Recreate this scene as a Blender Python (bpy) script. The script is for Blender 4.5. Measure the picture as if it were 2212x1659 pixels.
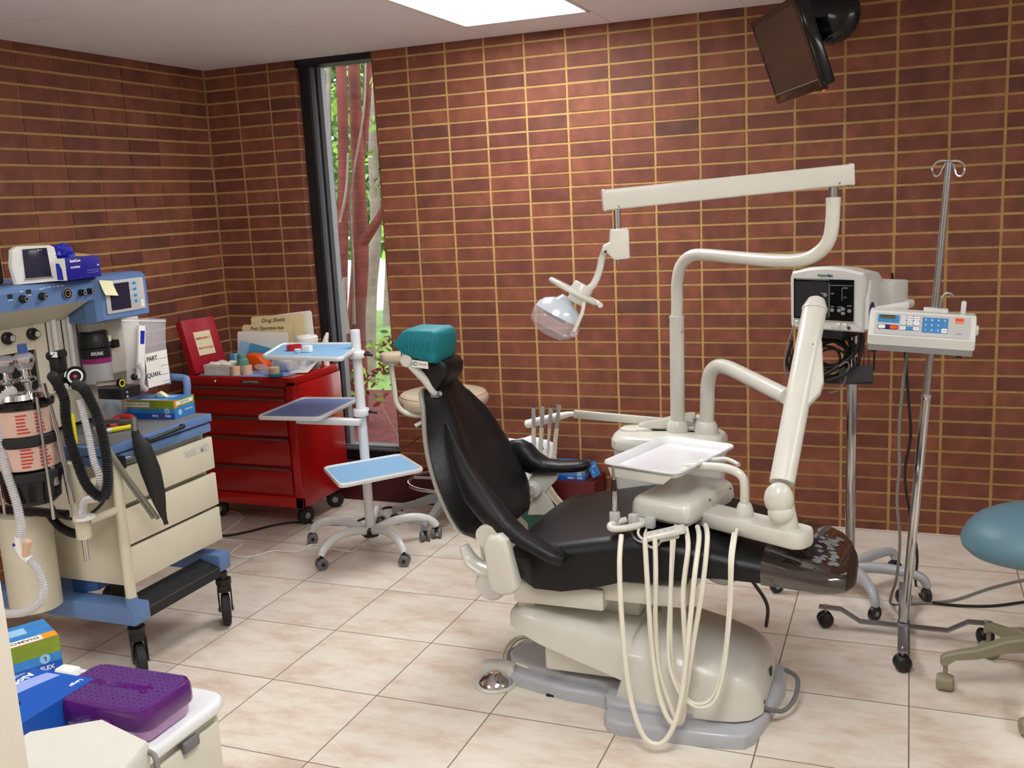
import bpy, bmesh, math, random
from mathutils import Vector, Matrix, Euler
random.seed(7)
for o in list(bpy.data.objects): bpy.data.objects.remove(o)
scn = bpy.context.scene
COL = scn.collection
PI = math.pi
# ---------------------------------------------------------------- camera
cam = bpy.data.cameras.new('camera'); cam.lens = 34.702; cam.sensor_width = 36.0; cam.clip_start = 0.05; cam.clip_end = 200
camo = bpy.data.objects.new('camera', cam); COL.objects.link(camo)
camo.location = (2.39341, -4.69148, 1.59021)
camo.rotation_euler = (math.radians(79.4718), math.radians(2.8361), math.radians(21.5788))
scn.camera = camo
# ---------------------------------------------------------------- world, light, exposure
w = bpy.data.worlds.new('daylight'); scn.world = w; w.use_nodes = True
nt = w.node_tree; bg = nt.nodes['Background']
bg.inputs['Color'].default_value = (0.93, 0.97, 1.0, 1); bg.inputs['Strength'].default_value = 2.6
LAMP_STRENGTH = 16.0
LAMP_COLOR = (0.97, 0.985, 1.0, 1)
scn.view_settings.view_transform = 'Standard'; scn.view_settings.look = 'None'
scn.view_settings.exposure = 0.08; scn.view_settings.gamma = 1.0; scn.view_settings.use_curve_mapping = False

# ---------------------------------------------------------------- materials
def lin(c):
    return tuple((v/255/12.92 if v/255 <= 0.04045 else ((v/255+0.055)/1.055)**2.4) for v in c)
MATS = {}
def mat(name, rgb, rough=0.5, metal=0.0, spec=0.5, noise=0.0, nscale=20, bump=0.0, bscale=60, trans=0.0, alpha=1.0,
        emit=0.0, coat=0.0, ior=1.45, sub=0.0):
    m = bpy.data.materials.new(name); m.use_nodes = True
    n = m.node_tree; b = n.nodes['Principled BSDF']
    c = lin(rgb)
    b.inputs['Base Color'].default_value = (*c, 1); b.inputs['Roughness'].default_value = rough
    b.inputs['Metallic'].default_value = metal; b.inputs['Specular IOR Level'].default_value = spec
    b.inputs['IOR'].default_value = ior
    b.inputs['Transmission Weight'].default_value = trans; b.inputs['Alpha'].default_value = alpha
    b.inputs['Coat Weight'].default_value = coat; b.inputs['Coat Roughness'].default_value = 0.08
    if emit: b.inputs['Emission Color'].default_value = (*c, 1); b.inputs['Emission Strength'].default_value = emit
    tc = n.nodes.new('ShaderNodeTexCoord')
    ns = n.nodes.new('ShaderNodeTexNoise'); ns.inputs['Scale'].default_value = nscale; ns.inputs['Detail'].default_value = 5
    n.links.new(tc.outputs['Object'], ns.inputs['Vector'])
    amt = noise if noise else 0.03
    mx = n.nodes.new('ShaderNodeMix'); mx.data_type = 'RGBA'
    mx.inputs['A'].default_value = (*[max(0, v*(1-amt*1.6)) for v in c], 1); mx.inputs['B'].default_value = (*[min(1, v*(1+amt*1.6)) for v in c], 1)
    n.links.new(ns.outputs['Fac'], mx.inputs['Factor']); n.links.new(mx.outputs['Result'], b.inputs['Base Color'])
    if bump:
        bs = n.nodes.new('ShaderNodeTexNoise'); bs.inputs['Scale'].default_value = bscale; bs.inputs['Detail'].default_value = 4
        n.links.new(tc.outputs['Object'], bs.inputs['Vector'])
        bp = n.nodes.new('ShaderNodeBump'); bp.inputs['Strength'].default_value = bump; bp.inputs['Distance'].default_value = 0.004
        n.links.new(bs.outputs['Fac'], bp.inputs['Height']); n.links.new(bp.outputs['Normal'], b.inputs['Normal'])
    MATS[name] = m
    return m
def M(n): return MATS[n] if isinstance(n, str) else n

mat('cream_plastic', (210, 208, 197), 0.28, coat=0.25)
mat('cream_paint', (208, 204, 188), 0.38)
mat('white_enamel', (226, 228, 230), 0.22, coat=0.4)
mat('white_plastic', (238, 237, 232), 0.35)
mat('grey_white', (214, 214, 208), 0.4)
mat('base_grey', (176, 179, 184), 0.33, coat=0.2)
mat('black_vinyl', (18, 18, 20), 0.38, spec=0.4, bump=0.22, bscale=260, noise=0.06)
mat('seat_vinyl', (20, 20, 23), 0.40, spec=0.35, bump=0.12, bscale=300, noise=0.05)
mat('brown_vinyl', (40, 26, 22), 0.42, bump=0.12, bscale=300, noise=0.15, nscale=6)
mat('dust_film', (150, 152, 155), 0.25, alpha=0.35)
mat('black_plastic', (24, 24, 26), 0.4)
mat('black_gloss', (14, 14, 16), 0.12)
mat('black_rubber', (28, 28, 30), 0.6)
mat('dark_grey', (62, 63, 66), 0.5)
mat('grey_plastic', (112, 112, 114), 0.45)
mat('mid_grey', (140, 140, 138), 0.45)
mat('light_grey', (190, 190, 188), 0.4)
mat('chrome', (205, 205, 208), 0.12, metal=1.0)
mat('steel', (165, 165, 165), 0.32, metal=1.0)
mat('satin', (196, 196, 194), 0.3, metal=0.35)
mat('brushed', (150, 150, 152), 0.42, metal=0.85)
mat('aluminium', (172, 174, 178), 0.38, metal=0.7)
mat('window_grey', (120, 122, 126), 0.45, metal=0.3)
mat('frame_black', (24, 21, 22), 0.5)
mat('teal_fabric', (2, 118, 128), 0.6, bump=0.12, bscale=120, noise=0.05)
mat('teal_vinyl', (90, 124, 138), 0.42, bump=0.08, bscale=160)
mat('beige_vinyl', (190, 172, 148), 0.42)
mat('taupe_plastic', (140, 134, 110), 0.5)
mat('red_enamel', (176, 14, 18), 0.25, coat=0.3, noise=0.05, nscale=3)
mat('red_front', (150, 10, 15), 0.3, coat=0.3)
mat('drawer_trim', (104, 76, 68), 0.35, metal=0.6)
mat('maroon', (72, 12, 20), 0.45)
mat('maroon_box', (84, 14, 18), 0.5)
mat('red_plastic', (166, 22, 42), 0.38)
mat('red_tape', (190, 20, 34), 0.3)
mat('red_strap', (206, 26, 34), 0.5)
mat('orange', (226, 84, 14), 0.4)
mat('paper', (236, 232, 222), 0.7)
mat('manila', (226, 208, 160), 0.7)
mat('cream_label', (232, 220, 180), 0.6)
mat('ink', (30, 28, 30), 0.6)
mat('ink_red', (190, 50, 44), 0.6)
mat('ink_grey', (120, 120, 112), 0.6)
mat('ink_white', (236, 238, 240), 0.5)
mat('blue_pouch', (74, 150, 196), 0.25)
mat('pale_blue', (150, 196, 226), 0.35)
mat('blue_pad', (134, 150, 196), 0.8)
mat('tape_tan', (222, 186, 156), 0.75)
mat('tape_green', (86, 140, 122), 0.7)
mat('tape_teal', (20, 120, 140), 0.6)
mat('tray_blue', (134, 180, 216), 0.55)
mat('tray_blue_dark', (112, 134, 190), 0.55)
mat('machine_blue', (96, 128, 176), 0.42)
mat('machine_blue_dark', (52, 84, 140), 0.45)
mat('machine_cream', (212, 206, 184), 0.42)
mat('box_blue', (28, 24, 140), 0.4)
mat('box_blue2', (22, 84, 176), 0.32)
mat('box_lilac', (150, 166, 226), 0.4)
mat('box_sky', (52, 128, 196), 0.35, noise=0.2, nscale=30)
mat('box_green', (128, 150, 36), 0.4, noise=0.2, nscale=30)
mat('box_orange', (228, 150, 40), 0.4)
mat('carton', (196, 160, 112), 0.8)
mat('nitrile', (28, 40, 170), 0.45)
mat('latex', (236, 228, 190), 0.6)
mat('sticky_note', (238, 234, 190), 0.7)
mat('screen_dark', (40, 38, 62), 0.12)
mat('screen_tv', (52, 40, 34), 0.22)
mat('screen_lcd', (92, 92, 36), 0.3)
mat('panel_cream', (222, 214, 196), 0.45)
mat('bag_cloudy', (222, 222, 228), 0.2, alpha=0.3)
mat('bag_clear', (226, 228, 232), 0.15, alpha=0.22)
mat('bag_white', (228, 234, 240), 0.4)
mat('bag_blue', (150, 176, 190), 0.4)
mat('tube_clear', (222, 220, 222), 0.25, alpha=0.72)
mat('tube_grey', (128, 126, 112), 0.4)
mat('hose_cream', (228, 224, 208), 0.4)
mat('lime_canister', (206, 176, 160), 0.4, noise=0.1, nscale=14)
mat('acrylic', (225, 220, 228), 0.05, alpha=0.28, spec=0.8)
mat('magenta', (150, 24, 110), 0.4)
mat('yellow', (232, 222, 30), 0.4)
mat('green_dark', (14, 72, 58), 0.5)
mat('green', (30, 130, 60), 0.4)
mat('purple_lid', (86, 20, 108), 0.14, coat=0.6, noise=0.12, nscale=12)
mat('purple_top', (84, 50, 112), 0.3)
mat('purple_clear', (206, 160, 210), 0.25, alpha=0.8)
mat('pump_blue', (66, 130, 186), 0.4)
mat('navy', (38, 34, 96), 0.4)
mat('reflector', (216, 226, 236), 0.18, metal=0.3)
mat('cord_grey', (128, 124, 118), 0.5)
mat('cord_bright', (238, 236, 232), 0.4)
mat('cord_white', (214, 208, 200), 0.5)
mat('bark_tint', (112, 56, 50), 0.85, noise=0.5, nscale=7, bump=0.5, bscale=12)  # brick wall's reflection in the window glass, painted into the trunk colour
mat('bark_grey', (140, 128, 116), 0.9, noise=0.3, nscale=9, bump=0.5, bscale=12)
mat('leaf', (60, 104, 40), 0.6, noise=0.3, nscale=3)
mat('leaf_light', (150, 190, 84), 0.6, noise=0.3, nscale=3)
mat('grass', (122, 156, 84), 0.95, noise=0.35, nscale=5)
mat('reflected_red', (96, 44, 42), 0.95, noise=0.6, nscale=14)  # room's red reflected in the lower pane, put into the ground colour
mat('led_green', (60, 255, 90), 0.3, emit=2.0)
mat('led_red', (255, 50, 30), 0.3, emit=2.0)
mat('whitewash', (240, 240, 240), 0.8)
mat('wall_paint', (205, 198, 188), 0.7)
mat('door_cream', (222, 214, 198), 0.45)

# ---------------------------------------------------------------- mesh builder (world or local coordinates)
class MB:
    def __init__(s): s.v = []; s.f = []; s.mi = []; s.mats = []
    def slot(s, m):
        m = M(m)
        if m not in s.mats: s.mats.append(m)
        return s.mats.index(m)
    def add(s, vs, fs, m, T=None):
        k = len(s.v); i = s.slot(m)
        if T is not None: vs = [T @ Vector(v) for v in vs]
        s.v += [tuple(v) for v in vs]; s.f += [tuple(k+j for j in f) for f in fs]; s.mi += [i]*len(fs); return s
    def bm(s, b, m, T=None):
        b.verts.ensure_lookup_table(); b.verts.index_update()
        s.add([v.co.copy() for v in b.verts], [[v.index for v in f.verts] for f in b.faces], m, T); b.free(); return s
    def box(s, c, d, m, T=None, bev=0.0, seg=2, taper=None):
        b = bmesh.new(); bmesh.ops.create_cube(b, size=1)
        for v in b.verts:
            t = 1.0
            if taper and v.co.z > 0: v.co.x *= taper[0]; v.co.y *= taper[1]
            v.co = Vector((v.co.x*d[0], v.co.y*d[1], v.co.z*d[2]))
        if bev: bmesh.ops.bevel(b, geom=b.edges[:], offset=min(bev, min(d)*0.49), segments=seg, affect='EDGES', profile=0.5)
        for v in b.verts: v.co += Vector(c)
        return s.bm(b, m, T)
    def bx(s, x0, x1, y0, y1, z0, z1, m, T=None, bev=0.0, seg=2):
        return s.box(((x0+x1)/2, (y0+y1)/2, (z0+z1)/2), (abs(x1-x0), abs(y1-y0), abs(z1-z0)), m, T, bev, seg)
    def cyl(s, a, b, r, m, r2=None, n=20, T=None):
        return s.tube([a, b], [r, r if r2 is None else r2], m, n=n, T=T, sm=0)
    def tube(s, pts, r, m, n=12, T=None, sm=0, caps=True, flat=None):
        P = [Vector(p) for p in pts]
        R = list(r) if isinstance(r, (list, tuple)) else [r]*len(P)
        if sm:
            Q = []; RR = []
            for i in range(len(P)-1):
                p0 = P[max(0, i-1)]; p1 = P[i]; p2 = P[i+1]; p3 = P[min(len(P)-1, i+2)]
                for k in range(sm):
                    t = k/sm; t2 = t*t; t3 = t2*t
                    Q.append(0.5*((2*p1)+(p2-p0)*t+(2*p0-5*p1+4*p2-p3)*t2+(3*p1-p0-3*p2+p3)*t3)); RR.append(R[i]+(R[i+1]-R[i])*t)
            Q.append(P[-1]); RR.append(R[-1]); P, R = Q, RR
        d = [(P[min(i+1, len(P)-1)]-P[max(i-1, 0)]).normalized() for i in range(len(P))]
        u = d[0].orthogonal().normalized() if abs(d[0].z) > 0.95 else d[0].cross(Vector((0, 0, 1))).normalized()
        vs = []; fs = []
        for i, p in enumerate(P):
            u = (u-d[i]*u.dot(d[i])).normalized(); w2 = d[i].cross(u)
            for k in range(n):
                a = 2*PI*k/n; e = (math.cos(a)*u+math.sin(a)*w2*(flat or 1.0))*R[i]
                vs.append(p+e)
        for i in range(len(P)-1):
            for k in range(n): fs.append((i*n+k, i*n+(k+1) % n, (i+1)*n+(k+1) % n, (i+1)*n+k))
        if caps: fs.append(tuple(range(n))[::-1]); fs.append(tuple((len(P)-1)*n+k for k in range(n)))
        return s.add(vs, fs, m, T)
    def lathe(s, prof, c, m, n=28, T=None, sx=1, sy=1):
        vs = []; fs = []
        for r, z in prof:
            for k in range(n):
                a = 2*PI*k/n; vs.append((c[0]+r*math.cos(a)*sx, c[1]+r*math.sin(a)*sy, c[2]+z))
        L = len(prof)
        for i in range(L-1):
            for k in range(n): fs.append((i*n+k, i*n+(k+1) % n, (i+1)*n+(k+1) % n, (i+1)*n+k))
        flat_ = max(p[1] for p in prof)-min(p[1] for p in prof) < 1e-6
        if prof[0][0] > 1e-5 and not flat_: fs.append(tuple(range(n))[::-1])
        if prof[-1][0] > 1e-5 and not flat_: fs.append(tuple((L-1)*n+k for k in range(n)))
        return s.add(vs, fs, m, T)
    def prism(s, poly, h, m, T=None, bev=0.0, seg=2, bot=True):
        # poly in xy, from z=0 to z=h; T places it
        b = bmesh.new(); vs = [b.verts.new((p[0], p[1], 0)) for p in poly]; f = b.faces.new(vs)
        r = bmesh.ops.extrude_face_region(b, geom=[f])
        for e in r['geom']:
            if isinstance(e, bmesh.types.BMVert): e.co.z += h
        bmesh.ops.recalc_face_normals(b, faces=b.faces[:])
        if bev:
            eds = [e for e in b.edges if abs(e.verts[0].co.z-e.verts[1].co.z) < 1e-6 and (e.verts[0].co.z > h/2 if not bot else True)]
            bmesh.ops.bevel(b, geom=eds, offset=bev, segments=seg, affect='EDGES', profile=0.5)
        return s.bm(b, m, T)
    def loft(s, rings, m, T=None, closed=True, caps=True):
        n = len(rings[0]); vs = [v for r in rings for v in r]; fs = []
        for i in range(len(rings)-1):
            for k in range(n if closed else n-1): fs.append((i*n+k, i*n+(k+1) % n, (i+1)*n+(k+1) % n, (i+1)*n+k))
        if caps and closed: fs.append(tuple(range(n))[::-1]); fs.append(tuple((len(rings)-1)*n+k for k in range(n)))
        return s.add(vs, fs, m, T)
    def sheet(s, grid, th, m, T=None):
        # grid[i][j] points -> solid sheet of thickness th
        b = bmesh.new(); V = [[b.verts.new(p) for p in r] for r in grid]
        for i in range(len(V)-1):
            for j in range(len(V[0])-1): b.faces.new((V[i][j], V[i][j+1], V[i+1][j+1], V[i+1][j]))
        bmesh.ops.recalc_face_normals(b, faces=b.faces[:]); b.normal_update()
        bmesh.ops.solidify(b, geom=b.faces[:], thickness=th)
        return s.bm(b, m, T)
    def sphere(s, c, r, m, T=None, sc=(1, 1, 1), u=18, v=12):
        b = bmesh.new(); bmesh.ops.create_uvsphere(b, u_segments=u, v_segments=v, radius=r)
        for q in b.verts: q.co = Vector((q.co.x*sc[0], q.co.y*sc[1], q.co.z*sc[2]))+Vector(c)
        return s.bm(b, m, T)
    def text(s, t, size, m, T, align='CENTER', bold=0.0, sx=1.0, depth=0.0003, shear=0.0):
        c = bpy.data.curves.new('lettering', 'FONT'); c.body = t; c.size = size; c.align_x = align; c.align_y = 'CENTER'
        c.extrude = depth; c.offset = bold; c.resolution_u = 2; c.shear = shear
        o = bpy.data.objects.new('lettering', c); me = bpy.data.meshes.new_from_object(o)
        s.add([Vector((v.co.x*sx, v.co.y, v.co.z)) for v in me.vertices], [tuple(p.vertices) for p in me.polygons], m, T)
        bpy.data.objects.remove(o); bpy.data.curves.remove(c); bpy.data.meshes.remove(me)
        return s

def root_of(o):
    while o.parent: o = o.parent
    return o
def put(name, mb, parent=None, smooth=35, loc=None):
    """link one mesh; mb is in world coordinates and is re-expressed under its parent"""
    me = bpy.data.meshes.new(name)
    vs = [Vector(v) for v in mb.v]
    o = bpy.data.objects.new(name, me)
    if parent is not None:
        inv = root_of(parent)['_m'] if False else ROOTM[root_of(parent)].inverted()
        vs = [inv @ v for v in vs]
    elif loc is not None:
        vs = [v-Vector(loc) for v in vs]; o.location = loc
    me.from_pydata([tuple(v) for v in vs], [], mb.f)
    for m in mb.mats: me.materials.append(m)
    me.polygons.foreach_set('material_index', mb.mi)
    b = bmesh.new(); b.from_mesh(me); bmesh.ops.recalc_face_normals(b, faces=b.faces[:]); b.to_mesh(me); b.free()
    me.polygons.foreach_set('use_smooth', [smooth > 0]*len(me.polygons))
    if smooth > 0: me.set_sharp_from_angle(angle=math.radians(smooth))
    COL.objects.link(o)
    if parent is not None: o.parent = parent
    else: ROOTM[o] = Matrix.Translation(loc) if loc is not None else Matrix.Identity(4)
    return o
ROOTM = {}
def thing(name, label, cat, loc=(0, 0, 0), rz=0.0, group=None):
    o = bpy.data.objects.new(name, None); COL.objects.link(o); o.empty_display_size = 0.05
    o.location = loc; o.rotation_euler = (0, 0, rz); o['label'] = label; o['category'] = cat
    ROOTM[o] = Matrix.Translation(loc) @ Matrix.Rotation(rz, 4, 'Z')
    if group: o['group'] = group
    return o
def one(name, mb, label, cat, loc, group=None, smooth=35):
    o = put(name, mb, None, smooth, loc); o['label'] = label; o['category'] = cat
    if group: o['group'] = group
    return o
def struct(name, mb, smooth=0):
    o = put(name, mb, None, smooth); o['kind'] = 'structure'; return o
def TR(loc, rx=0, ry=0, rz=0): return Matrix.Translation(loc) @ Euler((rx, ry, rz)).to_matrix().to_4x4()
def frame(o, xdir, ydir):
    """matrix whose local x,y axes are given world directions (text or flat shapes on a face)"""
    x = Vector(xdir).normalized(); y = Vector(ydir); y = (y-x*y.dot(x)).normalized(); z = x.cross(y)
    m = Matrix((x, y, z)).transposed().to_4x4(); m.translation = Vector(o); return m
def rrect(w, h, r, n=4):
    out = []
    for cx, cy, a0 in ((w/2-r, h/2-r, 0), (-w/2+r, h/2-r, PI/2), (-w/2+r, -h/2+r, PI), (w/2-r, -h/2+r, 3*PI/2)):
        for k in range(n+1):
            a = a0+PI/2*k/n; out.append((cx+r*math.cos(a), cy+r*math.sin(a)))
    return out
def corrugated(mb, pts, r, m, pitch=0.006, amp=0.0018, n=14, dens=None):
    P = [Vector(p) for p in pts]; Q = []
    for i in range(len(P)-1):
        p0 = P[max(0, i-1)]; p1 = P[i]; p2 = P[i+1]; p3 = P[min(len(P)-1, i+2)]
        k = 12
        for j in range(k):
            t = j/k; t2 = t*t; t3 = t2*t
            Q.append(0.5*((2*p1)+(p2-p0)*t+(2*p0-5*p1+4*p2-p3)*t2+(3*p1-p0-3*p2+p3)*t3))
    Q.append(P[-1])
    L = [0.0]
    for i in range(1, len(Q)): L.append(L[-1]+(Q[i]-Q[i-1]).length)
    N = max(4, int(L[-1]/pitch)*2); out = []; rr = []; j = 0
    for i in range(N+1):
        t = L[-1]*i/N
        while j < len(Q)-2 and L[j+1] < t: j += 1
        f = (t-L[j])/max(1e-9, L[j+1]-L[j]); out.append(Q[j].lerp(Q[j+1], min(1, f))); rr.append(r+(amp if i % 2 else -amp))
    return mb.tube(out, rr, m, n=n)
def caster(parent, x, y, r, wid, rz, wheel='grey_plastic', fork='black_plastic', stem_top=None, twin=True, name='caster'):
    """wheel on the floor at x,y; rz = rolling direction"""
    T = TR((x, y, 0), 0, 0, rz)
    mb = MB()
    st = stem_top or r*2+0.02
    mb.cyl((0, 0, r*1.2), (0, 0, st), 0.007, fork, T=T)
    mb.box((0, 0, r*1.55), (r*1.3, wid*0.5, r*0.7), fork, T, bev=r*0.2)
    o = put(name, mb, parent)
    wb = MB()
    for sgn in ((-1, 1) if twin else (0,)):
        yy = sgn*wid*0.32; hw = wid*0.17 if twin else wid*0.5
        wb.tube([(0, yy-hw, r), (0, yy-hw*0.6, r), (0, yy+hw*0.6, r), (0, yy+hw, r)], [r*0.86, r, r, r*0.86], wheel, n=24, T=T)
        wb.tube([(0, yy-hw*1.1, r), (0, yy+hw*1.1, r)], r*0.35, fork, n=14, T=T)
    put('wheel', wb, o)
    return o
# ================================================================ ROOM
PT = 0.2121; CO = 0.069731; ZR = 2.3399; ZC = 2.382; XL = -1.266; XR = 3.75; YF = -5.3
def brick_mat():
    m = bpy.data.materials.new('brick'); m.use_nodes = True; n = m.node_tree; b = n.nodes['Principled BSDF']
    at_ = n.nodes.new('ShaderNodeAttribute'); at_.attribute_name = 'brick_tone'
    sp = n.nodes.new('ShaderNodeSeparateColor'); n.links.new(at_.outputs['Color'], sp.inputs[0])
    tc = n.nodes.new('ShaderNodeTexCoord')
    r1 = n.nodes.new('ShaderNodeValToRGB'); e = r1.color_ramp.elements
    e[0].position = 0.0; e[0].color = (*lin((92, 62, 56)), 1); e[1].position = 1.0; e[1].color = (*lin((146, 86, 63)), 1)
    x = e.new(0.07); x.color = (*lin((124, 70, 57)), 1); x = e.new(0.55); x.color = (*lin((138, 78, 60)), 1)
    n.links.new(sp.outputs[0], r1.inputs[0])
    mp = n.nodes.new('ShaderNodeMapping'); mp.inputs['Scale'].default_value = (1, 1, 0.7)
    n.links.new(tc.outputs['Object'], mp.inputs[0])
    ns = n.nodes.new('ShaderNodeTexNoise'); ns.inputs['Scale'].default_value = 13; ns.inputs['Detail'].default_value = 6
    n.links.new(mp.outputs[0], ns.inputs['Vector'])
    r2 = n.nodes.new('ShaderNodeValToRGB'); e = r2.color_ramp.elements
    e[0].position = 0.3; e[0].color = (.35, .34, .36, 1); e[1].position = 0.64; e[1].color = (1, 1, 1, 1)
    x = e.new(0.5); x.color = (0.66, 0.68, 0.58, 1)
    n.links.new(ns.outputs['Fac'], r2.inputs[0])
    mu = n.nodes.new('ShaderNodeMix'); mu.data_type = 'RGBA'; mu.blend_type = 'MULTIPLY'; mu.inputs['Factor'].default_value = 0.6
    n.links.new(r1.outputs[0], mu.inputs['A']); n.links.new(r2.outputs[0], mu.inputs['B'])
    n3 = n.nodes.new('ShaderNodeTexNoise'); n3.inputs['Scale'].default_value = 160; n3.inputs['Detail'].default_value = 5
    n.links.new(tc.outputs['Object'], n3.inputs['Vector'])
    bp = n.nodes.new('ShaderNodeBump'); bp.inputs['Strength'].default_value = 0.35; bp.inputs['Distance'].default_value = 0.003
    n.links.new(n3.outputs['Fac'], bp.inputs['Height']); n.links.new(bp.outputs['Normal'], b.inputs['Normal'])
    n.links.new(mu.outputs['Result'], b.inputs['Base Color']); b.inputs['Roughness'].default_value = 0.62; b.inputs['Specular IOR Level'].default_value = 0.35
    MATS['brick'] = m
brick_mat()
mat('mortar', (192, 154, 98), 0.9, noise=0.14, nscale=40, bump=0.6, bscale=180)
def brick_wall(name, segs, backs):
    """segs: (origin, along vector, out normal, list of (a0,a1) brick spans) -> one mesh, raked mortar behind"""
    mb = MB(); tones = []
    rnd = random.Random(5 if name.endswith('back') else 11)
    for bk in backs: mb.bx(*bk, 'mortar'); tones += [(0, 0, 0)]*6
    for O, A, N, spans, z0, z1 in segs:
        O = Vector(O); A = Vector(A); N = Vector(N)
        for j in range(-1, 36):
            zt = ZR-CO*j-0.0056; zb = ZR-CO*(j+1)+0.0056
            zt = min(zt, z1); zb = max(zb, z0)
            if zt-zb < 0.006: continue
            for a0, a1, ret in spans:
                t = rnd.random(); t = rnd.uniform(.03, .14) if t < 0.05 else t
                o = rnd.uniform(-0.0012, 0.0012)
                x0 = a0+rnd.uniform(0, 0.0012); x1 = a1-rnd.uniform(0, 0.0012)
                z0b = zb+rnd.uniform(-.0007, .0007); ztb = zt+rnd.uniform(-.0007, .0007)
                back = -0.1 if ret else -0.012
                P = [O+A*x+N*d+Vector((0, 0, z)) for d in (back, 0.0+o) for x, z in ((x0, z0b), (x1, z0b), (x1, ztb), (x0, ztb))]
                mb.add(P, [(4, 5, 6, 7), (0, 1, 5, 4), (1, 2, 6, 5), (2, 3, 7, 6), (3, 0, 4, 7)], 'brick'); tones += [(t, t, t)]*5
    me_o = struct(name, mb); me = me_o.data
    ca = me.color_attributes.new('brick_tone', 'FLOAT_COLOR', 'CORNER'); buf = []
    for p, t in zip(me.polygons, tones): buf += [*t, 1.0]*p.loop_total
    ca.data.foreach_set('color', buf)
    return me_o
g = 0.0058
WX0 = -0.682; WX1 = -0.206
sp = []
for k in range(-6, -3):
    a0 = max(k*PT+g, XL+0.004); a1 = (k+1)*PT-g
    if k == -4: a1 = WX0
    sp.append((a0, a1, k == -4))
sp[-1] = (-4*PT+g, WX0, True)
for k in range(-1, 18): sp.append((k*PT+g if k > -1 else WX1, min((k+1)*PT-g, XR), k == -1))
brick_wall('wall_back', [((0, 0, 0), (1, 0, 0), (0, -1, 0), sp, 0.0, ZC)],
           [(XL-0.15, WX0-0.006, 0.0045, 0.16, 0, ZC+.05), (WX1+0.006, XR, 0.0045, 0.16, 0, ZC+.05), (WX0-0.006, WX1+0.006, 0.0045, 0.16, 0, 0.19)])
spl = []
for i in range(-20, 8):
    a0 = -1.2803+i*PT+.0026; a1 = a0+PT-.0052
    a0 = max(a0, YF); a1 = min(a1, -0.004)
    if a1-a0 > 0.02: spl.append((a0, a1, False))
brick_wall('wall_left', [((XL, 0, 0), (0, 1, 0), (1, 0, 0), spl, 0.0, ZC)], [(XL-0.15, XL-0.0045, YF, 0.0, 0, ZC+.05)])
struct('wall_right', MB().bx(XR, XR+0.1, YF, 0.16, 0, ZC+.05, 'wall_paint'))
struct('wall_front', MB().bx(XL-0.15, XR+0.1, YF-0.1, YF, 0, ZC+.05, 'wall_paint'))
# ---- floor
def floor_mat():
    m = bpy.data.materials.new('floor_tile'); m.use_nodes = True; n = m.node_tree; b = n.nodes['Principled BSDF']; L = n.links.new
    tc = n.nodes.new('ShaderNodeTexCoord'); sx = n.nodes.new('ShaderNodeSeparateXYZ'); L(tc.outputs['Object'], sx.inputs[0])
    def mth(op, a, bv, clamp=False):
        k = n.nodes.new('ShaderNodeMath'); k.operation = op; k.use_clamp = clamp
        for i, q in enumerate((a, bv)):
            if q is None: continue
            if isinstance(q, (int, float)): k.inputs[i].default_value = q
            else: L(q, k.inputs[i])
        return k.outputs[0]
    T = 0.40941; cells = []; edges = []
    for o, off in ((sx.outputs[0], -0.03094), (sx.outputs[1], -2.06872)):
        u = mth('DIVIDE', mth('SUBTRACT', o, off), T); c = mth('FLOOR', u, None); fr = mth('SUBTRACT', u, c)
        d = mth('MINIMUM', fr, mth('SUBTRACT', 1.0, fr)); cells.append(c); edges.append(d)
    dd = mth('MINIMUM', edges[0], edges[1]); grout = mth('LESS_THAN', dd, 0.0052)
    cv = n.nodes.new('ShaderNodeCombineXYZ'); L(cells[0], cv.inputs[0]); L(cells[1], cv.inputs[1])
    wn = n.nodes.new('ShaderNodeTexWhiteNoise'); wn.noise_dimensions = '3D'; L(cv.outputs[0], wn.inputs['Vector'])
    off = n.nodes.new('ShaderNodeVectorMath'); off.operation = 'MULTIPLY_ADD'; L(wn.outputs['Color'], off.inputs[0]); off.inputs[1].default_value = (9, 9, 9); L(tc.outputs['Object'], off.inputs[2])
    mp = n.nodes.new('ShaderNodeMapping'); mp.inputs['Scale'].default_value = (1.0, 2.2, 1); L(off.outputs[0], mp.inputs[0])
    ns = n.nodes.new('ShaderNodeTexNoise'); ns.inputs['Scale'].default_value = 4.2; ns.inputs['Detail'].default_value = 9; ns.inputs['Roughness'].default_value = 0.68; L(mp.outputs[0], ns.inputs['Vector'])
    r = n.nodes.new('ShaderNodeValToRGB'); e = r.color_ramp.elements
    e[0].position = 0.3; e[0].color = (*lin((205, 182, 163)), 1); e[1].position = 0.7; e[1].color = (*lin((236, 230, 217)), 1)
    x = e.new(0.43); x.color = (*lin((221, 205, 188)), 1); x = e.new(0.53); x.color = (*lin((230, 220, 205)), 1)
    L(ns.outputs['Fac'], r.inputs[0])
    mx = n.nodes.new('ShaderNodeMix'); mx.data_type = 'RGBA'; L(grout, mx.inputs['Factor']); L(r.outputs[0], mx.inputs['A']); mx.inputs['B'].default_value = (*lin((126, 112, 98)), 1)
    L(mx.outputs['Result'], b.inputs['Base Color'])
    ro = mth('MULTIPLY_ADD', grout, 0.4); n.nodes[-1].inputs[2].default_value = 0.4; L(ro, b.inputs['Roughness'])
    hb = mth('MULTIPLY_ADD', grout, -1.0); n.nodes[-1].inputs[2].default_value = 1.0
    hb = mth('ADD', hb, mth('MULTIPLY', ns.outputs['Fac'], 0.5))
    bp = n.nodes.new('ShaderNodeBump'); bp.inputs['Strength'].default_value = 0.25; bp.inputs['Distance'].default_value = 0.003; L(hb, bp.inputs['Height']); L(bp.outputs['Normal'], b.inputs['Normal'])
    MATS['floor_tile'] = m
floor_mat()
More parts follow.
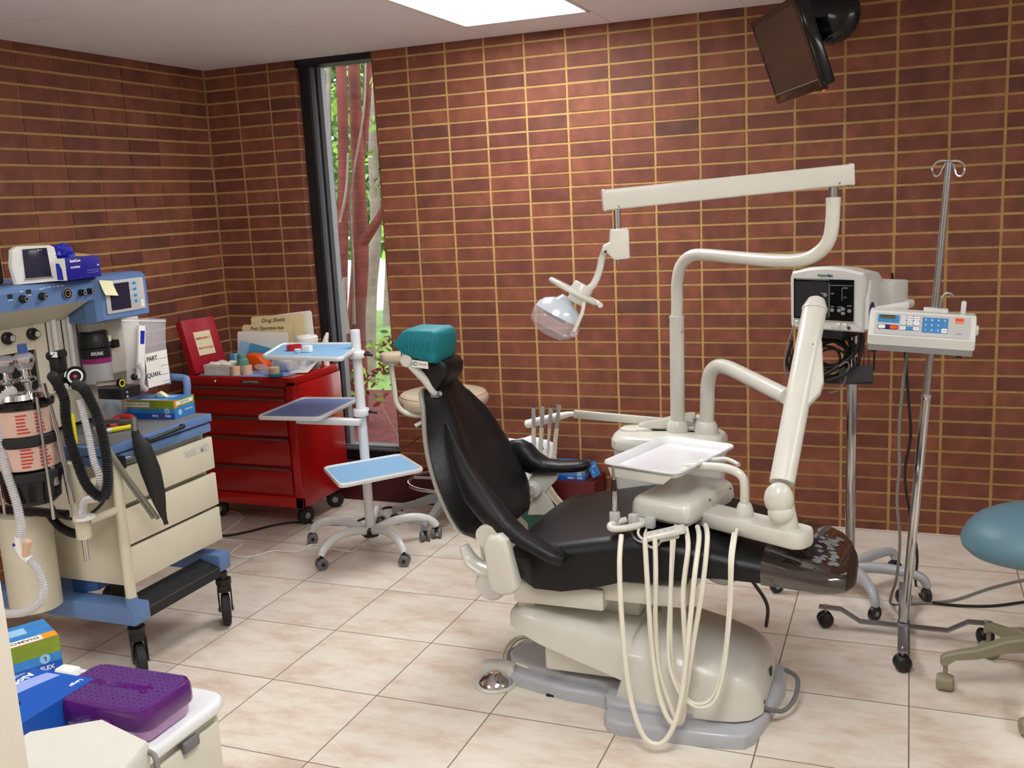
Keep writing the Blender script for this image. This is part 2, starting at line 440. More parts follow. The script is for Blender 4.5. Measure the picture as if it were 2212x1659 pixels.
struct('floor', MB().bx(XL-0.15, XR+0.1, YF-0.1, 0.16, -0.08, 0, 'floor_tile'))
# ---- ceiling: lay-in panels with hairline seams, troffers let in
mat('ceiling_panel', (250, 247, 253), 0.9, noise=0.03, nscale=60, bump=0.3, bscale=300)
mat('ceiling_seam', (120, 112, 112), 0.9)
LX = [-1.354, -0.744, -0.128, 0.482, 1.088, 1.70, 2.31, 2.92, 3.53, 4.14]
LY = [0.0, -0.352, -0.956, -1.56, -2.164, -2.768, -3.372, -3.976, -4.58, -5.184, -5.79]
TROF = [(3, 1), (5, 5), (1, 7), (8, 3)]      # (column, first row), each two panels deep
holes = set()
for c, r in TROF: holes |= {(c, r), (c, r+1)}
cb = MB(); rnd = random.Random(3)
cb.bx(XL-0.15, XR+0.1, YF-0.1, 0.16, ZC+0.06, ZC+0.12, 'ceiling_panel')
for i in range(len(LX)-1):
    for j in range(len(LY)-1):
        x0, x1 = max(LX[i], XL), min(LX[i+1], XR); y1, y0 = LY[j], max(LY[j+1], YF)
        if (i, j) in holes or x1-x0 < 0.03 or y1-y0 < 0.03: continue
        dz = rnd.uniform(0, 0.0012)
        cb.bx(x0+0.0012, x1-0.0012, y0+0.0012, y1-0.0012, ZC+dz, ZC+0.02, 'ceiling_panel')
cb.bx(XL, XR, YF, 0, ZC+0.0205, ZC+0.024, 'ceiling_seam')
# cut of the seam sheet at the troffers
cb2 = MB()
struct('ceiling', cb)
lm = bpy.data.materials.new('diffuser'); lm.use_nodes = True; b = lm.node_tree.nodes['Principled BSDF']
b.inputs['Base Color'].default_value = (0.9, 0.9, 0.9, 1); b.inputs['Emission Color'].default_value = LAMP_COLOR; b.inputs['Emission Strength'].default_value = LAMP_STRENGTH
MATS['diffuser'] = lm
for q, (c, r) in enumerate(TROF):
    x0, x1, y1, y0 = LX[c], LX[c+1], LY[r], LY[r+2]
    lab = ['ceiling light panel by the brick wall at the top of the picture', 'ceiling light panel above the front of the dental chair', 'ceiling light panel behind the tall cabinet', 'ceiling light panel over the right side of the room'][q]
    t = thing('ceiling_light', lab, 'ceiling light', ((x0+x1)/2, (y0+y1)/2, ZC), 0, 'recessed ceiling light panels')
    fb = MB(); z = ZC-0.004; wdt = 0.018
    fb.bx(x0, x1, y0, y0+wdt, z, ZC+0.02, 'white_plastic', bev=0.003).bx(x0, x1, y1-wdt, y1, z, ZC+0.02, 'white_plastic', bev=0.003)
    fb.bx(x0, x0+wdt, y0, y1, z, ZC+0.02, 'white_plastic', bev=0.003).bx(x1-wdt, x1, y0, y1, z, ZC+0.02, 'white_plastic', bev=0.003)
    put('frame', fb, t)
    put('diffuser', MB().bx(x0+wdt, x1-wdt, y0+wdt, y1-wdt, ZC+0.002, ZC+0.012, 'diffuser'), t, smooth=0)
# ---- window
FZ0 = 0.235; FZ1 = ZC+0.004
win = MB(); d0 = 0.05; d1 = 0.155
win.bx(WX0, -0.625, d0, d1, 0.19, FZ1, 'frame_black').bx(-0.232, WX1, d0, d1, 0.19, FZ1, 'frame_black')
win.bx(WX0, WX1, d0-0.03, d1, FZ1-0.035, FZ1, 'frame_black').bx(WX0, WX1, d0, d1, 0.19, FZ0, 'frame_black')
win.bx(-0.632, -0.606, 0.07, 0.14, FZ0, FZ1-0.04, 'window_grey').bx(-0.606, -0.596, 0.09, 0.14, FZ0, FZ1-0.04, 'frame_black')
win.bx(-0.596, -0.572, 0.095, 0.14, FZ0, FZ1-0.04, 'window_grey').bx(-0.60, -0.232, 0.06, 0.14, FZ0-0.004, FZ0+0.012, 'window_grey')
win.bx(-0.60, -0.232, 0.075, 0.14, FZ0+0.012, FZ0+0.024, 'window_grey')
wo = struct('window_1', win)
gm = bpy.data.materials.new('window_glass'); gm.use_nodes = True; n = gm.node_tree
for k in list(n.nodes):
    if k.type != 'OUTPUT_MATERIAL': n.nodes.remove(k)
tr = n.nodes.new('ShaderNodeBsdfTransparent'); gl = n.nodes.new('ShaderNodeBsdfGlossy'); gl.inputs['Roughness'].default_value = 0.01
lw = n.nodes.new('ShaderNodeLayerWeight'); lw.inputs['Blend'].default_value = 0.5; fr = n.nodes.new('ShaderNodeMath'); fr.operation = 'MULTIPLY_ADD'; fr.inputs[1].default_value = 0.12; fr.inputs[2].default_value = 0.06; n.links.new(lw.outputs['Facing'], fr.inputs[0]); ms = n.nodes.new('ShaderNodeMixShader')
n.links.new(fr.outputs[0], ms.inputs[0]); n.links.new(tr.outputs[0], ms.inputs[1]); n.links.new(gl.outputs[0], ms.inputs[2])
n.links.new(ms.outputs[0], n.nodes['Material Output'].inputs['Surface']); MATS['window_glass'] = gm
put('pane', MB().bx(-0.60, -0.225, 0.118, 0.123, FZ0, FZ1-0.03, 'window_glass'), wo, smooth=0)
# low maroon plinth along the back wall
pl = MB().bx(-0.70, 0.93, -0.13, -0.001, 0, 0.165, 'maroon', bev=0.004)
pl.bx(WX0-0.02, WX1+0.01, -0.012, 0.05, 0.165, 0.19, 'drawer_trim')
struct('trim_1', pl)
# ---- out of doors
ob = MB(); ob.add([(-14, 0.17, -0.25), (8, 0.17, -0.25), (8, 30, -0.25), (-14, 30, -0.25)], [(0, 1, 2, 3)], 'grass')
gr = struct('lawn', ob)
# ================================================================ DENTAL CHAIR
def lerp_tab(tab, x):
    for i in range(len(tab)-1):
        a, b = tab[i], tab[i+1]
        if (a[0] <= x <= b[0]) or (a[0] >= x >= b[0]):
            t = (x-a[0])/(b[0]-a[0]) if b[0] != a[0] else 0
            return [p+(q-p)*t for p, q in zip(a, b)]
    return list(tab[0] if abs(x-tab[0][0]) < abs(x-tab[-1][0]) else tab[-1])
ch = thing('dental_chair', 'black vinyl reclined dental chair with cream base in the middle of the room', 'dental chair', (1.62, -1.72, 0))
# grey floor plate
out = [(1.12, -1.70), (1.115, -1.80), (1.15, -1.855), (1.25, -1.89), (1.40, -1.925), (1.50, -1.93), (1.545, -1.945), (1.562, -1.985), (1.56, -2.03), (1.578, -2.062),
       (1.62, -2.08), (1.78, -2.075), (1.93, -2.062), (1.985, -2.05), (2.01, -2.01), (2.04, -1.86), (2.06, -1.70), (2.05, -1.58), (1.95, -1.52), (1.6, -1.50), (1.3, -1.52), (1.18, -1.56)]
mb = MB().prism(out, 0.045, 'base_grey', bev=0.014, seg=3, bot=False)
inn = [(1.60+(x-1.62)*0.90, -1.78+(y+1.80)*0.84) for x, y in out]
mb.prism(inn, 0.028, 'base_grey', T=TR((0, 0, 0.04)), bev=0.012, seg=3, bot=False)
mb.bx(1.33, 1.41, -1.915, -1.90, 0.0, 0.008, 'black_rubber')
put('floor_plate', mb, ch)
# sloped lift-arm cover and rounded housing
def section(x, y0, y1, z0, z1, r, n=5, slope=0.0, flare=0.0):
    pts = []
    r = min(r, (z1-z0)*0.48, (y1-y0)*0.48)
    for k in range(n+1):
        a = PI+(-PI/2)*k/n; pts.append((x, y0+r+r*math.cos(a), z1-r+r*math.sin(a)))
    pts.append((x, (y0+y1)/2, z1+slope))
    for k in range(n+1):
        a = PI/2-(PI/2)*k/n; pts.append((x, y1-r+r*math.cos(a), z1-r+r*math.sin(a)))
    pts.append((x, y1+flare, z0)); pts.append((x, y0-flare, z0))
    return pts
rings = []
for x, y0, y1, z0, z1, r, fl in [(1.218, -1.90, -1.62, 0.250, 0.268, .008, 0), (1.222, -1.925, -1.60, 0.238, 0.288, .02, 0), (1.27, -1.945, -1.585, 0.222, 0.303, .035, 0), (1.33, -1.95, -1.58, 0.200, 0.300, .05, 0.004),
                              (1.45, -1.955, -1.575, 0.165, 0.280, .06, .006), (1.56, -1.96, -1.57, 0.135, 0.262, .065, .008), (1.63, -1.965, -1.565, 0.115, 0.252, .07, .01)]:
    rings.append(section(x, y0, y1, z0, z1, r, flare=fl, slope=0.004))
mb = MB().loft(rings, 'cream_plastic')
mb.bx(1.335, 1.62, -1.925, -1.60, 0.10, 0.20, 'cream_plastic', bev=0.01)
mb.bx(1.28, 1.30, -1.91, -1.88, 0.19, 0.226, 'dark_grey', bev=0.003)
put('lift_arm_cover', mb, ch)
rings = []
for x, y0, y1, z0, z1, r, fl in [(1.585, -1.975, -1.555, 0.052, 0.075, .012, 0.0), (1.612, -1.975, -1.555, 0.052, 0.185, .05, 0.008), (1.622, -1.975, -1.555, 0.052, 0.242, .07, 0.012), (1.68, -1.98, -1.55, 0.052, 0.247, .085, .016), (1.78, -1.985, -1.55, .052, .232, .09, .02),
                              (1.88, -1.985, -1.555, .052, .205, .085, .02), (1.95, -1.975, -1.565, .052, .180, .075, .02), (1.992, -1.955, -1.585, .052, .155, .06, .018), (2.012, -1.93, -1.61, .052, .125, .04, .01), (2.022, -1.92, -1.62, 0.052, 0.075, .015, .0)]:
    rings.append(section(x, y0, y1, z0, z1, r, flare=fl, slope=0.006))
mb = MB().loft(rings, 'cream_plastic')
mb.box((2.022, -1.74, 0.10), (0.006, 0.02, 0.025), 'dark_grey')
for q in (-1.90, -1.886): mb.sphere((2.021, q, 0.075), 0.004, 'ink', u=8, v=6)
mb.sphere((1.66, -1.70, 0.254), 0.005, 'steel', u=8, v=6)
put('base_cover', mb, ch, smooth=40)
# upper seat frame
mb = MB()
mb.bx(1.245, 1.80, -1.93, -1.44, 0.358, 0.43, 'cream_plastic', bev=0.012)
mb.bx(1.245, 1.545, -1.945, -1.43, 0.328, 0.40, 'cream_plastic', bev=0.01)
mb.bx(1.24, 1.30, -1.90, -1.50, 0.27, 0.345, 'grey_white', bev=0.01)
mb.bx(1.30, 1.40, -1.84, -1.52, 0.29, 0.335, 'black_plastic', bev=0.006)
mb.bx(1.30, 1.62, -1.80, -1.56, 0.26, 0.33, 'grey_white', bev=0.008)
put('seat_frame', mb, ch)
mb = MB().lathe([(0.0, 0), (0.045, 0.004), (0.062, 0.03), (0.066, 0.10), (0.055, 0.14), (0, 0.15)], (0, 0, 0), 'grey_white', T=TR((1.835, -1.62, 0.34), 0, 0.35, 0))
mb.tube([(1.90, -1.62, 0.40), (1.95, -1.60, 0.33), (1.99, -1.58, 0.25), (1.985, -1.57, 0.17)], 0.006, 'dark_grey', sm=6)
put('lift_motor', mb, ch)
mb = MB().tube([(2.02, -1.9, 0.06), (2.07, -1.86, 0.035), (2.10, -1.80, 0.05), (2.10, -1.72, 0.075), (2.06, -1.68, 0.08)], 0.007, 'grey_plastic', sm=6)
put('power_cord', mb, ch)
# seat cushion: sections along x (x, y near, y far, z edge top, crown, z bottom, edge radius)
SEAT = [(1.215, -1.86, -1.44, .475, .485, .440, .012), (1.24, -1.93, -1.40, .502, .515, .425, .03), (1.27, -1.965, -1.375, .52, .535, .412, .035), (1.33, -1.985, -1.36, .532, .55, .385, .04), (1.42, -1.99, -1.35, .548, .565, .386, .045),
        (1.52, -1.985, -1.35, .568, .582, .405, .045), (1.62, -1.98, -1.355, .585, .595, .435, .045), (1.70, -1.975, -1.36, .587, .597, .447, .045), (1.80, -1.97, -1.38, .572, .582, .462, .042),
        (1.90, -1.965, -1.41, .556, .566, .466, .04), (2.02, -1.96, -1.44, .538, .547, .462, .038)]
def seat_ring(x, y0, y1, ze, zc, zb, r, grow=0.0):
    y0 -= grow; y1 += grow; ze += grow; zb -= grow; pts = []
    n = 6
    for k in range(n+1):
        a = PI-(PI/2)*k/n; pts.append((x, y0+r+r*math.cos(a), ze-r+r*math.sin(a)))
    for k in range(1, 8):
        t = k/8; pts.append((x, y0+r+(y1-y0-2*r)*t, ze+grow+(zc-ze)*math.sin(PI*t)))
    for k in range(n+1):
        a = PI/2-(PI/2)*k/n; pts.append((x, y1-r+r*math.cos(a), ze-r+r*math.sin(a)))
    pts.append((x, y1-0.012, zb+0.01)); pts.append((x, y1-0.05, zb)); pts.append((x, y0+0.05, zb)); pts.append((x, y0+0.012, zb+0.01))
    return pts
def dense(tab, n):
    out = []
    for i in range(n+1):
        x = tab[0][0]+(tab[-1][0]-tab[0][0])*i/n
        out.append(lerp_tab(tab, x))
    return out
mb = MB().loft([seat_ring(*r) for r in SEAT], 'seat_vinyl')
seat = put('seat_cushion', mb, ch, smooth=50)
TOE = [(2.02, -1.96, -1.44, .538, .547, .462, .038), (2.10, -1.955, -1.465, .525, .534, .455, .038), (2.18, -1.95, -1.49, .511, .518, .448, .036), (2.22, -1.94, -1.52, .503, .509, .446, .034),
       (2.25, -1.92, -1.575, .493, .498, .444, .03), (2.268, -1.885, -1.64, .480, .484, .446, .018), (2.274, -1.85, -1.69, .468, .47, .45, .01)]
mb = MB().loft([seat_ring(*r) for r in TOE], 'brown_vinyl')
# worn patch of dust on the toe sleeve
rp = random.Random(4)
toe = put('toe_cushion', mb, ch, smooth=50); toe['label'] = 'brown foot end under a shiny plastic sleeve'
fm = bpy.data.materials.new('clear_film'); fm.use_nodes = True; n = fm.node_tree; pb = n.nodes['Principled BSDF']
pb.inputs['Base Color'].default_value = (.020, .011, .009, 1); pb.inputs['Roughness'].default_value = 0.06; pb.inputs['Alpha'].default_value = 0.92; pb.inputs['Coat Weight'].default_value = 1.0; pb.inputs['Coat Roughness'].default_value = 0.04; pb.inputs['Specular IOR Level'].default_value = 1.0
tcn = n.nodes.new('ShaderNodeTexCoord'); nz = n.nodes.new('ShaderNodeTexNoise'); nz.inputs['Scale'].default_value = 22; bpn = n.nodes.new('ShaderNodeBump'); bpn.inputs['Strength'].default_value = 0.18; bpn.inputs['Distance'].default_value = 0.006
n.links.new(tcn.outputs['Object'], nz.inputs['Vector']); n.links.new(nz.outputs['Fac'], bpn.inputs['Height']); n.links.new(bpn.outputs['Normal'], pb.inputs['Normal']); MATS['clear_film'] = fm
film = []
for r in TOE[:5]:
    r = list(r); ring = seat_ring(*r, grow=0.003); film.append(ring)
mb = MB().loft(film, 'clear_film', caps=False)
put('plastic_sleeve', mb, toe, smooth=50)
# scuffs: low smears raised on the sleeve
mb = MB()
for k in range(46):
    x = 2.165+rp.random()*0.055; y = -1.60-rp.random()*0.28
    if rp.random() < 0.3 and x < 2.19: continue
    z0 = lerp_tab(TOE, x); t = (y-z0[1])/(z0[2]-z0[1]); z = z0[3]+(z0[4]-z0[3])*math.sin(PI*t)+0.0045
    rr = 0.004+rp.random()*0.011; m = 9
    mb.prism([(rr*math.cos(2*PI*q/m)*(0.6+rp.random()*.6), rr*math.sin(2*PI*q/m)*(0.6+rp.random()*.8)) for q in range(m)], 0.0006, 'dust_film', T=TR((x, y, z), 0, 0.15, 0))
put('scuff_marks', mb, toe, smooth=0)
# backrest: cushion surface, t across (-1 near .. 1 far), s along the spine
CY = -1.655
BK = [(.485, .16), (.515, .21), (.55, .265), (.60, .284), (.66, .284), (.72, .272), (.78, .247), (.84, .208), (.89, .162), (.93, .125), (.96, .105), (.978, .085)]
def spine(z): return 1.125-(z-.45)*(.24/.525)
nx, nz_ = 0.909, 0.416
def back_pt(z, hw, t, off):
    y = CY+hw*t
    a = abs(t)
    prof = 0.030*(1-a**2.2)+0.016*math.exp(-((a-.62)/.16)**2)*(1 if z < .93 else .4)-0.040*max(0, a-.8)/.2
    d = prof*min(1, hw/.2)+off
    return (spine(z)+nx*d, y, z+nz_*d)
N = 26
front = [[back_pt(z, hw, -1+2*k/N, 0.03) for k in range(N+1)] for z, hw in BK]
def sm_tab(tab, k):
    out = []
    for i in range(len(tab)-1):
        for j in range(k):
            t = j/k; p0 = tab[max(0, i-1)]; p1 = tab[i]; p2 = tab[i+1]; p3 = tab[min(len(tab)-1, i+2)]
            out.append(tuple(0.5*((2*b)+(c-a)*t+(2*a-5*b+4*c-d)*t*t+(3*b-a-3*c+d)*t**3) for a, b, c, d in zip(p0, p1, p2, p3)))
    out.append(tab[-1]); return out
BKS = sm_tab(BK, 3); BKS = [BK[0][:1]+(BK[0][1]*.8,)]+BKS[1:] if False else BKS
rings = []
for z, hw in BKS:
    fr_ = [back_pt(z, hw, -1+2*k/N, 0.03) for k in range(N+1)]
    bk_ = [(spine(z)-nx*(0.015+0.012*(1-(2*k/N-1)**2)), CY+hw*0.985*(1-2*k/N), z-nz_*(0.015+0.012*(1-(2*k/N-1)**2))) for k in range(N+1)]
    rings.append(fr_+bk_)
mb = MB().loft(rings, 'black_vinyl')
put('backrest_cushion', mb, ch, smooth=60)
rings = []
for z, hw in [(.40, .17), (.43, .2)]+BKS+[(.985, .07)]:
    hw2 = hw+0.001
    o1 = 0.024; o2 = 0.040
    fr_ = [(spine(z)-nx*o1+0.0, CY+hw2*(-1+2*k/12), z-nz_*o1) for k in range(13)]
    bk_ = [(spine(z)-nx*(o2+0.02*(1-(2*k/12-1)**2)), CY+hw2*0.94*(1-2*k/12), z-nz_*(o2+0.02*(1-(2*k/12-1)**2))) for k in range(13)]
    rings.append(fr_+bk_)
put('backrest_shell', MB().loft(rings, 'cream_plastic'), ch, smooth=60)
# lower shell link under the back, near side
mb = MB().tube([(1.075, -1.93, .50), (1.10, -1.935, .455), (1.15, -1.945, .43), (1.22, -1.95, .425)], [.020, .03, .035, .03], 'cream_plastic', sm=5, flat=0.6)
mb.lathe([(0, 0), (.045, .0), (.052, .012), (.052, .10), (.045, .11), (0, .11)], (0, 0, 0), 'grey_white', T=TR((1.175, -1.86, .385), PI/2, 0, 0))
mb.bx(1.16, 1.26, -1.93, -1.50, .37, .42, 'cream_plastic', bev=.02)
put('hinge_cover', mb, ch)
# armrests (each carries its bracket)
def arm(rows, name='armrest'):
    rings = []
    for x, y, z, wd, ht, tilt in rows:
        c = []
        for k in range(16):
            a = 2*PI*k/16; p = Vector((0, wd*abs(math.cos(a))**.8*(1 if math.cos(a) > 0 else -1), ht*abs(math.sin(a))**.8*(1 if math.sin(a) > 0 else -1)))
            p = Euler((0, tilt, 0)).to_matrix() @ p; c.append(tuple(p+Vector((x, y, z))))
        rings.append(c)
    return rings
# near arm: sling from the wing of the back down to the lowered tip
mb = MB().loft(arm([(1.000, -1.855, .885, .005, .008, 1.0), (1.032, -1.89, .838, .010, .016, 1.0), (1.062, -1.918, .795, .014, .024, 1.0), (1.10, -1.945, .742, .022, .035, .95), (1.145, -1.965, .69, .034, .045, .85), (1.20, -1.985, .645, .042, .045, .7), (1.255, -2.00, .605, .042, .034, .6),
                    (1.31, -2.015, .578, .036, .024, .5), (1.37, -2.025, .552, .034, .022, .45), (1.42, -2.03, .53, .032, .021, .45), (1.447, -2.03, .519, .026, .017, .45), (1.456, -2.03, .515, .012, .008, .45)]), 'black_vinyl')
na = put('armrest', mb, ch, smooth=60)
mb = MB()
mb.prism([(1.205, .555), (1.225, .59), (1.262, .598), (1.285, .58), (1.296, .53), (1.318, .437), (1.30, .412), (1.262, .402), (1.228, .414), (1.22, .43), (1.212, .51)], 0.05, 'cream_plastic', T=Matrix.Translation((0, -2.03, 0)) @ Matrix.Rotation(PI/2, 4, 'X'), bev=.014, seg=3)
mb.lathe([(0, 0), (.03, 0), (.038, .006), (.038, .05), (0, .05)], (0, 0, 0), 'cream_plastic', T=TR((1.205, -1.985, .575), PI/2, 0, 0))
put('arm_bracket', mb, na)
# far arm: saddle and level pad
mb = MB().loft(arm([(1.035, -1.43, .715, .012, .02, 1.0), (1.06, -1.425, .695, .028, .05, .8), (1.095, -1.415, .665, .042, .055, .6), (1.135, -1.41, .64, .048, .042, .3), (1.18, -1.41, .628, .046, .028, .1),
                    (1.24, -1.41, .63, .042, .022, 0), (1.30, -1.41, .636, .038, .021, 0), (1.335, -1.41, .64, .030, .018, 0), (1.348, -1.41, .641, .012, .008, 0)]), 'black_vinyl')
fa = put('armrest', mb, ch, smooth=60)
mb = MB()
TF = Matrix.Translation((0, -1.39, 0)) @ Matrix.Rotation(PI/2, 4, 'X')
mb.prism([(1.12, .59), (1.155, .60), (1.225, .604), (1.213, .575), (1.185, .545), (1.172, .528), (1.195, .485), (1.212, .45), (1.10, .44), (1.118, .50), (1.122, .54), (1.108, .57)], .035, 'cream_plastic', T=TF, bev=.007)
mb.prism([(1.02, .478), (1.05, .515), (1.085, .545), (1.105, .56), (1.15, .53), (1.13, .505), (1.095, .482), (1.05, .472)], .03, 'cream_plastic', T=Matrix.Translation((0, -1.43, 0)) @ Matrix.Rotation(PI/2, 4, 'X'), bev=.008)
mb.lathe([(0, .062), (.018, .062), (.021, .055), (.026, .054), (.032, .05), (.034, .04), (.034, 0)], (0, 0, 0), 'cream_plastic', T=TR((1.138, -1.41, .553), PI/2, 0, 0))
put('arm_bracket', mb, fa)
# headrest
hr = MB()
prof = [(.838, 1.095), (.86, 1.112), (.93, 1.10), (.972, 1.078), (.986, 1.058), (.982, 1.028), (.958, .994), (.935, .972), (.912, .985), (.89, 1.02), (.855, 1.065)]
hr.prism(prof, .145, 'black_vinyl', T=Matrix.Translation((0, -1.64, 0)) @ Matrix.Rotation(PI/2, 4, 'X'), bev=.022, seg=4)
hro = put('headrest', hr, ch, smooth=50)
mb = MB().tube([(.852, -1.80, 1.085), (.865, -1.80, 1.065), (.895, -1.785, 1.02), (.92, -1.765, .975), (.925, -1.73, .95)], [.016, .017, .014, .016, .013], 'cream_plastic', sm=5)
mb.lathe([(0, 0), (.018, 0), (.022, .006), (.022, .04), (.018, .045), (0, .045)], (0, 0, 0), 'cream_plastic', T=TR((.851, -1.78, 1.085), PI/2, 0, 0))
mb.box((.922, -1.755, .965), (.03, .03, .03), 'grey_plastic', T=None, bev=.004)
mb.tube([(.925, -1.70, .93), (.915, -1.70, 1.0)], .012, 'steel')
put('headrest_arm', mb, hro)
# teal wedge pillow lying on the headrest
pp = [(.798, 1.136), (.806, 1.15), (.838, 1.182), (.86, 1.19), (.955, 1.188), (.972, 1.176), (.978, 1.152), (.968, 1.088), (.955, 1.074), (.93, 1.076), (.84, 1.104)]
rings = []
for y, s in [(-1.822, .86), (-1.818, .92), (-1.808, .97), (-1.795, 1.0), (-1.74, 1.02), (-1.69, 1.0), (-1.675, .96), (-1.665, .88)]:
    cx = .888; cz = 1.13; rg = []
    for i, p in enumerate(pp):
        q = pp[(i+1) % len(pp)]
        for t in (0, .5):
            a = p[0]+(q[0]-p[0])*t; b = p[1]+(q[1]-p[1])*t
            wob = 1+(.008*math.sin(9*i+31*t) if abs(y+1.7) < .11 else 0)
            rg.append((cx+(a-cx)*s*wob, y, cz+(b-cz)*s*wob))
    rings.append(rg)
hp = thing('headrest_pillow', 'teal wedge pillow on the headrest of the dental chair', 'pillow', (.89, -1.70, 1.11))
mb = MB().loft(rings, 'teal_fabric')
for k in range(11):          # gathered creases on the near end
    x = .838+k*.0125; mb.tube([(x+.012, -1.816, 1.176-.001*k), (x+.006+.004*(k%2), -1.8215, 1.14), (x-.004, -1.818, 1.100-.001*k)], [.0015, .0045+.001*(k % 3), .002], 'teal_fabric', n=6, sm=3)
put('cushion', mb, hp, smooth=60)
mb = MB(); TL = frame((.905, -1.822, 1.074), (1, 0, -.10), (0, -.25, 1))
mb.prism(rrect(.058, .026, .002), .001, 'paper', T=TL)
mb.text('C', .020, 'tape_teal', TL @ TR((-.019, 0, .0012)), bold=.0006); mb.text('Crescent', .0095, 'tape_teal', TL @ TR((.006, .002, .0012)))
put('tag', mb, hp, smooth=0)
# foot control
fc = thing('foot_control', 'round chrome foot pedal with cream hood on the floor left of the chair base', 'foot control', (1.135, -1.885, 0))
put('base', MB().lathe([(.068, 0), (.07, .006), (.066, .012), (0, .012)], (1.14, -1.888, 0), 'cream_plastic'), fc)
put('pedal_dome', MB().lathe([(.060, .012), (.057, .02), (.038, .034), (.020, .045), (.014, .047), (0, .047)], (1.143, -1.888, 0), 'chrome', n=36), fc)
put('badge', MB().lathe([(.014, .047), (.012, .049), (0, .049)], (1.143, -1.888, 0), 'carton'), fc)
hood = [(-.062, .02), (-.06, .055), (-.03, .072), (.03, .072), (.06, .055), (.062, .02), (.045, .012), (.02, .026), (-.02, .026), (-.045, .012)]
put('hood', MB().prism(hood, .052, 'cream_plastic', T=TR((1.137, -1.888, .008), 0, 0, .05), bev=.008), fc)
mb = MB().tube([(1.16, -1.82, .055), (1.15, -1.79, .07), (1.148, -1.785, .075)], .005, 'chrome')
put('toggle', mb, fc)
for k, (dx, dz) in enumerate(((0, 0), (.014, .004))):
    mb = MB().tube([(1.145+dx, -1.82, .045), (1.118+dx, -1.76, .05), (1.125+dx, -1.66, .06), (1.20+dx, -1.60, .05), (1.30, -1.64+dx, .045+dz), (1.36, -1.78+dx, .052), (1.29, -1.84+dx, .056), (1.20, -1.83+dx, .056), (1.165+dx, -1.76, .058), (1.19+dx, -1.66, .07), (1.26, -1.62, .11)], .0055, 'hose_cream', sm=8)
    put('hose', mb, fc)
# ================================================================ SUPPORT CENTRE, LIGHT, DELIVERY AND ASSISTANT ARMS
sc_ = thing('support_center', 'rounded cream utility box with two post sockets behind the dental chair', 'utility box', (1.58, -1.18, 0))
def stadium(x0, x1, y0, y1, r, n=6): return [(x+(x0+x1)/2, y+(y0+y1)/2) for x, y in rrect(x1-x0, y1-y0, r, n)]
mb = MB()
lv = [(0.47, .05), (.485, .02), (.51, .006), (.56, 0.002), (.665, 0.0)]
mb.loft([[(x, y, z) for x, y in stadium(1.385+d, 1.785-d, -1.30+d, -1.06-d, .085)] for z, d in lv], 'grey_white')
put('body', mb, sc_)
lv = [(.667, -.004), (.672, -.008), (.70, -.008), (.715, .0), (.722, .014), (.725, .04)]
mb = MB().loft([[(x, y, z) for x, y in stadium(1.385+d, 1.785-d, -1.30+d, -1.06-d, .09)] for z, d in lv], 'cream_plastic')
mb.lathe([(.045, .0), (.045, .008), (.038, .011), (0, .011)], (1.445, -1.18, .722), 'cream_plastic')
mb.box((1.378, -1.28, .625), (.02, .012, .012), 'cream_plastic', bev=.003)
put('lid', mb, sc_)
mb = MB().bx(1.47, 1.62, -1.36, -1.20, .42, .475, 'grey_white', bev=.01)
mb.tube([(1.44, -1.25, .49), (1.44, -1.28, .40), (1.42, -1.34, .30), (1.42, -1.42, .29)], .022, 'grey_white', sm=4)
mb.bx(1.305, 1.48, -1.36, -1.28, .44, .475, 'cream_plastic', bev=.012)
mb.bx(1.46, 1.66, -1.42, -1.28, .385, .43, 'cream_plastic', bev=.012)
put('mount_bracket', mb, sc_)
# ---- operating light
lt = thing('operatory_light', 'cream overhead dental lamp on a bent post and long beam over the chair', 'dental light', (1.625, -1.18, .72))
mb = MB().lathe([(.040, 0), (.042, .006), (.038, .03), (.032, .042), (.03, .045)], (1.617, -1.18, .722), 'cream_plastic')
mb.tube([(1.617, -1.18, .73), (1.622, -1.18, 1.145)], .0262, 'cream_plastic', n=24)
mb.tube([(1.622, -1.18, 1.143), (1.622, -1.18, 1.152)], .0275, 'cream_plastic', n=24)
mb.sphere((1.645, -1.206, 1.098), .0035, 'steel', u=8, v=6)
put('lower_post', mb, lt)
mb = MB().tube([(1.622, -1.18, 1.14), (1.624, -1.18, 1.20), (1.626, -1.181, 1.27), (1.640, -1.187, 1.328), (1.672, -1.20, 1.362), (1.72, -1.22, 1.372), (1.86, -1.33, 1.366), (2.00, -1.43, 1.360), (2.085, -1.48, 1.364), (2.135, -1.50, 1.385), (2.168, -1.515, 1.425), (2.178, -1.52, 1.48), (2.180, -1.52, 1.54)], .0212, 'cream_plastic', n=20, sm=5)
mb.tube([(2.180, -1.52, 1.537), (2.180, -1.52, 1.552)], .0222, 'cream_plastic', n=24)
put('upper_post', mb, lt)
mb = MB().tube([(2.180, -1.52, 1.55), (2.180, -1.52, 1.59)], .014, 'steel')
put('pivot_pin', mb, lt); mb = MB().tube([(1.573, -1.76, 1.48), (1.573, -1.76, 1.56)], .011, 'chrome')
mb.tube([(1.573, -1.76, 1.535), (1.586, -1.762, 1.55)], .003, 'steel')
put('pivot_pin', mb, lt)
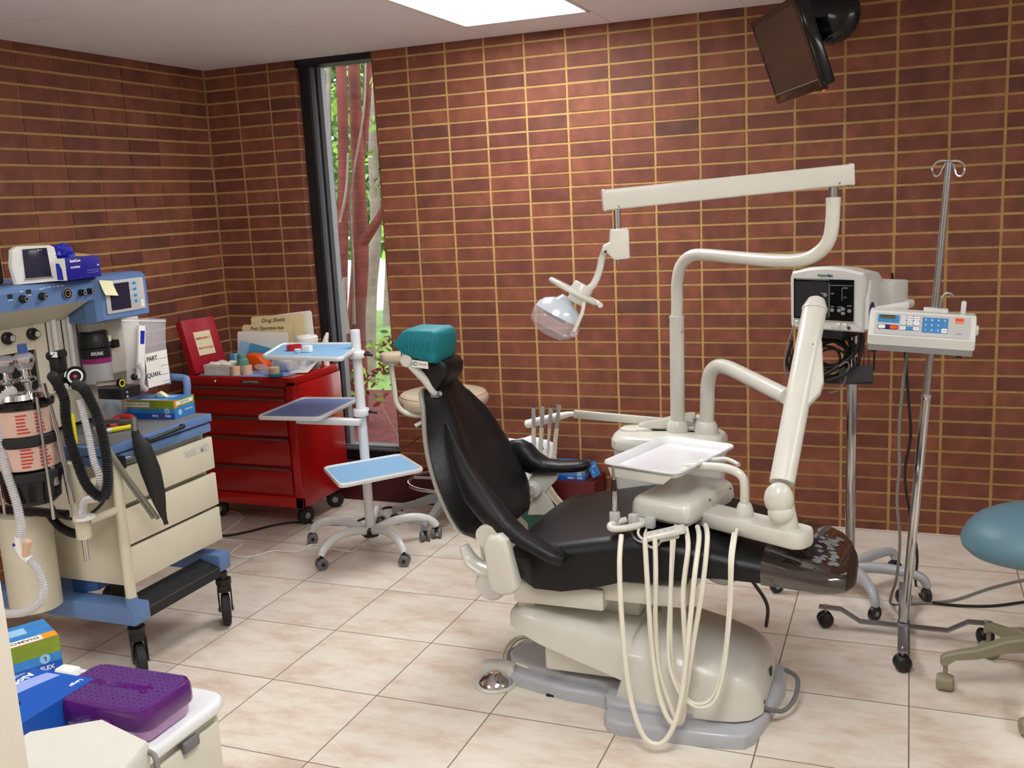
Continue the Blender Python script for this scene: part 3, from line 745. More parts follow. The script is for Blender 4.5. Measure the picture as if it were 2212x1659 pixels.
# beam
a = Vector((2.232, -1.50, 1.617)); b_ = Vector((1.532, -1.768, 1.577))
X = (b_-a).normalized(); FB = frame((a+b_)/2, X, (0, 0, 1)); L = (b_-a).length
mb = MB().box((0, 0, 0), (L, .062, .042), 'cream_plastic', T=FB, bev=.007, seg=3)
mb.box((L/2-.004, 0, 0), (.012, .066, .046), 'cream_plastic', T=FB, bev=.006).box((-L/2+.004, 0, 0), (.012, .066, .046), 'cream_plastic', T=FB, bev=.006)
for s in (L/2-.045, -L/2+.045):
    for zz in (.022, -.022): mb.sphere((s, -.022, zz), .0035, 'steel', T=FB, u=8, v=6)
put('beam', mb, lt)
# knuckle and lamp head
mb = MB()
KN = Matrix.Translation((1.572, -1.745, 0)) @ Matrix.Rotation(math.radians(20), 4, 'Z') @ Matrix.Rotation(PI/2, 4, 'X')
mb.prism([(-.026, 1.49), (.024, 1.492), (.029, 1.485), (.029, 1.40), (-.018, 1.397), (-.040, 1.42), (-.055, 1.426), (-.050, 1.442), (-.030, 1.452), (-.028, 1.48)], .036, 'cream_plastic', T=KN, bev=.005)
mb.sphere((1.545, -1.80, 1.425), .004, 'ink', u=8, v=6)
mb.tube([(1.572, -1.76, 1.397), (1.572, -1.76, 1.382)], .003, 'steel')
put('knuckle', mb, lt)
mb = MB().tube([(1.533, -1.765, 1.425), (1.522, -1.765, 1.40), (1.513, -1.765, 1.365), (1.495, -1.768, 1.325), (1.47, -1.77, 1.305)], .011, 'cream_plastic', sm=5)
put('head_arm', mb, lt)
HT = Matrix.Translation((1.452, -1.775, 1.30)) @ Euler((math.radians(-12), math.radians(28), 0)).to_matrix().to_4x4()
mb = MB().lathe([(.030, .028), (.033, .022), (.034, -.016), (.028, -.02), (.026, -.035), (0, -.035)][::-1], (0, 0, 0), 'cream_plastic', T=HT)
mb.lathe([(.018, -.03), (.03, -.045), (.06, -.062), (.072, -.078), (.076, -.095), (.072, -.095), (.055, -.07), (0, -.06)], (0, 0, -.0), 'reflector', T=HT @ TR((-.028, -.008, 0)))
mb.box((-.02, -.06, -.098), (.07, .02, .014), 'dark_grey', T=HT, bev=.003)
put('lamp_head', mb, lt)
mb = MB(); ring = [(.086*math.cos(2*PI*k/40)-.012, .086*math.sin(2*PI*k/40), -.006) for k in range(41)]
mb.tube([HT @ Vector(p) for p in ring[2:38]], .0085, 'cream_plastic')
mb.tube([HT @ Vector((.035, -.06, -.006)), HT @ Vector((.05, -.062, -.05)), HT @ Vector((.052, -.05, -.11))], .006, 'cream_plastic')
put('handle_ring', mb, lt)
mb = MB().lathe([(.076, -.095), (.078, -.11), (.07, -.14), (.045, -.16), (0, -.165)], (-.028, -.008, 0), 'acrylic', T=HT)
mb.box((.05, -.03, -.115), (.02, .03, .03), 'acrylic', T=HT, bev=.005)
put('clear_shield', mb, lt)
# ---- delivery unit
du = thing('delivery_unit', 'cream dental delivery arm with control head and hanging white hoses over the chair', 'delivery unit', (1.72, -1.18, .72))
mb = MB().lathe([(.042, 0), (.044, .006), (.040, .03), (.034, .042), (.03, .045)], (1.723, -1.18, .722), 'cream_plastic')
mb.tube([(1.723, -1.18, .73), (1.728, -1.18, .84), (1.73, -1.181, .895), (1.742, -1.19, .945), (1.768, -1.205, .972), (1.81, -1.235, .975), (1.90, -1.34, .96), (2.045, -1.52, .935)], .0262, 'cream_plastic', n=24, sm=5)
put('post', mb, du)
top = Vector((2.128, -1.50, 1.222)); bot = Vector((2.068, -1.925, .722)); ax = (bot-top).normalized()
DA = frame(top, ax, (1, 0, 0)); LA = (bot-top).length
rings = []
for t, hw, hh in [(-.03, .014, .012), (-.022, .026, .022), (0, .034, .027), (.03, .037, .029), (.5*LA, .037, .029), (LA-.05, .036, .029)]:
    rings.append([(t, hw*math.cos(2*PI*k/24)*1.0, hh*math.sin(2*PI*k/24)) for k in range(24)])
mb = MB().loft(rings, 'cream_plastic', T=DA)
mb.loft([[(t, r*1.03*math.cos(2*PI*k/24), .8*r*1.03*math.sin(2*PI*k/24)) for k in range(24)] for t, r in ((.008, .0368), (.012, .038), (.018, .038))], 'cream_plastic', T=DA)
mb.prism([(.10, -.0), (.13, .018), (.27, .044), (.31, .04), (.36, .01), (.36, -.0)], .03, 'cream_plastic', T=DA @ TR((0, .022, -.015)), bev=.01)
mb.sphere((.16, .02, .034), .003, 'steel', T=DA, u=8, v=6)
put('flex_arm', mb, du)
mb = MB().sphere(tuple(bot), .042, 'cream_plastic', sc=(1.0, .85, 1.15), u=24, v=16)
mb.sphere(tuple(bot+Vector((.005, -.005, -.04))), .036, 'cream_plastic', sc=(1, .8, .9), u=24, v=16)
mb.tube([(2.082, -1.915, .70), (2.088, -1.91, .645), (2.088, -1.91, .63)], [.028, .032, .032], 'cream_plastic', n=24)
put('elbow', mb, du)
c0 = Vector((1.80, -1.745, .606)); c1 = Vector((2.150, -1.93, .610)); X = (c1-c0).normalized()
BT = frame((c0+c1)/2, X, Vector((0, 0, 1)).cross(X)); LB = (c1-c0).length
pb_ = rrect(LB, .098, .035, 6)
mb = MB().loft([[(x*s, y*s2, z) for x, y in pb_] for z, s, s2 in ((-.024, .985, .90), (-.016, 1, .99), (.016, 1, 1), (.024, .988, .92))], 'cream_plastic', T=BT)
put('swing_bar', mb, du)
# control head
A_, B_, C_, D_ = Vector((1.612, -1.852, 0)), Vector((1.807, -1.910, 0)), Vector((1.895, -1.60, 0)), Vector((1.70, -1.545, 0))
hc = (A_+B_+C_+D_)/4; hx = (B_-A_).normalized(); HH = frame((hc.x, hc.y, 0), hx, Vector((0, 0, 1)).cross(hx)); hw = (B_-A_).length; hl = (C_-B_).length
pr_ = lambda sx, sy, r: [(x, y) for x, y in rrect(hw*sx, hl*sy, r, 5)]
mb = MB().loft([[(x, y, z) for x, y in pr_(sx, sy, r)] for z, sx, sy, r in ((.618, .98, .985, .02), (.624, 1, 1, .02), (.655, .985, .99, .024), (.668, .95, .97, .028), (.675, .88, .935, .03), (.677, .7, .8, .03))], 'cream_plastic', T=HH)
mb.box((hw*.5, .05, .64), (.002, .11, .012), 'light_grey', T=HH)
for q in (.12, -.02): mb.sphere((hw*.495, q, .657), .003, 'ink', T=HH, u=8, v=6)
mb.box((0, 0, .612), (hw*.9, hl*.9, .01), 'grey_white', T=HH)
put('control_head', mb, du)
mb = MB().bx(-.075, -.035, -hl/2-.045, -hl/2+.03, .598, .616, 'grey_white', T=HH, bev=.004)
# front holder yoke, left
mb.tube([HH @ Vector(p) for p in ((-.02, -hl/2+.02, .618), (-.045, -hl/2-.05, .606), (-.095, -hl/2-.10, .603), (-.115, -hl/2-.085, .608), (-.09, -hl/2-.04, .614))], .011, 'cream_plastic', sm=5)
mb.box((-.112, -hl/2-.068, .628), (.028, .022, .036), 'light_grey', T=HH, bev=.004)
mb.box((-.06, -hl/2-.045, .622), (.028, .022, .036), 'light_grey', T=HH, bev=.004)
mb.box((-.01, -hl/2-.03, .618), (.028, .022, .036), 'light_grey', T=HH, bev=.004)
put('holder_bar', mb, du)
TP = HH @ TR((.065, -hl/2-.075, .604), .10, -.22, .55)
mb = MB().prism(rrect(.125, .045, .012), .014, 'cream_plastic', T=TP, bev=.004)
mb.prism(rrect(.06, .03, .006), .016, 'grey_white', T=TP @ TR((.01, 0, -.014)), bev=.003)
for q in range(4): mb.prism(rrect(.010, .012, .003), .0010, 'light_grey', T=TP @ TR((-.04+.022*q, .002, .0142)))
put('touchpad', mb, du)
def hose(pts, r, parent, m='hose_cream', name='hose'): return put(name, MB().tube(pts, r, m, n=10, sm=9), parent)
hose([(1.63, -2.02, .61), (1.642, -2.09, .55), (1.652, -2.12, .40), (1.672, -2.14, .20), (1.705, -2.15, .075), (1.745, -2.15, .035), (1.785, -2.14, .06), (1.818, -2.12, .16), (1.838, -2.09, .35), (1.850, -2.05, .52), (1.848, -1.97, .60), (1.83, -1.90, .612)], .0075, du)
hose([(1.70, -2.02, .61), (1.708, -2.04, .52), (1.715, -2.05, .40), (1.722, -2.055, .28), (1.745, -2.08, .16), (1.775, -2.10, .095), (1.80, -2.10, .085), (1.822, -2.08, .16), (1.845, -2.06, .32), (1.868, -2.03, .48), (1.872, -1.97, .60), (1.85, -1.88, .612)], .0075, du)
hose([(1.725, -2.00, .61), (1.730, -2.02, .50), (1.728, -2.03, .36), (1.74, -2.05, .22), (1.775, -2.07, .12), (1.80, -2.08, .075), (1.815, -2.06, .10), (1.818, -2.04, .25), (1.812, -2.03, .45), (1.822, -2.0, .58), (1.80, -1.92, .612)], .0075, du)
hose([(1.775, -2.00, .60), (1.772, -2.02, .45), (1.765, -2.03, .30), (1.775, -2.05, .22), (1.81, -2.07, .155), (1.86, -2.07, .125), (1.905, -2.06, .15), (1.930, -2.04, .25), (1.945, -2.02, .42), (1.948, -2.0, .55), (1.945, -1.92, .60), (1.94, -1.85, .60)], .0055, du)
hose([(1.78, -1.99, .60), (1.775, -2.02, .45), (1.775, -2.03, .25), (1.80, -2.05, .17), (1.85, -2.07, .135), (1.90, -2.05, .16), (1.928, -2.03, .28), (1.940, -2.01, .45), (1.940, -1.99, .56), (1.935, -1.90, .60)], .005, du)
for k, zz in enumerate((.585, .592, .575)):
    mb = MB().tube([HH @ Vector(p) for p in ((-.07+.02*k, -hl/2+.0, .61), (-.05+.02*k, -hl/2-.07, zz), (.0+.02*k, -hl/2-.10, zz-.006), (.05, -hl/2-.06, zz+.01), (.06, -hl/2-.0, .61))], .004, 'hose_cream' if k else 'steel', sm=6)
    put('hose_loop', mb, du)
# handpiece standing in the holder
hq = HH @ Vector((-.112, -hl/2-.068, 0))
hp_ = thing('dental_handpiece', 'black and silver dental handpiece upright in the delivery holder', 'handpiece', (hq.x, hq.y, .612))
mb = MB().lathe([(.006, 0), (.0075, .01), (.0085, .02), (.0085, .03)], (hq.x, hq.y, .612), 'black_plastic'); put('coupling', mb, hp_)
mb = MB().lathe([(.0085, .03), (.009, .032), (.009, .098), (.0085, .10)], (hq.x, hq.y, .612), 'chrome'); put('barrel', mb, hp_)
mb = MB().lathe([(.0085, .10), (.009, .105), (.0065, .118), (.006, .135)], (hq.x, hq.y, .612), 'black_plastic'); mb.lathe([(.006, .135), (.0045, .15), (.004, .175), (0, .178)], (hq.x, hq.y, .612), 'steel'); put('head', mb, hp_)
# tray support arm and tray
mb = MB().lathe([(.024, .0), (.026, .008), (.026, .02), (.02, .04), (.016, .045)], (1.957, -1.825, .628), 'cream_plastic')
mb.tube([(1.957, -1.825, .665), (1.957, -1.825, .715), (1.953, -1.823, .745), (1.935, -1.818, .762), (1.90, -1.80, .768), (1.84, -1.78, .765), (1.76, -1.75, .75)], .0135, 'cream_plastic', sm=6, n=16)
mb.tube([(1.93, -1.76, .77), (1.88, -1.72, .775), (1.80, -1.72, .76)], .007, 'cream_plastic', sm=4)
put('tray_arm', mb, du)
TT = [Vector((1.547, -1.822, 0)), Vector((1.800, -1.955, 0)), Vector((1.870, -1.52, 0)), Vector((1.606, -1.49, 0))]
tcx = (TT[0]+TT[1]+TT[2]+TT[3])/4; ty = ((TT[2]+TT[3])/2-(TT[0]+TT[1])/2).normalized(); tx = ((TT[1]+TT[2])/2-(TT[0]+TT[3])/2).normalized()
TM = frame((tcx.x, tcx.y, 0), tx, ty); tw = .272; tl = .385
mb = MB().bx(-.05, .05, -.08, .08, .744, .75, 'cream_plastic', T=TM, bev=.002)
mb.prism([(-tw*.42, 0), (-tw*.38, -.028), (tw*.30, -.028), (tw*.42, 0)], .004, 'cream_plastic', T=TM @ TR((0, -tl*.47, .763), PI/2, 0, 0), bev=.001)
put('tray_bracket', mb, du)
tr_ = thing('instrument_tray', 'white rectangular plastic tray resting on the delivery arm', 'tray', (tcx.x, tcx.y, .75))
def tray_ring(w, l, r, z): return [(x, y, z) for x, y in rrect(w, l, r, 5)]
mb = MB().loft([tray_ring(tw*.80, tl*.86, .02, .752), tray_ring(tw*.86, tl*.90, .025, .754), tray_ring(tw*.93, tl*.95, .03, .772), tray_ring(tw, tl, .035, .777), tray_ring(tw*1.01, tl*1.01, .036, .774), tray_ring(tw*1.01, tl*1.01, .036, .777), tray_ring(tw, tl, .034, .780),
             tray_ring(tw*.925, tl*.945, .028, .775), tray_ring(tw*.85, tl*.895, .024, .758), tray_ring(tw*.80, tl*.85, .02, .756)], 'white_enamel', T=TM)
put('pan', mb, tr_)
# ---- assistant arm
aa = thing('assistant_arm', 'thin cream arm with white suction holder reaching toward the chair back', 'assistant arm', (1.50, -1.18, .727))
mb = MB().lathe([(.034, 0), (.034, .010), (.030, .014), (0, .014)], (1.49, -1.18, .724), 'cream_plastic')
X = Vector((1.66-1.49, .03, .035)); lc = frame((1.575, -1.165, .757), X, (0, 1, 0))
mb.loft([[(x*s, y*s, z) for x, y in rrect(.215, .05, .024, 6)] for z, s in ((-.010, .97), (-.006, 1), (.008, 1), (.012, .96))], 'cream_plastic', T=lc)
put('lower_link', mb, aa)
a0_ = Vector((1.68, -1.09, .728)); a1_ = Vector((1.200, -1.13, .764))
X = (a1_-a0_); FM = frame((a0_+a1_)/2, X, (0, 0, 1)); mb = MB().box((0, 0, 0), (X.length, .030, .02), 'cream_plastic', T=FM, bev=.003)
mb.box((1.69, -1.11, .745), (.05, .05, .05), 'cream_plastic', bev=.006)
put('upper_link', mb, aa)
h0 = Vector((1.012, -1.155, .722)); h1 = Vector((1.150, -1.15, .758))
mb = MB().tube([h0+(h0-h1)*.05, h0, h0.lerp(h1, .95), h1, h1.lerp(Vector((1.185, -1.14, .765)), .9), (1.2, -1.135, .765)], [.010, .0165, .0165, .014, .011, .009], 'white_plastic', n=18)
for t in (.22, .5, .78): q = h0.lerp(h1, t); mb.tube([q-Vector((.003, 0, .001)), q+Vector((.003, 0, .001))], .0175, 'grey_white', n=18)
put('holder', mb, aa)
for k, (tx_, bx_, zt, zb) in enumerate(((1.052, 1.042, .795, .54), (1.090, 1.066, .803, .54), (1.124, 1.092, .798, .52), (1.158, 1.115, .812, .52))):
    lab = ['silver suction handpiece leftmost in the holder beside the chair back', 'silver suction handpiece second from left in the white holder',
           'thin silver syringe third from left in the white holder', 'tall silver suction handpiece rightmost in the white holder'][k]
    y = -1.178
    t_ = thing('suction_handpiece', lab, 'handpiece', (tx_, y, .74), 0, 'handpieces in the assistant holder')
    zt0 = .735
    def P_(z): f = (zt-z)/(zt-zb); return (tx_+(bx_-tx_)*f, y-.004*f, z)
    mb = MB().tube([P_(zt0-.03), P_(zt0+.02), P_(zt-.03), P_(zt-.012), P_(zt)], [.006, .0085, .0075, .0085, .006], 'satin', n=14)
    mb.tube([P_(zt-.001), P_(zt+.002)], [.006, .005], 'ink', n=12)
    if k in (1, 3): mb.tube([P_(zt-.02), tuple(Vector(P_(zt-.008))+Vector((-.010, 0, .006)))], .0035, 'steel')
    put('tip', mb, t_)
    mb = MB().tube([P_(zt0-.02), P_(.66), P_(.60), (1.062+.008*k, -1.20, .545), (1.092+.008*k, -1.20, .48), (1.14+.008*k, -1.20, .42), (1.22+.02*k, -1.21, .34), (1.36, -1.23, .34), (1.42+.01*k, -1.22, .47)], [.0085, .0085, .0082, .008, .0075, .0075, .0075, .0075, .0075] if k != 2 else [.007, .005, .0035, .0035, .0035, .0035, .0035, .0035, .0035], 'hose_cream', sm=5)
    put('hose', mb, t_)
# ================================================================ ROLLING TRAY STAND
PX, PY = 0.052, -0.80
ts = thing('tray_stand', 'white rolling stand with three blue-lined trays in front of the red tool chest', 'tray stand', (PX, PY, 0))
mb = MB().tube([(PX, PY, .075), (PX, PY, 1.043)], .0225, 'white_enamel', n=28)
mb.lathe([(.0225, 1.043), (.021, 1.047), (0, 1.048)], (PX, PY, 0), 'white_enamel')
put('pole', mb, ts)
mb = MB().lathe([(.02, .055), (.036, .06), (.038, .075), (.036, .098), (.026, .104), (.0225, .106)], (PX, PY, 0), 'black_plastic')
for k in range(5):
    a = math.radians(-105+72*k+36); mb.box((PX+.030*math.cos(a), PY+.030*math.sin(a), .083), (.02, .03, .036), 'black_plastic', T=None, bev=.006)
put('hub', mb, ts)
for k in range(5):
    a = math.radians(-105+72*k); c, s_ = math.cos(a), math.sin(a)
    L_ = [(.03, .092), (.09, .112), (.16, .122), (.22, .120), (.27, .105), (.305, .082), (.318, .062)]
    mb = MB().tube([(PX+r*c, PY+r*s_, z) for r, z in L_], [.016, .0165, .0165, .0165, .0165, .0155, .014], 'white_enamel', n=14, sm=5, flat=1.25)
    lg = put('leg', mb, ts)
    caster(lg, PX+.318*c, PY+.318*s_, .026, .046, [.9, .3, 1.9, -.4, .6][k], stem_top=.066)
def rpoly(P, r, n=5):
    out = []; m = len(P)
    for i in range(m):
        p = Vector(P[i][:2]); a = (Vector(P[i-1][:2])-p).normalized(); b = (Vector(P[(i+1) % m][:2])-p).normalized()
        s0 = p+a*r; s1 = p+b*r
        for k in range(n+1):
            t = k/n; out.append(tuple((1-t)**2*s0+2*t*(1-t)*p+t*t*s1))
    return out
def shelf(P, z, mat_lining, arm=None, label=None):
    P = P if sum((P[i][0]*P[(i+1) % 4][1]-P[(i+1) % 4][0]*P[i][1]) for i in range(4)) > 0 else P[::-1]
    o_ = rpoly(P, .035); cx = sum(p[0] for p in P)/4; cy = sum(p[1] for p in P)/4
    def sc(d, zz): return [(cx+(x-cx)*(1-d/math.hypot(x-cx, y-cy)), cy+(y-cy)*(1-d/math.hypot(x-cx, y-cy)), zz) for x, y in o_]
    mb = MB().loft([sc(.012, z-.012), sc(.003, z-.010), sc(0, z-.003), sc(0, z+.004), sc(.004, z+.009), sc(.011, z+.009), sc(.015, z+.004), sc(.016, z)], 'white_enamel')
    s = put('shelf', mb, ts)
    put('lining', MB().loft([sc(.016, z-.0005), sc(.016, z+.0015)], mat_lining), s, smooth=0)
    return s
s1 = shelf([(-.290, -1.06), (-.43, -.685), (.0, -.655), (.150, -1.085)], .958, 'tray_blue')
s2 = shelf([(-.385, -1.01), (-.42, -.57), (-.105, -.54), (-.06, -.985)], .665, 'tray_blue_dark')
s3 = shelf([(-.075, -.97), (.175, -.675), (.412, -.895), (.165, -1.215)], .430, 'tray_blue')
def clamp(z, parent, knob_a):
    mb = MB().lathe([(.0235, 0), (.036, 0), (.038, .003), (.038, .030), (.036, .033), (.0235, .033)], (PX, PY, z), 'white_enamel')
    mb.box((PX+.036*math.cos(knob_a), PY+.036*math.sin(knob_a), z+.0165), (.02, .02, .014), 'black_plastic', bev=.003)
    mb.tube([(PX+.04*math.cos(knob_a), PY+.04*math.sin(knob_a), z+.0165), (PX+.075*math.cos(knob_a), PY+.075*math.sin(knob_a), z+.010)], .006, 'black_plastic')
    put('clamp', mb, parent)
clamp(.915, s1, .25); clamp(.645, s2, .25); clamp(.385, s3, -1.2)
put('bracket', MB().tube([(PX, PY-.01, .935), (-.02, -.83, .945)], .012, 'white_enamel'), s1)
mb = MB().prism([(-.04, -.018), (.24, -.030), (.27, -.022), (.27, .022), (.24, .030), (-.04, .018)], .030, 'white_enamel', T=frame((PX-.02, PY-.05, .640), (-.27, -.045, .012), (0, 1, 0)), bev=.005)
put('bracket', mb, s2)
put('bracket', MB().tube([(PX, PY-.02, .40), (.11, -.90, .415)], .012, 'white_enamel'), s3)
# things on its top shelf
ZT = .9605
q = (-.225, -.89)
rt = one('tape_roll', MB().lathe([(.036, 0), (.036, .022), (.0345, .0235), (.031, .0235), (.0305, .022), (.0305, 0)], (-.235, -.87, ZT), 'red_tape', n=36), 'red tape roll lying on the top tray of the white stand', 'tape roll', (-.235, -.87, ZT))
cp = one('cup', MB().lathe([(.010, 0), (.012, .002), (.017, .016), (.0175, .017), (.0165, .017), (.011, .004), (0, .004)], (-.165, -.945, ZT), 'white_enamel'), 'tiny white round cup on the top tray in front of the red tape', 'cup', (-.165, -.945, ZT))
sb = one('dispenser_box', MB().box((-.128, -.925, ZT+.016), (.042, .03, .032), 'white_plastic', T=None, bev=.004), 'small white square box on the top tray beside the tiny cup', 'box', (-.128, -.925, ZT))
# ================================================================ RED TOOL CHEST
CX0, CX1, CY0, CY1, CZ0, CZ1 = -1.070, -.410, -.660, -.215, .115, .785
tc_ = thing('tool_chest', 'red rolling steel tool chest with six drawers under the window', 'tool chest', ((CX0+CX1)/2, (CY0+CY1)/2, 0))
mb = MB().bx(CX0, CX1, CY0+.012, CY1, CZ0, .745, 'red_enamel', bev=.004)
mb.bx(CX0, CX0+.035, CY0, CY0+.02, CZ0, CZ1-.02, 'red_enamel', bev=.003).bx(CX1-.045, CX1, CY0, CY0+.02, CZ0, CZ1-.02, 'red_enamel', bev=.003)
mb.bx(CX0, CX1, CY0, CY0+.02, CZ0, .172, 'red_enamel', bev=.003).bx(CX0, CX1, CY0, CY0+.02, .742, CZ1-.005, 'red_enamel', bev=.003)
mb.prism(rpoly([(CX0, CY0), (CX1, CY0), (CX1, CY1), (CX0, CY1)], .03), .04, 'red_enamel', T=TR((0, 0, .745)), bev=.006)
put('cabinet', mb, tc_)
ink = MB()
for i, (z0, z1) in enumerate(((.693, .735), (.590, .682), (.488, .582), (.332, .478), (.186, .324))):
    d = put('drawer', MB().bx(CX0+.045, CX1-.052, CY0-.003, CY0+.02, z0, z1, 'red_front', bev=.003), tc_)
    put('handle', MB().bx(CX0+.045, CX1-.052, CY0-.013, CY0-.002, z1-.014, z1-.001, 'drawer_trim', bev=.003), d)
put('drawer', MB().bx(CX0+.045, CX1-.052, CY0-.002, CY0+.02, .745, .776, 'red_front', bev=.003), tc_)
mb = MB().lathe([(.008, 0), (.009, .003), (.006, .006), (0, .006)], (0, 0, 0), 'chrome', T=TR((-.875, CY0-.002, .762), PI/2, 0, 0)); put('lock', mb, tc_)
mb = MB().box((-.655, CY0-.003, .762), (.125, .003, .020), 'drawer_trim', bev=.001)
mb.text('CRAFTSMAN', .013, 'light_grey', frame((-.655, CY0-.0047, .762), (1, 0, 0), (0, 0, 1)), sx=1.25); put('badge', mb, tc_)
# marker writing on the drawer fronts
rs = random.Random(9)
mb = MB()
for z, n_ in ((.66, 3), (.60, 3), (.545, 3), (.51, 4), (.43, 3), (.40, 2), (.28, 2)):
    for k in range(n_):
        x = CX0+.14+rs.random()*.36; P = [(x+.006*t, CY0-.0036, z+rs.uniform(-.006, .006)) for t in range(rs.randint(6, 12))]
        mb.tube(P, .0008, 'maroon', n=4)
put('handwriting', mb, tc_, smooth=0)
for x, y, rz in ((CX1-.06, CY0+.10, 1.2), (CX0+.06, CY0+.10, .3), (CX1-.06, CY1-.06, .5), (CX0+.06, CY1-.06, .2)):
    c = caster(tc_, x, y, .046, .032, rz, wheel='black_rubber', fork='steel', stem_top=.115, twin=False)
# ---- things on the chest
ZQ = CZ1+.001
pad = one('absorbent_pad', MB().loft([[(x, y, ZQ+.0005) for x, y in ((-1.0, -.60), (-.98, -.655), (-.80, -.652), (-.66, -.656), (-.50, -.655), (-.46, -.60), (-.47, -.40), (-.98, -.42))], [(x, y, ZQ+.003) for x, y in ((-1.0, -.60), (-.98, -.655), (-.80, -.652), (-.66, -.656), (-.50, -.655), (-.46, -.60), (-.47, -.40), (-.98, -.42))]], 'blue_pad'),
          'pale blue absorbent sheet spread on top of the tool chest', 'sheet', (-.73, -.55, ZQ), smooth=0)
ZI = ZQ+.0035
# red binder leaning on the left wall
bn = thing('binder', 'red binder with a cream label leaning against the left wall on the tool chest', 'binder', (-1.02, -.52, ZQ))
b0 = Vector((-1.010, -0.591, 0.790)); tn = Vector((-1.050, -0.660, 1.061)); 
b0 = Vector((-1.01, -.635, ZI)); hgt = Vector((-.075, .0, .275)); wid = Vector((.035, .215, 0)); nrm = wid.cross(hgt).normalized()
BF = frame(b0, wid, hgt); W_ = wid.length; H_ = hgt.length
mb = MB().bx(0, W_, 0, H_, -.042, -.038, 'red_plastic', T=BF, bev=.001).bx(0, W_, 0, H_, -.004, 0, 'red_plastic', T=BF, bev=.001).bx(-.002, .004, 0, H_, -.042, 0, 'red_plastic', T=BF, bev=.001)
put('cover', mb, bn)
put('pages', MB().bx(.008, W_-.01, .006, H_-.008, -.034, -.008, 'paper', T=BF), bn, smooth=0)
mb = MB().bx(.055, .165, .09, .215, .0002, .0015, 'cream_label', T=BF)
mb.text('EMERGENCY', .017, 'ink_red', BF @ TR((.11, .178, .002)), bold=.0004); mb.text('PROTOCOLS', .017, 'ink_red', BF @ TR((.11, .125, .002)), bold=.0004)
put('label', mb, bn, smooth=0)
# upright papers and folders at the back: each is its own sheet
def sheet_up(name, label, cat, x0, x1, y, h, lean, m, tilt=0.0, th=.002, writing=None, group=None, z0=None, tab=None):
    z0 = ZI if z0 is None else z0
    T = TR((x0, y, z0), -lean, 0, 0) @ TR((0, 0, 0), 0, -tilt, 0)
    w_ = x1-x0
    mb = MB().prism([(0, 0), (w_, 0), (w_, h-.01), (w_-.01, h), (.01, h+.0), (0, h-.01)] if not tab else [(0, 0), (w_, 0), (w_, h-.012), (w_-.008, h-.002), (tab*w_, h), (tab*w_-.01, h-.014), (0, h-.016)], th, m, T=T @ TR((0, 0, 0), PI/2, 0, 0))
    t = thing(name, label, cat, (x0+w_/2, y, z0), 0, group)
    put('sheet', mb, t, smooth=0)
    if writing:
        mb = MB()
        for s, dx, dz, sz, mm in writing: mb.text(s, sz, mm, T @ TR((w_*dx, -th-.0003, h+dz), PI/2, 0, 0), bold=.0003, shear=.3)
        put('handwriting', mb, t, smooth=0)
    return t
G = 'papers and folders standing on the tool chest'
sheet_up('folder', 'tall white folder rearmost of the papers on the tool chest', 'folder', -.74, -.52, -.262, .262, .12, 'paper', .10, group=G)
sheet_up('folder', 'manila folder marked Drug Sheets standing behind the others', 'folder', -.90, -.56, -.286, .252, .10, 'manila', .06, writing=[('Drug Sheets', .42, -.026, .030, 'ink')], group=G)
sheet_up('folder', 'manila folder marked post operative in front of the drug folder', 'folder', -.945, -.63, -.315, .212, .10, 'manila', .03, writing=[('Post Operative Inst', .50, -.022, .027, 'ink')], group=G)
sheet_up('paper_sheet', 'plain white sheet standing in front of the manila folders', 'paper', -.965, -.64, -.345, .182, .10, 'paper', -.02, group=G)
sheet_up('box_lid', 'grey printed card leaning at the right of the folders', 'card', -.655, -.52, -.375, .15, .10, 'carton', -.55, group=None)
sheet_up('pouch', 'large pale blue sterile pouch leaning before the white sheet', 'pouch', -.95, -.655, -.39, .142, .20, 'pale_blue', -.20, th=.006)
sheet_up('pouch', 'bright blue folded pouch behind the orange holder', 'pouch', -.86, -.64, -.42, .135, .2, 'blue_pouch', -.22, th=.008)
mb = MB()
for k in range(4): mb.box((-.905+.024*k, -.47+.004*(k % 2), ZI+.043), (.022, .012+.008*(k % 2), .085-.004*k), ['blue_pouch', 'pale_blue', 'blue_pouch', 'pale_blue'][k], T=None, bev=.004)
one('pouch_bundle', mb, 'bundle of upright light blue pouches behind the white basket', 'pouches', (-.87, -.47, ZI))
oh = thing('glove_holder', 'orange plastic holder among the pouches on the tool chest', 'holder', (-.72, -.47, ZI))
mb = MB().prism([(0, 0), (.175, 0), (.18, .03), (.12, .03), (.075, .075), (.06, .082), (.01, .085), (0, .078)], .07, 'orange', T=TR((-.80, -.43, ZI), PI/2, 0, 0), bev=.006)
put('body', mb, oh)
# basket
bk_ = thing('basket', 'white slatted plastic basket at the front left of the tool chest', 'basket', (-.87, -.58, ZI))
P0, P1, P2, P3 = -.945, -.795, -.645, -.545
mb = MB().bx(P0, P1, P2, P3, ZI, ZI+.003, 'grey_white')
for x in (P0, P1): mb.bx(x-.001, x+.001, P2, P3, ZI+.038, ZI+.052, 'grey_white')
for y in (P2, P3): mb.bx(P0-.004, P1+.004, y-.002, y+.002, ZI+.040, ZI+.052, 'grey_white')
for x in (P0, P1): mb.bx(x-.003, x+.003, P2, P3, ZI+.048, ZI+.052, 'grey_white')
for k in range(22): mb.bx(P0+k*(P1-P0)/21-.0022, P0+k*(P1-P0)/21+.0022, P2-.001, P2+.001, ZI, ZI+.045, 'grey_white')
for k in range(13):
    for x in (P0, P1): mb.bx(x-.001, x+.001, P2+k*(P3-P2)/12-.002, P2+k*(P3-P2)/12+.002, ZI, ZI+.045, 'grey_white')
put('frame', mb, bk_)
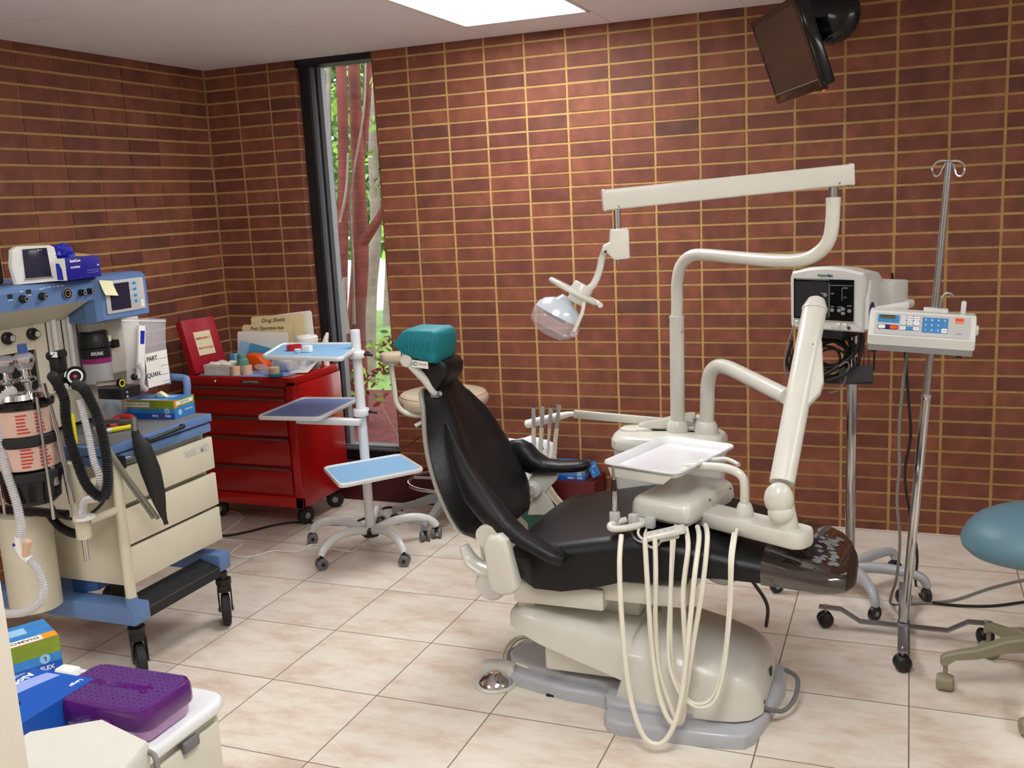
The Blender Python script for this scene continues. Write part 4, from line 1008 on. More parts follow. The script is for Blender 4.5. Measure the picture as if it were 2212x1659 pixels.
for k, (x, y, rz) in enumerate(((-.915, -.60, .2), (-.885, -.575, -.3), (-.845, -.60, .1), (-.815, -.57, .4))):
    one('dressing_packet', MB().box((0, 0, 0), (.055, .035, .022), 'paper', T=TR((x, y, ZI+.045+.004*(k % 2)), .2, .1, rz), bev=.004), 'white dressing packet heaped in the white basket on the tool chest', 'packet', (x, y, ZI+.04), group='dressing packets in the white basket')
def tape(x, y, z, r, h, m, label, r2=None):
    r2 = r2 or r
    mb = MB().lathe([(r, 0), (r*1.01, h*.3), (r*.985, h*.5), (r2*1.01, h*.7), (r2, h), (r2*.45, h), (r2*.42, h*.9), (0, h*.9)], (x, y, z), m, n=26)
    one('tape_roll', mb, label, 'tape roll', (x, y, z), group='bandage tape rolls on the tool chest')
tape(-.765, -.628, ZI, .0255, .047, 'tape_tan', 'tan tape roll standing next to the basket on the tool chest')
tape(-.712, -.606, ZI, .0255, .047, 'tape_tan', 'tan tape roll under the green roll on the tool chest')
tape(-.742, -.595, ZI+.048, .029, .048, 'tape_green', 'green bandage roll on top of the tan rolls', r2=.020)
tape(-.538, -.622, ZI, .027, .042, 'tape_tan', 'lone tan tape roll at the front right of the tool chest')
mb = MB().lathe([(.034, 0), (.036, .006), (.034, .012), (0, .012)], (-.515, -.640, ZI), 'tape_teal'); one('tape_roll', mb, 'flat teal roll lying at the front edge of the tool chest', 'tape roll', (-.515, -.64, ZI))
def blob(name, label, cat, c, r, m, sc, seed, z=ZI, amp=.25):
    b = bmesh.new(); bmesh.ops.create_icosphere(b, subdivisions=3, radius=r); rr = random.Random(seed); offs = [Vector((rr.uniform(-1, 1), rr.uniform(-1, 1), rr.uniform(-1, 1))).normalized() for _ in range(9)]
    for v in b.verts:
        n_ = v.co.normalized(); k = sum(abs(n_.dot(o)) ** 3*(1 if i % 2 else -1) for i, o in enumerate(offs))
        v.co = v.co*(1+amp*k); v.co = Vector((v.co.x*sc[0], v.co.y*sc[1], max(-r*sc[2]*.9, v.co.z*sc[2])))
    zmin = min(v.co.z for v in b.verts)
    for v in b.verts: v.co += Vector((c[0], c[1], z-zmin))
    return one(name, MB().bm(b, m), label, cat, (c[0], c[1], z), smooth=25)
blob('plastic_bag', 'clear crumpled bag behind the lone tape roll on the tool chest', 'plastic bag', (-.635, -.565), .045, 'bag_clear', (1.3, .7, .5), 3)
blob('plastic_bag', 'white crumpled bag at the centre right of the tool chest top', 'plastic bag', (-.565, -.515), .05, 'bag_white', (1.1, .9, 1.0), 5)
blob('plastic_bag', 'clear bag with blue contents at the right of the tool chest top', 'plastic bag', (-.485, -.485), .045, 'bag_cloudy', (1.0, 1.0, .9), 8)
blob('syringe_bag', 'grey bag with black parts near the right edge of the tool chest', 'plastic bag', (-.450, -.40), .036, 'mid_grey', (1.1, .9, .7), 12)
jr = thing('jar', 'white round plastic jar behind the top tray of the white stand', 'jar', (-.545, -.33, ZQ))
put('body', MB().lathe([(.052, 0), (.055, .01), (.055, .125), (.05, .135), (0, .135)], (-.525, -.33, ZQ), 'white_plastic'), jr)
put('lid', MB().lathe([(.056, .128), (.058, .132), (.058, .155), (.052, .163), (.02, .163), (.018, .167), (0, .167)], (-.525, -.33, ZQ), 'white_plastic'), jr)
th = thing('ear_thermometer', 'white handheld device standing upright behind the tray stand pole', 'thermometer', (-.42, -.30, ZQ))
mb = MB().tube([(-.435, -.30, ZQ), (-.435, -.30, ZQ+.06), (-.43, -.305, ZQ+.12), (-.415, -.305, ZQ+.165), (-.412, -.305, ZQ+.175)], [.015, .016, .017, .010, .005], 'white_plastic', sm=4); put('body', mb, th)
mb = MB().box((-.437, -.322, ZQ+.105), (.014, .008, .03), 'black_plastic', bev=.003); mb.tube([(-.412, -.30, ZQ+.17), (-.405, -.28, ZQ+.215)], .0015, 'black_plastic', n=6); put('button', mb, th)
g_ = []
for i in range(9):
    t = i/8; g_.append([(-.505+.10*s-.01*t, -.555+.13*t+.02*s, ZI+.002+.05*max(0, (s*.8+t-.9))**1.2) for s in (0, .25, .5, .75, 1)])
one('paper_sheet', MB().sheet(g_, .0012, 'paper'), 'white paper curling up at the right edge of the tool chest', 'paper', (-.46, -.5, ZI))
mb = MB().prism([(0, 0), (.11, 0), (.11, .02), (.02, .02)], .001, 'carton', T=TR((-.56, -.676, .592), .1, 0, 0)); 
# ================================================================ MAROON BOX, GLOVE BOX, TRASH CAN
mbx = one('storage_box', MB().bx(.72, .985, -.215, -.012, 0, .205, 'maroon_box', bev=.003), 'plain dark red box on the floor against the brick wall', 'box', (.85, -.11, 0))
def glove_box(name, label, T, d, faces, group=None, opening=None, cat='glove box'):
    """d=(lx,ly,lz) box standing on local z=0"""
    t = thing(name, label, cat, tuple(T.translation), 0, group)
    lx, ly, lz = d
    mb = MB().box((0, 0, lz/2), d, 'paper', T=T, bev=.0012)
    put('carton', mb, t)
    mb = MB(); faces(mb, T, d); put('printing', mb, t, smooth=0)
    return t
def micro_faces(mb, T, d, flip=0.0):
    lx, ly, lz = d; e = .0006; K = TR((0, 0, 0), 0, 0, flip)
    for s, F in ((-1, T @ TR((0, -ly/2-e, lz/2), PI/2, 0, 0)), (1, T @ TR((0, ly/2+e, lz/2), PI/2, 0, PI))):
        mb.bx(-lx/2, lx/2, -lz/2, lz*.05, -.0002, .0002, 'box_sky', T=F); mb.bx(-lx/2, lx/2, -lz/2, -lz*.2, 0, .0004, 'box_blue2', T=F)
        mb.bx(-lx/2, lx/2, lz*.05, lz/2, -.0002, .0002, 'box_green', T=F); mb.bx(-lx/2, -lx*.4, lz*.05, lz/2, 0, .0005, 'box_orange', T=F)
        mb.bx(-lx/2+.012, lx*.04, lz*.14, lz*.40, .0, .0007, 'paper', T=F)
        mb.text('DIAMOND GRIP+PLUS', lz*.17, 'ink_grey', F @ TR((-lx*.2, lz*.27, .0009)) @ K, sx=1.05)
        mb.text('MICR', lz*.17, 'ink_white', F @ TR((lx*.13, -lz*.34, .0006)), bold=.0003); mb.text('FLEX', lz*.17, 'ink_white', F @ TR((lx*.37, -lz*.34, .0006)), bold=.0003)
        mb.prism([(lx*.245+.0045*math.cos(a*PI/4), -lz*.34+.0045*math.sin(a*PI/4)) for a in range(8)], .0003, 'red_tape', T=F @ TR((0, 0, .0005)))
        mb.prism([(lx*.36+.011*math.cos(a*PI/8), -lz*.06+.011*math.sin(a*PI/8)) for a in range(16)], .0003, 'pale_blue', T=F @ TR((0, 0, .0005)))
        mb.text('L', .013, 'ink', F @ TR((lx*.36, -lz*.06, .001)) @ K, bold=.0003)
    for s in (-1, 1):
        F = T @ TR((s*(lx/2+e), 0, lz/2), PI/2, 0, s*PI/2)
        mb.bx(-ly/2, ly/2, -lz/2, lz*.1, -.0002, .0002, 'box_sky', T=F); mb.bx(-ly/2, ly/2, lz*.1, lz/2, -.0002, .0002, 'box_green', T=F); mb.bx(-ly/2, ly*-.3, lz*.1, lz/2, 0, .0003, 'box_orange', T=F)
        mb.bx(-ly*.4, ly*.42, lz*.2, lz*.42, .0, .0005, 'paper', T=F); mb.text('GRIP+PLUS', lz*.16, 'ink_grey', F @ TR((0, lz*.31, .0008)))
        mb.prism([(-ly*.25+.012*math.cos(a*PI/8), -lz*.2+.012*math.sin(a*PI/8)) for a in range(16)], .0003, 'pale_blue', T=F @ TR((0, 0, .0004)))
        mb.text('L', .016, 'ink_white' if s > 0 else 'ink', F @ TR((-ly*.25, -lz*.2, .001)), bold=.0004); mb.text('MICROFLEX', lz*.13, 'ink_white', F @ TR((ly*.18, -lz*.15, .0008)))
    F = T @ TR((0, 0, lz+e))
    mb.bx(-lx/2, lx/2, -ly/2, ly/2, -.0002, .0002, 'box_sky', T=F); mb.text('MICROFLEX', ly*.13, 'ink_white', F @ TR((0, -ly*.36, .0004)))
    mb.bx(-lx*.3, lx*.3, ly*.0, ly*.32, 0, .0003, 'pale_blue', T=F)
    mb.bx(-lx/2, lx/2, -ly/2, -ly*.44, 0, .0004, 'box_orange', T=F)
gb = glove_box('glove_box', 'blue and green glove box with open end flap on the dark red box', TR((.825, -.13, .206), 0, 0, .05), (.20, .12, .075), micro_faces)
FT = frame((.965, -.155, .262), (.3, .75, .1), (-.35, .2, 1))
mb = MB().bx(-.03, .03, -.04, .035, -.001, .001, 'box_sky', T=FT); mb.text('L', .02, 'ink_white', FT @ TR((-.012, -.012, .0012)), bold=.0005); mb.text('MICRO', .008, 'ink_white', FT @ TR((.008, .012, .0012)))
put('end_flap', mb, gb, smooth=0)
cn = thing('trash_can', 'dark green waste bin with a white liner behind the chair arm', 'trash can', (.675, -.375, 0))
mb = MB().lathe([(.105, 0), (.108, .01), (.128, .37), (.133, .375), (.133, .39), (.127, .39), (.122, .37), (.10, .012), (0, .012)], (.675, -.375, 0), 'green_dark', n=36); put('bin', mb, cn)
rings = []; rr = random.Random(2); ph = [rr.uniform(0, 6) for _ in range(6)]
for r, z, am in ((.100, .20, .001), (.118, .34, .003), (.125, .40, .006), (.132, .425, .010), (.142, .43, .012), (.150, .405, .014), (.150, .36, .014), (.146, .31, .016), (.142, .28, .02)):
    rings.append([(.675+(r+am*(math.sin(9*a+ph[0])+.6*math.sin(17*a+ph[1])))*math.cos(a), -.375+(r+am*(math.sin(9*a+ph[0])+.6*math.sin(17*a+ph[1])))*math.sin(a), z+.5*am*math.sin(5*a+ph[2])) for a in [2*PI*k/72 for k in range(72)]])
put('liner', MB().loft(rings, 'bag_white', caps=False), cn, smooth=60)
# ================================================================ BEIGE STOOL
def star_base(parent, cx, cy, R, a0, m, hubz, hubr, cr, legz=(.075, .12), wheel='grey_plastic', w0=.024, w1=.016, th=.022, casters=None, fork=None, twin=True):
    mb = MB().lathe([(hubr*.8, hubz-.03), (hubr, hubz-.02), (hubr, hubz+.03), (hubr*.7, hubz+.045), (0, hubz+.045)], (cx, cy, 0), m); put('hub', mb, parent)
    for k in range(5):
        a = math.radians(a0+72*k); F = Matrix.Translation((cx, cy, 0)) @ Matrix.Rotation(a, 4, 'Z')
        rings = []
        for r, zt, h, w_ in ((hubr*.6, hubz+.03, .045, w0), (R*.35, hubz+.018, .040, w0*.95), (R*.65, legz[1]-.012, .032, w1*1.15), (R*.90, legz[0]+.018, .026, w1), (R, legz[0]+.010, .038, w1), (R+.014, legz[0]+.0, .03, w1*.8)):
            rings.append([(r, -w_, zt-h), (r, -w_, zt-.006), (r, -w_+.006, zt), (r, w_-.006, zt), (r, w_, zt-.006), (r, w_, zt-h), (r, w_*.5, zt-h+.003), (r, -w_*.5, zt-h+.003)])
        lg = put('leg', MB().loft(rings, m, T=F), parent)
        caster(lg, cx+R*math.cos(a), cy+R*math.sin(a), cr, cr*1.8, a+(casters[k] if casters else .7), wheel=wheel, fork=fork or 'black_plastic', stem_top=legz[0]-.02, twin=twin)
SX, SY = .268, -.37
st = thing('stool', 'beige round dental stool with chrome foot ring behind the chair back', 'stool', (SX, SY, 0))
star_base(st, SX, SY, .285, 197, 'mid_grey', .13, .035, .026, legz=(.085, .13))
put('column', MB().tube([(SX, SY, .14), (SX, SY, .38)], .022, 'mid_grey').tube([(SX, SY, .37), (SX, SY, .60)], .014, 'chrome'), st)
mb = MB().tube([(SX+.20*math.cos(2*PI*k/48), SY+.20*math.sin(2*PI*k/48), .225) for k in range(49)], .009, 'chrome', caps=False)
for k in range(3):
    a = math.radians(60+120*k); mb.tube([(SX+.02*math.cos(a), SY+.02*math.sin(a), .23), (SX+.195*math.cos(a), SY+.195*math.sin(a), .225)], .007, 'chrome')
put('foot_ring', mb, st)
mb = MB().lathe([(.0, .600), (.17, .600), (.205, .606), (.222, .622), (.226, .642), (.221, .660), (.213, .668), (.200, .678), (.14, .688), (0, .692)], (SX, SY, 0), 'beige_vinyl', n=48)
mb.tube([(SX+.211*math.cos(2*PI*k/48), SY+.211*math.sin(2*PI*k/48), .671) for k in range(49)], .0022, 'carton', n=6, caps=False)
put('seat', mb, st)
mb = MB().bx(SX-.09, SX+.09, SY-.09, SY+.09, .582, .60, 'black_plastic', bev=.004); mb.tube([(SX-.05, SY-.10, .59), (SX-.02, SY-.19, .565)], .004, 'steel'); mb.tube([(SX-.025, SY-.185, .568), (SX-.055, SY-.215, .55)], [.008, .011], 'light_grey'); put('seat_plate', mb, st)
mb = MB().tube([(SX, SY-.08, .592), (SX-.05, SY-.17, .592), (.155, -.575, .615), (.125, -.59, .66), (.118, -.592, .74), (.112, -.592, .85)], .0125, 'cream_paint', sm=6, n=14)
mb.bx(.085, .14, -.62, -.56, .85, .862, 'light_grey', bev=.003); arm_ = put('support_arm', mb, st)
mb = MB().prism([(x*.9, y) for x, y in rrect(.13, .085, .04)], .048, 'beige_vinyl', T=TR((.118, -.59, .862), 0, 0, .4), bev=.016, seg=4); put('arm_pad', mb, arm_)
# ================================================================ ANAESTHESIA MACHINE
am = thing('anesthesia_machine', 'blue and cream anesthesia machine on casters by the left wall', 'anesthesia machine', (-.45, -2.05, 0))
FXm = lambda x, y, z: frame((x, y, z), (0, 1, 0), (0, 0, 1))       # a face looking toward +X
FYm = lambda x, y, z: frame((x, y, z), (1, 0, 0), (0, 0, 1))       # a face looking toward -Y
mb = MB().bx(-.72, -.135, -2.15, -1.68, .325, .775, 'machine_cream', bev=.004)
mb.bx(-.515, -.118, -2.165, -2.150, .328, .775, 'machine_cream', bev=.003)
put('cabinet', mb, am)
for i, (z0, z1) in enumerate(((.625, .750), (.478, .606), (.336, .467))):
    mb = MB().bx(-.118, -.098, -2.158, -1.672, z0, z1, 'machine_cream', bev=.003)
    d = put('drawer', mb, am)
    put('drawer_box', MB().bx(-.135, -.118, -2.14, -1.69, z0+.002, z1-.004, 'mid_grey'), d)
    if i == 0: put('lettering', MB().text('NARKOMED', .040, 'light_grey', FXm(-.0975, -1.765, .715), sx=.62, bold=.0008), d, smooth=0)
mb = MB().bx(-.72, -.095, -2.155, -1.675, .772, .806, 'machine_blue', bev=.004)
mb.bx(-.72, -.088, -2.225, -1.672, .812, .842, 'machine_blue', bev=.004)
mb.bx(-.20, -.12, -2.225, -2.14, .775, .806, 'machine_blue', bev=.003)
put('worktop_frame', mb, am)
put('worktop', MB().bx(-.70, -.10, -2.20, -1.69, .840, .8445, 'grey_plastic', bev=.001), am)
mb = MB().tube([(-.088, -2.035, .828), (-.070, -2.03, .826), (-.066, -1.90, .832), (-.070, -1.855, .834), (-.088, -1.85, .834)], .0075, 'black_plastic', sm=4); put('handle', mb, am)
put('latch', MB().tube([(-.10, -2.14, .785), (-.07, -2.10, .79)], .006, 'steel').bx(-.10, -.075, -2.19, -2.15, .755, .80, 'black_plastic', bev=.003), am)
# frame tubes on the near side
mb = MB().tube([(-.085, -2.195, .79), (-.085, -2.195, .30)], .0185, 'machine_cream', n=20)
mb.tube([(-.085, -2.195, .305), (-.085, -2.195, .265)], .022, 'machine_blue', n=20)
put('front_post', mb, am)
for z in (.748, .625): put('rail', MB().tube([(-.085, -2.20, z), (-.12, -2.30, z-.012)], .0135, 'machine_cream', n=16), am)
# base: blue beams, foot rest, casters
put('base_beam', MB().bx(-1.0, -.065, -2.215, -2.135, .205, .272, 'machine_blue', bev=.004), am)
put('base_beam', MB().bx(-.60, -.065, -1.745, -1.680, .225, .292, 'machine_blue', bev=.004), am)
put('base_beam', MB().bx(-.62, -.52, -2.15, -1.70, .205, .30, 'machine_blue_dark', bev=.004), am)
mb = MB().prism([(0, 0), (.12, .03), (.12, .075), (.0, .075)], .10, 'machine_blue_dark', T=FYm(-.40, -2.05, .26) , bev=.004); put('brace', mb, am)
g_ = [(0, 0), (.085, .028), (.085, .04), (0, .012)]
FT = Matrix.Translation((-.068, -2.135, .205)) @ Matrix.Rotation(0, 4, 'Z')
mb = MB()
mb.prism([(0, 0), (-.095, .03), (-.095, .062), (0, .034)], .395, 'black_rubber', T=Matrix.Translation((-.068, -1.742, .208)) @ Matrix.Rotation(PI/2, 4, 'X'))
for k in range(9): mb.bx(-.072-.0105*k, -.0675-.0105*k, -2.132, -1.745, .242+.0032*k, .247+.0033*k, 'dark_grey')
put('foot_rest', mb, am, smooth=0)
def big_caster(x, y, rz):
    T = TR((x, y, 0), 0, 0, rz)
    mb = MB().cyl((0, 0, .15), (0, 0, .215), .018, 'black_plastic', T=T).cyl((0, 0, .165), (0, 0, .185), .030, 'black_plastic', T=T)
    mb.bx(-.028, .028, -.026, .026, .135, .165, 'black_plastic', T=T, bev=.006)
    for s in (-1, 1): mb.prism([(-.022, .0), (.022, 0), (.034, .09), (-.024, .09)], .006, 'black_plastic', T=T @ TR((-.012, s*.024+.003, .06), PI/2, 0, 0), bev=.002)
    mb.bx(.02, .055, -.016, .016, .118, .135, 'black_plastic', T=T, bev=.004); mb.tube([T @ Vector((-.012, -.032, .063)), T @ Vector((-.012, .032, .063))], .007, 'steel')
    c = put('caster', mb, am)
    mb = MB().tube([(-.012, -.016, .0635), (-.012, -.012, .0635), (-.012, .012, .0635), (-.012, .016, .0635)], [.056, .063, .063, .056], 'black_rubber', n=36, T=T)
    mb.tube([(-.012, -.018, .0635), (-.012, .018, .0635)], .042, 'dark_grey', n=28, T=T); mb.tube([(-.012, -.0195, .0635), (-.012, .0195, .0635)], .016, 'steel', n=16, T=T)
    put('wheel', mb, c)
big_caster(-.10, -2.175, 2.45); big_caster(-.085, -1.712, 2.25); big_caster(-.92, -2.17, .6); big_caster(-.60, -1.73, .8)
# upright column, upper rail, display
mb = MB().bx(-.95, -.46, -2.62, -1.66, .86, 1.36, 'machine_cream', bev=.006)
put('column', mb, am)
# recess below the flow panel, left
mb = MB().bx(-.458, -.452, -2.55, -1.665, 1.16, 1.30, 'machine_cream').bx(-.458, -.449, -2.12, -1.862, .99, 1.30, 'machine_cream', bev=.002)
mb.bx(-.459, -.4555, -2.55, -2.125, .90, 1.165, 'black_plastic')
put('panel', mb, am)
for k, (y, z) in enumerate(((-2.235, 1.215), (-2.13, 1.215))):
    mb = MB().lathe([(.021, 0), (.021, .014), (.016, .018), (.014, .030), (0, .031)], (0, 0, 0), 'black_plastic', T=FXm(-.452, y, z)); mb.lathe([(.009, .0), (.0105, .0), (.0105, .001)], (0, 0, .031), 'light_grey', T=FXm(-.452, y, z))
    mb.text('OXYGEN' if k else 'NITROUS', .008, 'ink', FXm(-.451, y, z+.035)); put('knob', mb, am)
for k in range(3):
    y0 = -2.065+.070*k
    mb = MB().bx(-.452, -.448, y0, y0+.064, 1.0, 1.262, 'panel_cream').bx(-.4525, -.4465, y0-.004, y0, 1.0, 1.262, 'dark_grey')
    mb.tube([(-.440, y0+.026, 1.0), (-.440, y0+.026, 1.26)], .0095, 'white_enamel', n=14)
    for q in range(14): mb.bx(-.4478, -.4472, y0+.040, y0+.046, 1.02+.015*q, 1.0215+.015*q, 'ink_grey')
    put('flow_tube', mb, am)
# rail
prof = [(-.30, 1.317), (-.298, 1.375), (-.31, 1.392), (-.34, 1.397), (-.70, 1.397), (-.70, 1.30), (-.45, 1.245)]
mb = MB().prism([(x, z) for x, z in [(-.30, 1.317), (-.298, 1.375), (-.312, 1.392), (-.34, 1.397), (-.80, 1.397), (-.80, 1.317)]], .69, 'machine_blue', T=Matrix.Translation((0, -1.97, 0)) @ Matrix.Rotation(PI/2, 4, 'X'), bev=.003)
put('control_rail', mb, am)
mb = MB().prism([(-.303, 1.3175), (-.80, 1.3175), (-.80, 1.24), (-.455, 1.243)], .66, 'machine_cream', T=Matrix.Translation((0, -1.995, 0)) @ Matrix.Rotation(PI/2, 4, 'X')); put('rail_underside', mb, am, smooth=0)
for y, z, r in ((-2.285, 1.353, .0135), (-2.205, 1.353, .0135), (-2.035, 1.348, .012), (-1.997, 1.349, .0115)):
    mb = MB().lathe([(r, 0), (r*1.05, .006), (r*.85, .012), (r*.75, .022), (0, .023)], (0, 0, 0), 'black_plastic', T=FXm(-.2995, y, z)); mb.lathe([(r*.45, .0235), (r*.6, .0235)], (0, 0, 0), 'light_grey', T=FXm(-.2995, y, z)); mb.bx(-.004, .010, r*1.7, r*1.9, 0, .0006, 'ink_white', T=FXm(-.299, y, z)); put('knob', mb, am)
mb = MB().lathe([(.0195, 0), (.0195, .007), (.016, .008)], (0, 0, 0), 'steel', T=FXm(-.2995, -2.098, 1.352)); mb.lathe([(.0165, .0085), (.0, .0085)], (0, 0, 0), 'black_gloss', T=FXm(-.2995, -2.098, 1.352)); mb.lathe([(.010, .0090), (.012, .0090)], (0, 0, 0), 'light_grey', T=FXm(-.2995, -2.098, 1.352)); mb.box((.003, -.006, .0092), (.004, .012, .001), 'ink_red', T=FXm(-.2995, -2.098, 1.352) @ TR((0, 0, 0), 0, 0, .5)); put('pressure_gauge', mb, am)
for y, z in ((-2.330, 1.366), (-2.255, 1.374)): put('readout', MB().bx(-.010, .010, -.007, .007, 0, .001, 'ink', T=FXm(-.2985, y, z)).bx(-.009, .009, -.013, -.011, 0, .001, 'ink_white', T=FXm(-.2985, y, z)), am, smooth=0)
put('printing', MB().text('AIR   POWER   AUX   VENT   GAS', .006, 'ink_white', FXm(-.2985, -2.15, 1.380)), am, smooth=0)
# display housing at the right end
mb = MB().loft([[(x, y, z) for y, z in ((y0, z0), (y1, z0), (y1, z1-.012), (y1-.012, z1), (y0+.02, z1), (y0, z1-.01))] for x, y0, y1, z0, z1 in ((-.80, -1.93, -1.74, 1.25, 1.385), (-.34, -1.985, -1.725, 1.228, 1.400), (-.30, -1.975, -1.722, 1.235, 1.398), (-.285, -1.955, -1.725, 1.240, 1.392))], 'machine_blue')
dh = put('display_housing', mb, am, smooth=20)
FD = FXm(-.2835, -1.84, 1.318)
put('bezel', MB().prism(rrect(.195, .118, .006), .0035, 'light_grey', T=FD @ TR((0, 0, -.001)), bev=.001), dh)
put('screen', MB().prism(rrect(.098, .096, .002), .0012, 'screen_dark', T=FD @ TR((-.028, 0, .0025))), dh)
mb = MB()
for r_, n_ in ((.040, 3), (.018, 3), (-.006, 3), (-.026, 3)):
    mb.bx(.028, .08, r_+.0095, r_+.0101, .0026, .0029, 'ink_grey', T=FD)
    for k in range(n_): mb.prism(rrect(.0115, .010, .002), .0012, 'pump_blue' if (k+int(r_*1000)) % 2 else 'pale_blue', T=FD @ TR((.034+.0135*k, r_+.001, .0026)))
mb.bx(.074, .088, -.05, -.022, .0026, .0034, 'paper', T=FD); put('keypad', mb, dh)
mb = MB().lathe([(0, 0), (.05, .0), (.05, .004), (0, .004)], (0, 0, 0), 'machine_blue', T=TR((-.5, -1.8, 1.24))); 
# vaporizer
VX, VY = -.405, -1.895
vp = thing('vaporizer', 'black topped silver vaporizer with a purple band on the anesthesia machine', 'vaporizer', (VX, VY, 1.0))
put('body', MB().lathe([(.050, 0), (.052, .006), (.052, .072), (.054, .078)], (VX, VY, 1.0), 'light_grey', n=36).lathe([(0, 0), (.050, 0)], (VX, VY, 1.0), 'light_grey', n=36), vp)
put('color_band', MB().lathe([(.0545, .076), (.0545, .094)], (VX, VY, 1.0), 'magenta', n=36), vp)
mb = MB().lathe([(.054, .094), (.0545, .096), (.0545, .130), (.052, .132)], (VX, VY, 1.0), 'black_plastic', n=36)
mb.text('ISOFLURANE', .017, 'ink_white', frame((VX+.0555*.76, VY-.0555*.65, 1.113), (.65, .76, 0), (0, 0, 1)), sx=.42, bold=.0004); put('label_band', mb, vp)
put('dial', MB().lathe([(.0545, .133), (.057, .136), (.057, .15), (.052, .185), (.046, .192), (0, .193)], (VX, VY, 1.0), 'black_plastic', n=36).box((VX+.054, VY+.02, 1.163), (.008, .012, .022), 'paper').bx(VX-.02, VX+.04, VY+.05, VY+.085, 1.12, 1.15, 'black_plastic', bev=.004), vp)
mb = MB().bx(-.45, -.40, -1.92, -1.66, 1.02, 1.22, 'panel_cream', bev=.003); put('backplate', mb, am)
mb = MB().bx(-.33, -.22, -1.985, -1.885, .955, .995, 'black_plastic', bev=.004); mb.sphere((-.218, -1.96, .978), .006, 'steel', u=8, v=6).sphere((-.218, -1.96, .962), .006, 'steel', u=8, v=6)
mb.tube([(-.30, -2.01, 1.015), (-.22, -1.99, 1.02)], .011, 'chrome').lathe([(.009, 0), (.0165, .0), (.0165, .012), (.009, .012)], (0, 0, 0), 'black_plastic', T=FXm(-.222, -1.985, 1.018)).lathe([(.010, .0122), (.014, .0122)], (0, 0, 0), 'yellow', T=FXm(-.222, -1.985, 1.018))
mb.sphere((-.25, -1.88, 1.02), .013, 'black_plastic'); put('bag_mount', mb, am)
put('push_handle', MB().tube([(-.50, -1.66, .975), (-.40, -1.655, .975), (-.23, -1.65, .975), (-.20, -1.66, .955), (-.195, -1.675, .90), (-.20, -1.68, .845)], .014, 'machine_blue', sm=5), am)
# gas cylinder column on the near side
put('pedestal', MB().lathe([(0, 0), (.080, 0), (.086, .004), (.086, .335), (.083, .345), (0, .345)], (-.425, -2.29, .272), 'machine_cream', n=40), am)
mb = MB().bx(-.50, -.20, -2.33, -2.30, .622, .645, 'black_plastic', bev=.003); put('bracket', mb, am)
# swivel post for the circuit: cream tube with collar and chrome stem
mb = MB().lathe([(.026, 0), (.026, .20), (0, .201)], (-.145, -2.31, .615), 'machine_cream', n=28); mb.lathe([(0, 0), (.024, 0), (.025, .004), (.025, .055), (.022, .065)], (-.140, -2.31, .555), 'machine_cream', n=28)
mb.lathe([(0, 0), (.010, 0), (.010, .085)], (-.142, -2.31, .475), 'chrome', n=20); put('swivel_post', mb, am)
mb = MB().lathe([(.034, 0), (.036, .004), (.034, .010), (.018, .014)], (-.115, -2.325, .628), 'white_plastic', n=28); put('collar', mb, am)
mb = MB().tube([(-.095, -2.20, .80), (-.085, -2.215, .74), (-.10, -2.25, .665), (-.14, -2.30, .625), (-.20, -2.34, .635), (-.24, -2.34, .70), (-.235, -2.33, .76)], .0055, 'black_rubber', sm=6); put('cable', mb, am)
mb = MB(); corrugated(mb, [(-.28, -2.31, .625), (-.26, -2.30, .585), (-.22, -2.29, .560), (-.165, -2.29, .560)], .014, 'black_rubber'); put('scavenge_hose', mb, am)
# ---- absorber with two canisters
AX, AY = -.238, -2.40
ab = thing('absorber', 'chrome and acrylic absorber with two reddish canisters at the left edge', 'absorber', (AX-.04, AY, .69))
mb = MB().lathe([(.098, 0), (.100, .006), (.100, .018), (.094, .024), (0, .024)], (AX, AY, 1.022), 'black_gloss', n=40)
mb.lathe([(.07, .024), (.085, .028), (.08, .045), (.04, .05), (0, .05)], (AX, AY, 1.022), 'chrome', n=36); put('top_plate', mb, ab)
for z0, z1 in ((.935, 1.020), (.825, .900)):
    mb = MB().lathe([(.090, 0), (.093, .003), (.093, z1-z0-.003), (.090, z1-z0)], (AX, AY, z0), 'lime_canister', n=40).lathe([(0, 0), (.09, 0)], (AX, AY, z0), 'lime_canister', n=40); cc_ = put('canister', mb, ab)
    mb = MB(); rr = random.Random(int(z0*100))
    for k in range(6):
        a = -1.2+.0; zz = z0+.012+.011*k
        for q in (-.95, -.35):
            w_ = rr.uniform(.25, .42); P = [(AX+.0937*math.cos(q+t), AY+.0937*math.sin(q+t), zz) for t in [w_*i/6 for i in range(7)]]
            mb.sheet([[p, (p[0], p[1], p[2]+.005)] for p in P], .0004, 'ink_red')
    put('printing', mb, cc_, smooth=0)
for z in (.902, .785): put('seal_ring', MB().lathe([(.094, 0), (.099, .004), (.100, .016), (.099, .028), (.094, .032)], (AX, AY, z), 'black_rubber', n=40), ab)
put('sump', MB().lathe([(.094, .785), (.088, .76), (.085, .72), (.07, .705), (0, .70)], (AX, AY, 0), 'black_gloss', n=36), ab)
for x in (-.345, -.133): put('tie_rod', MB().tube([(x, AY-.03, .66), (x, AY-.03, 1.06)], .0055, 'chrome'), ab)
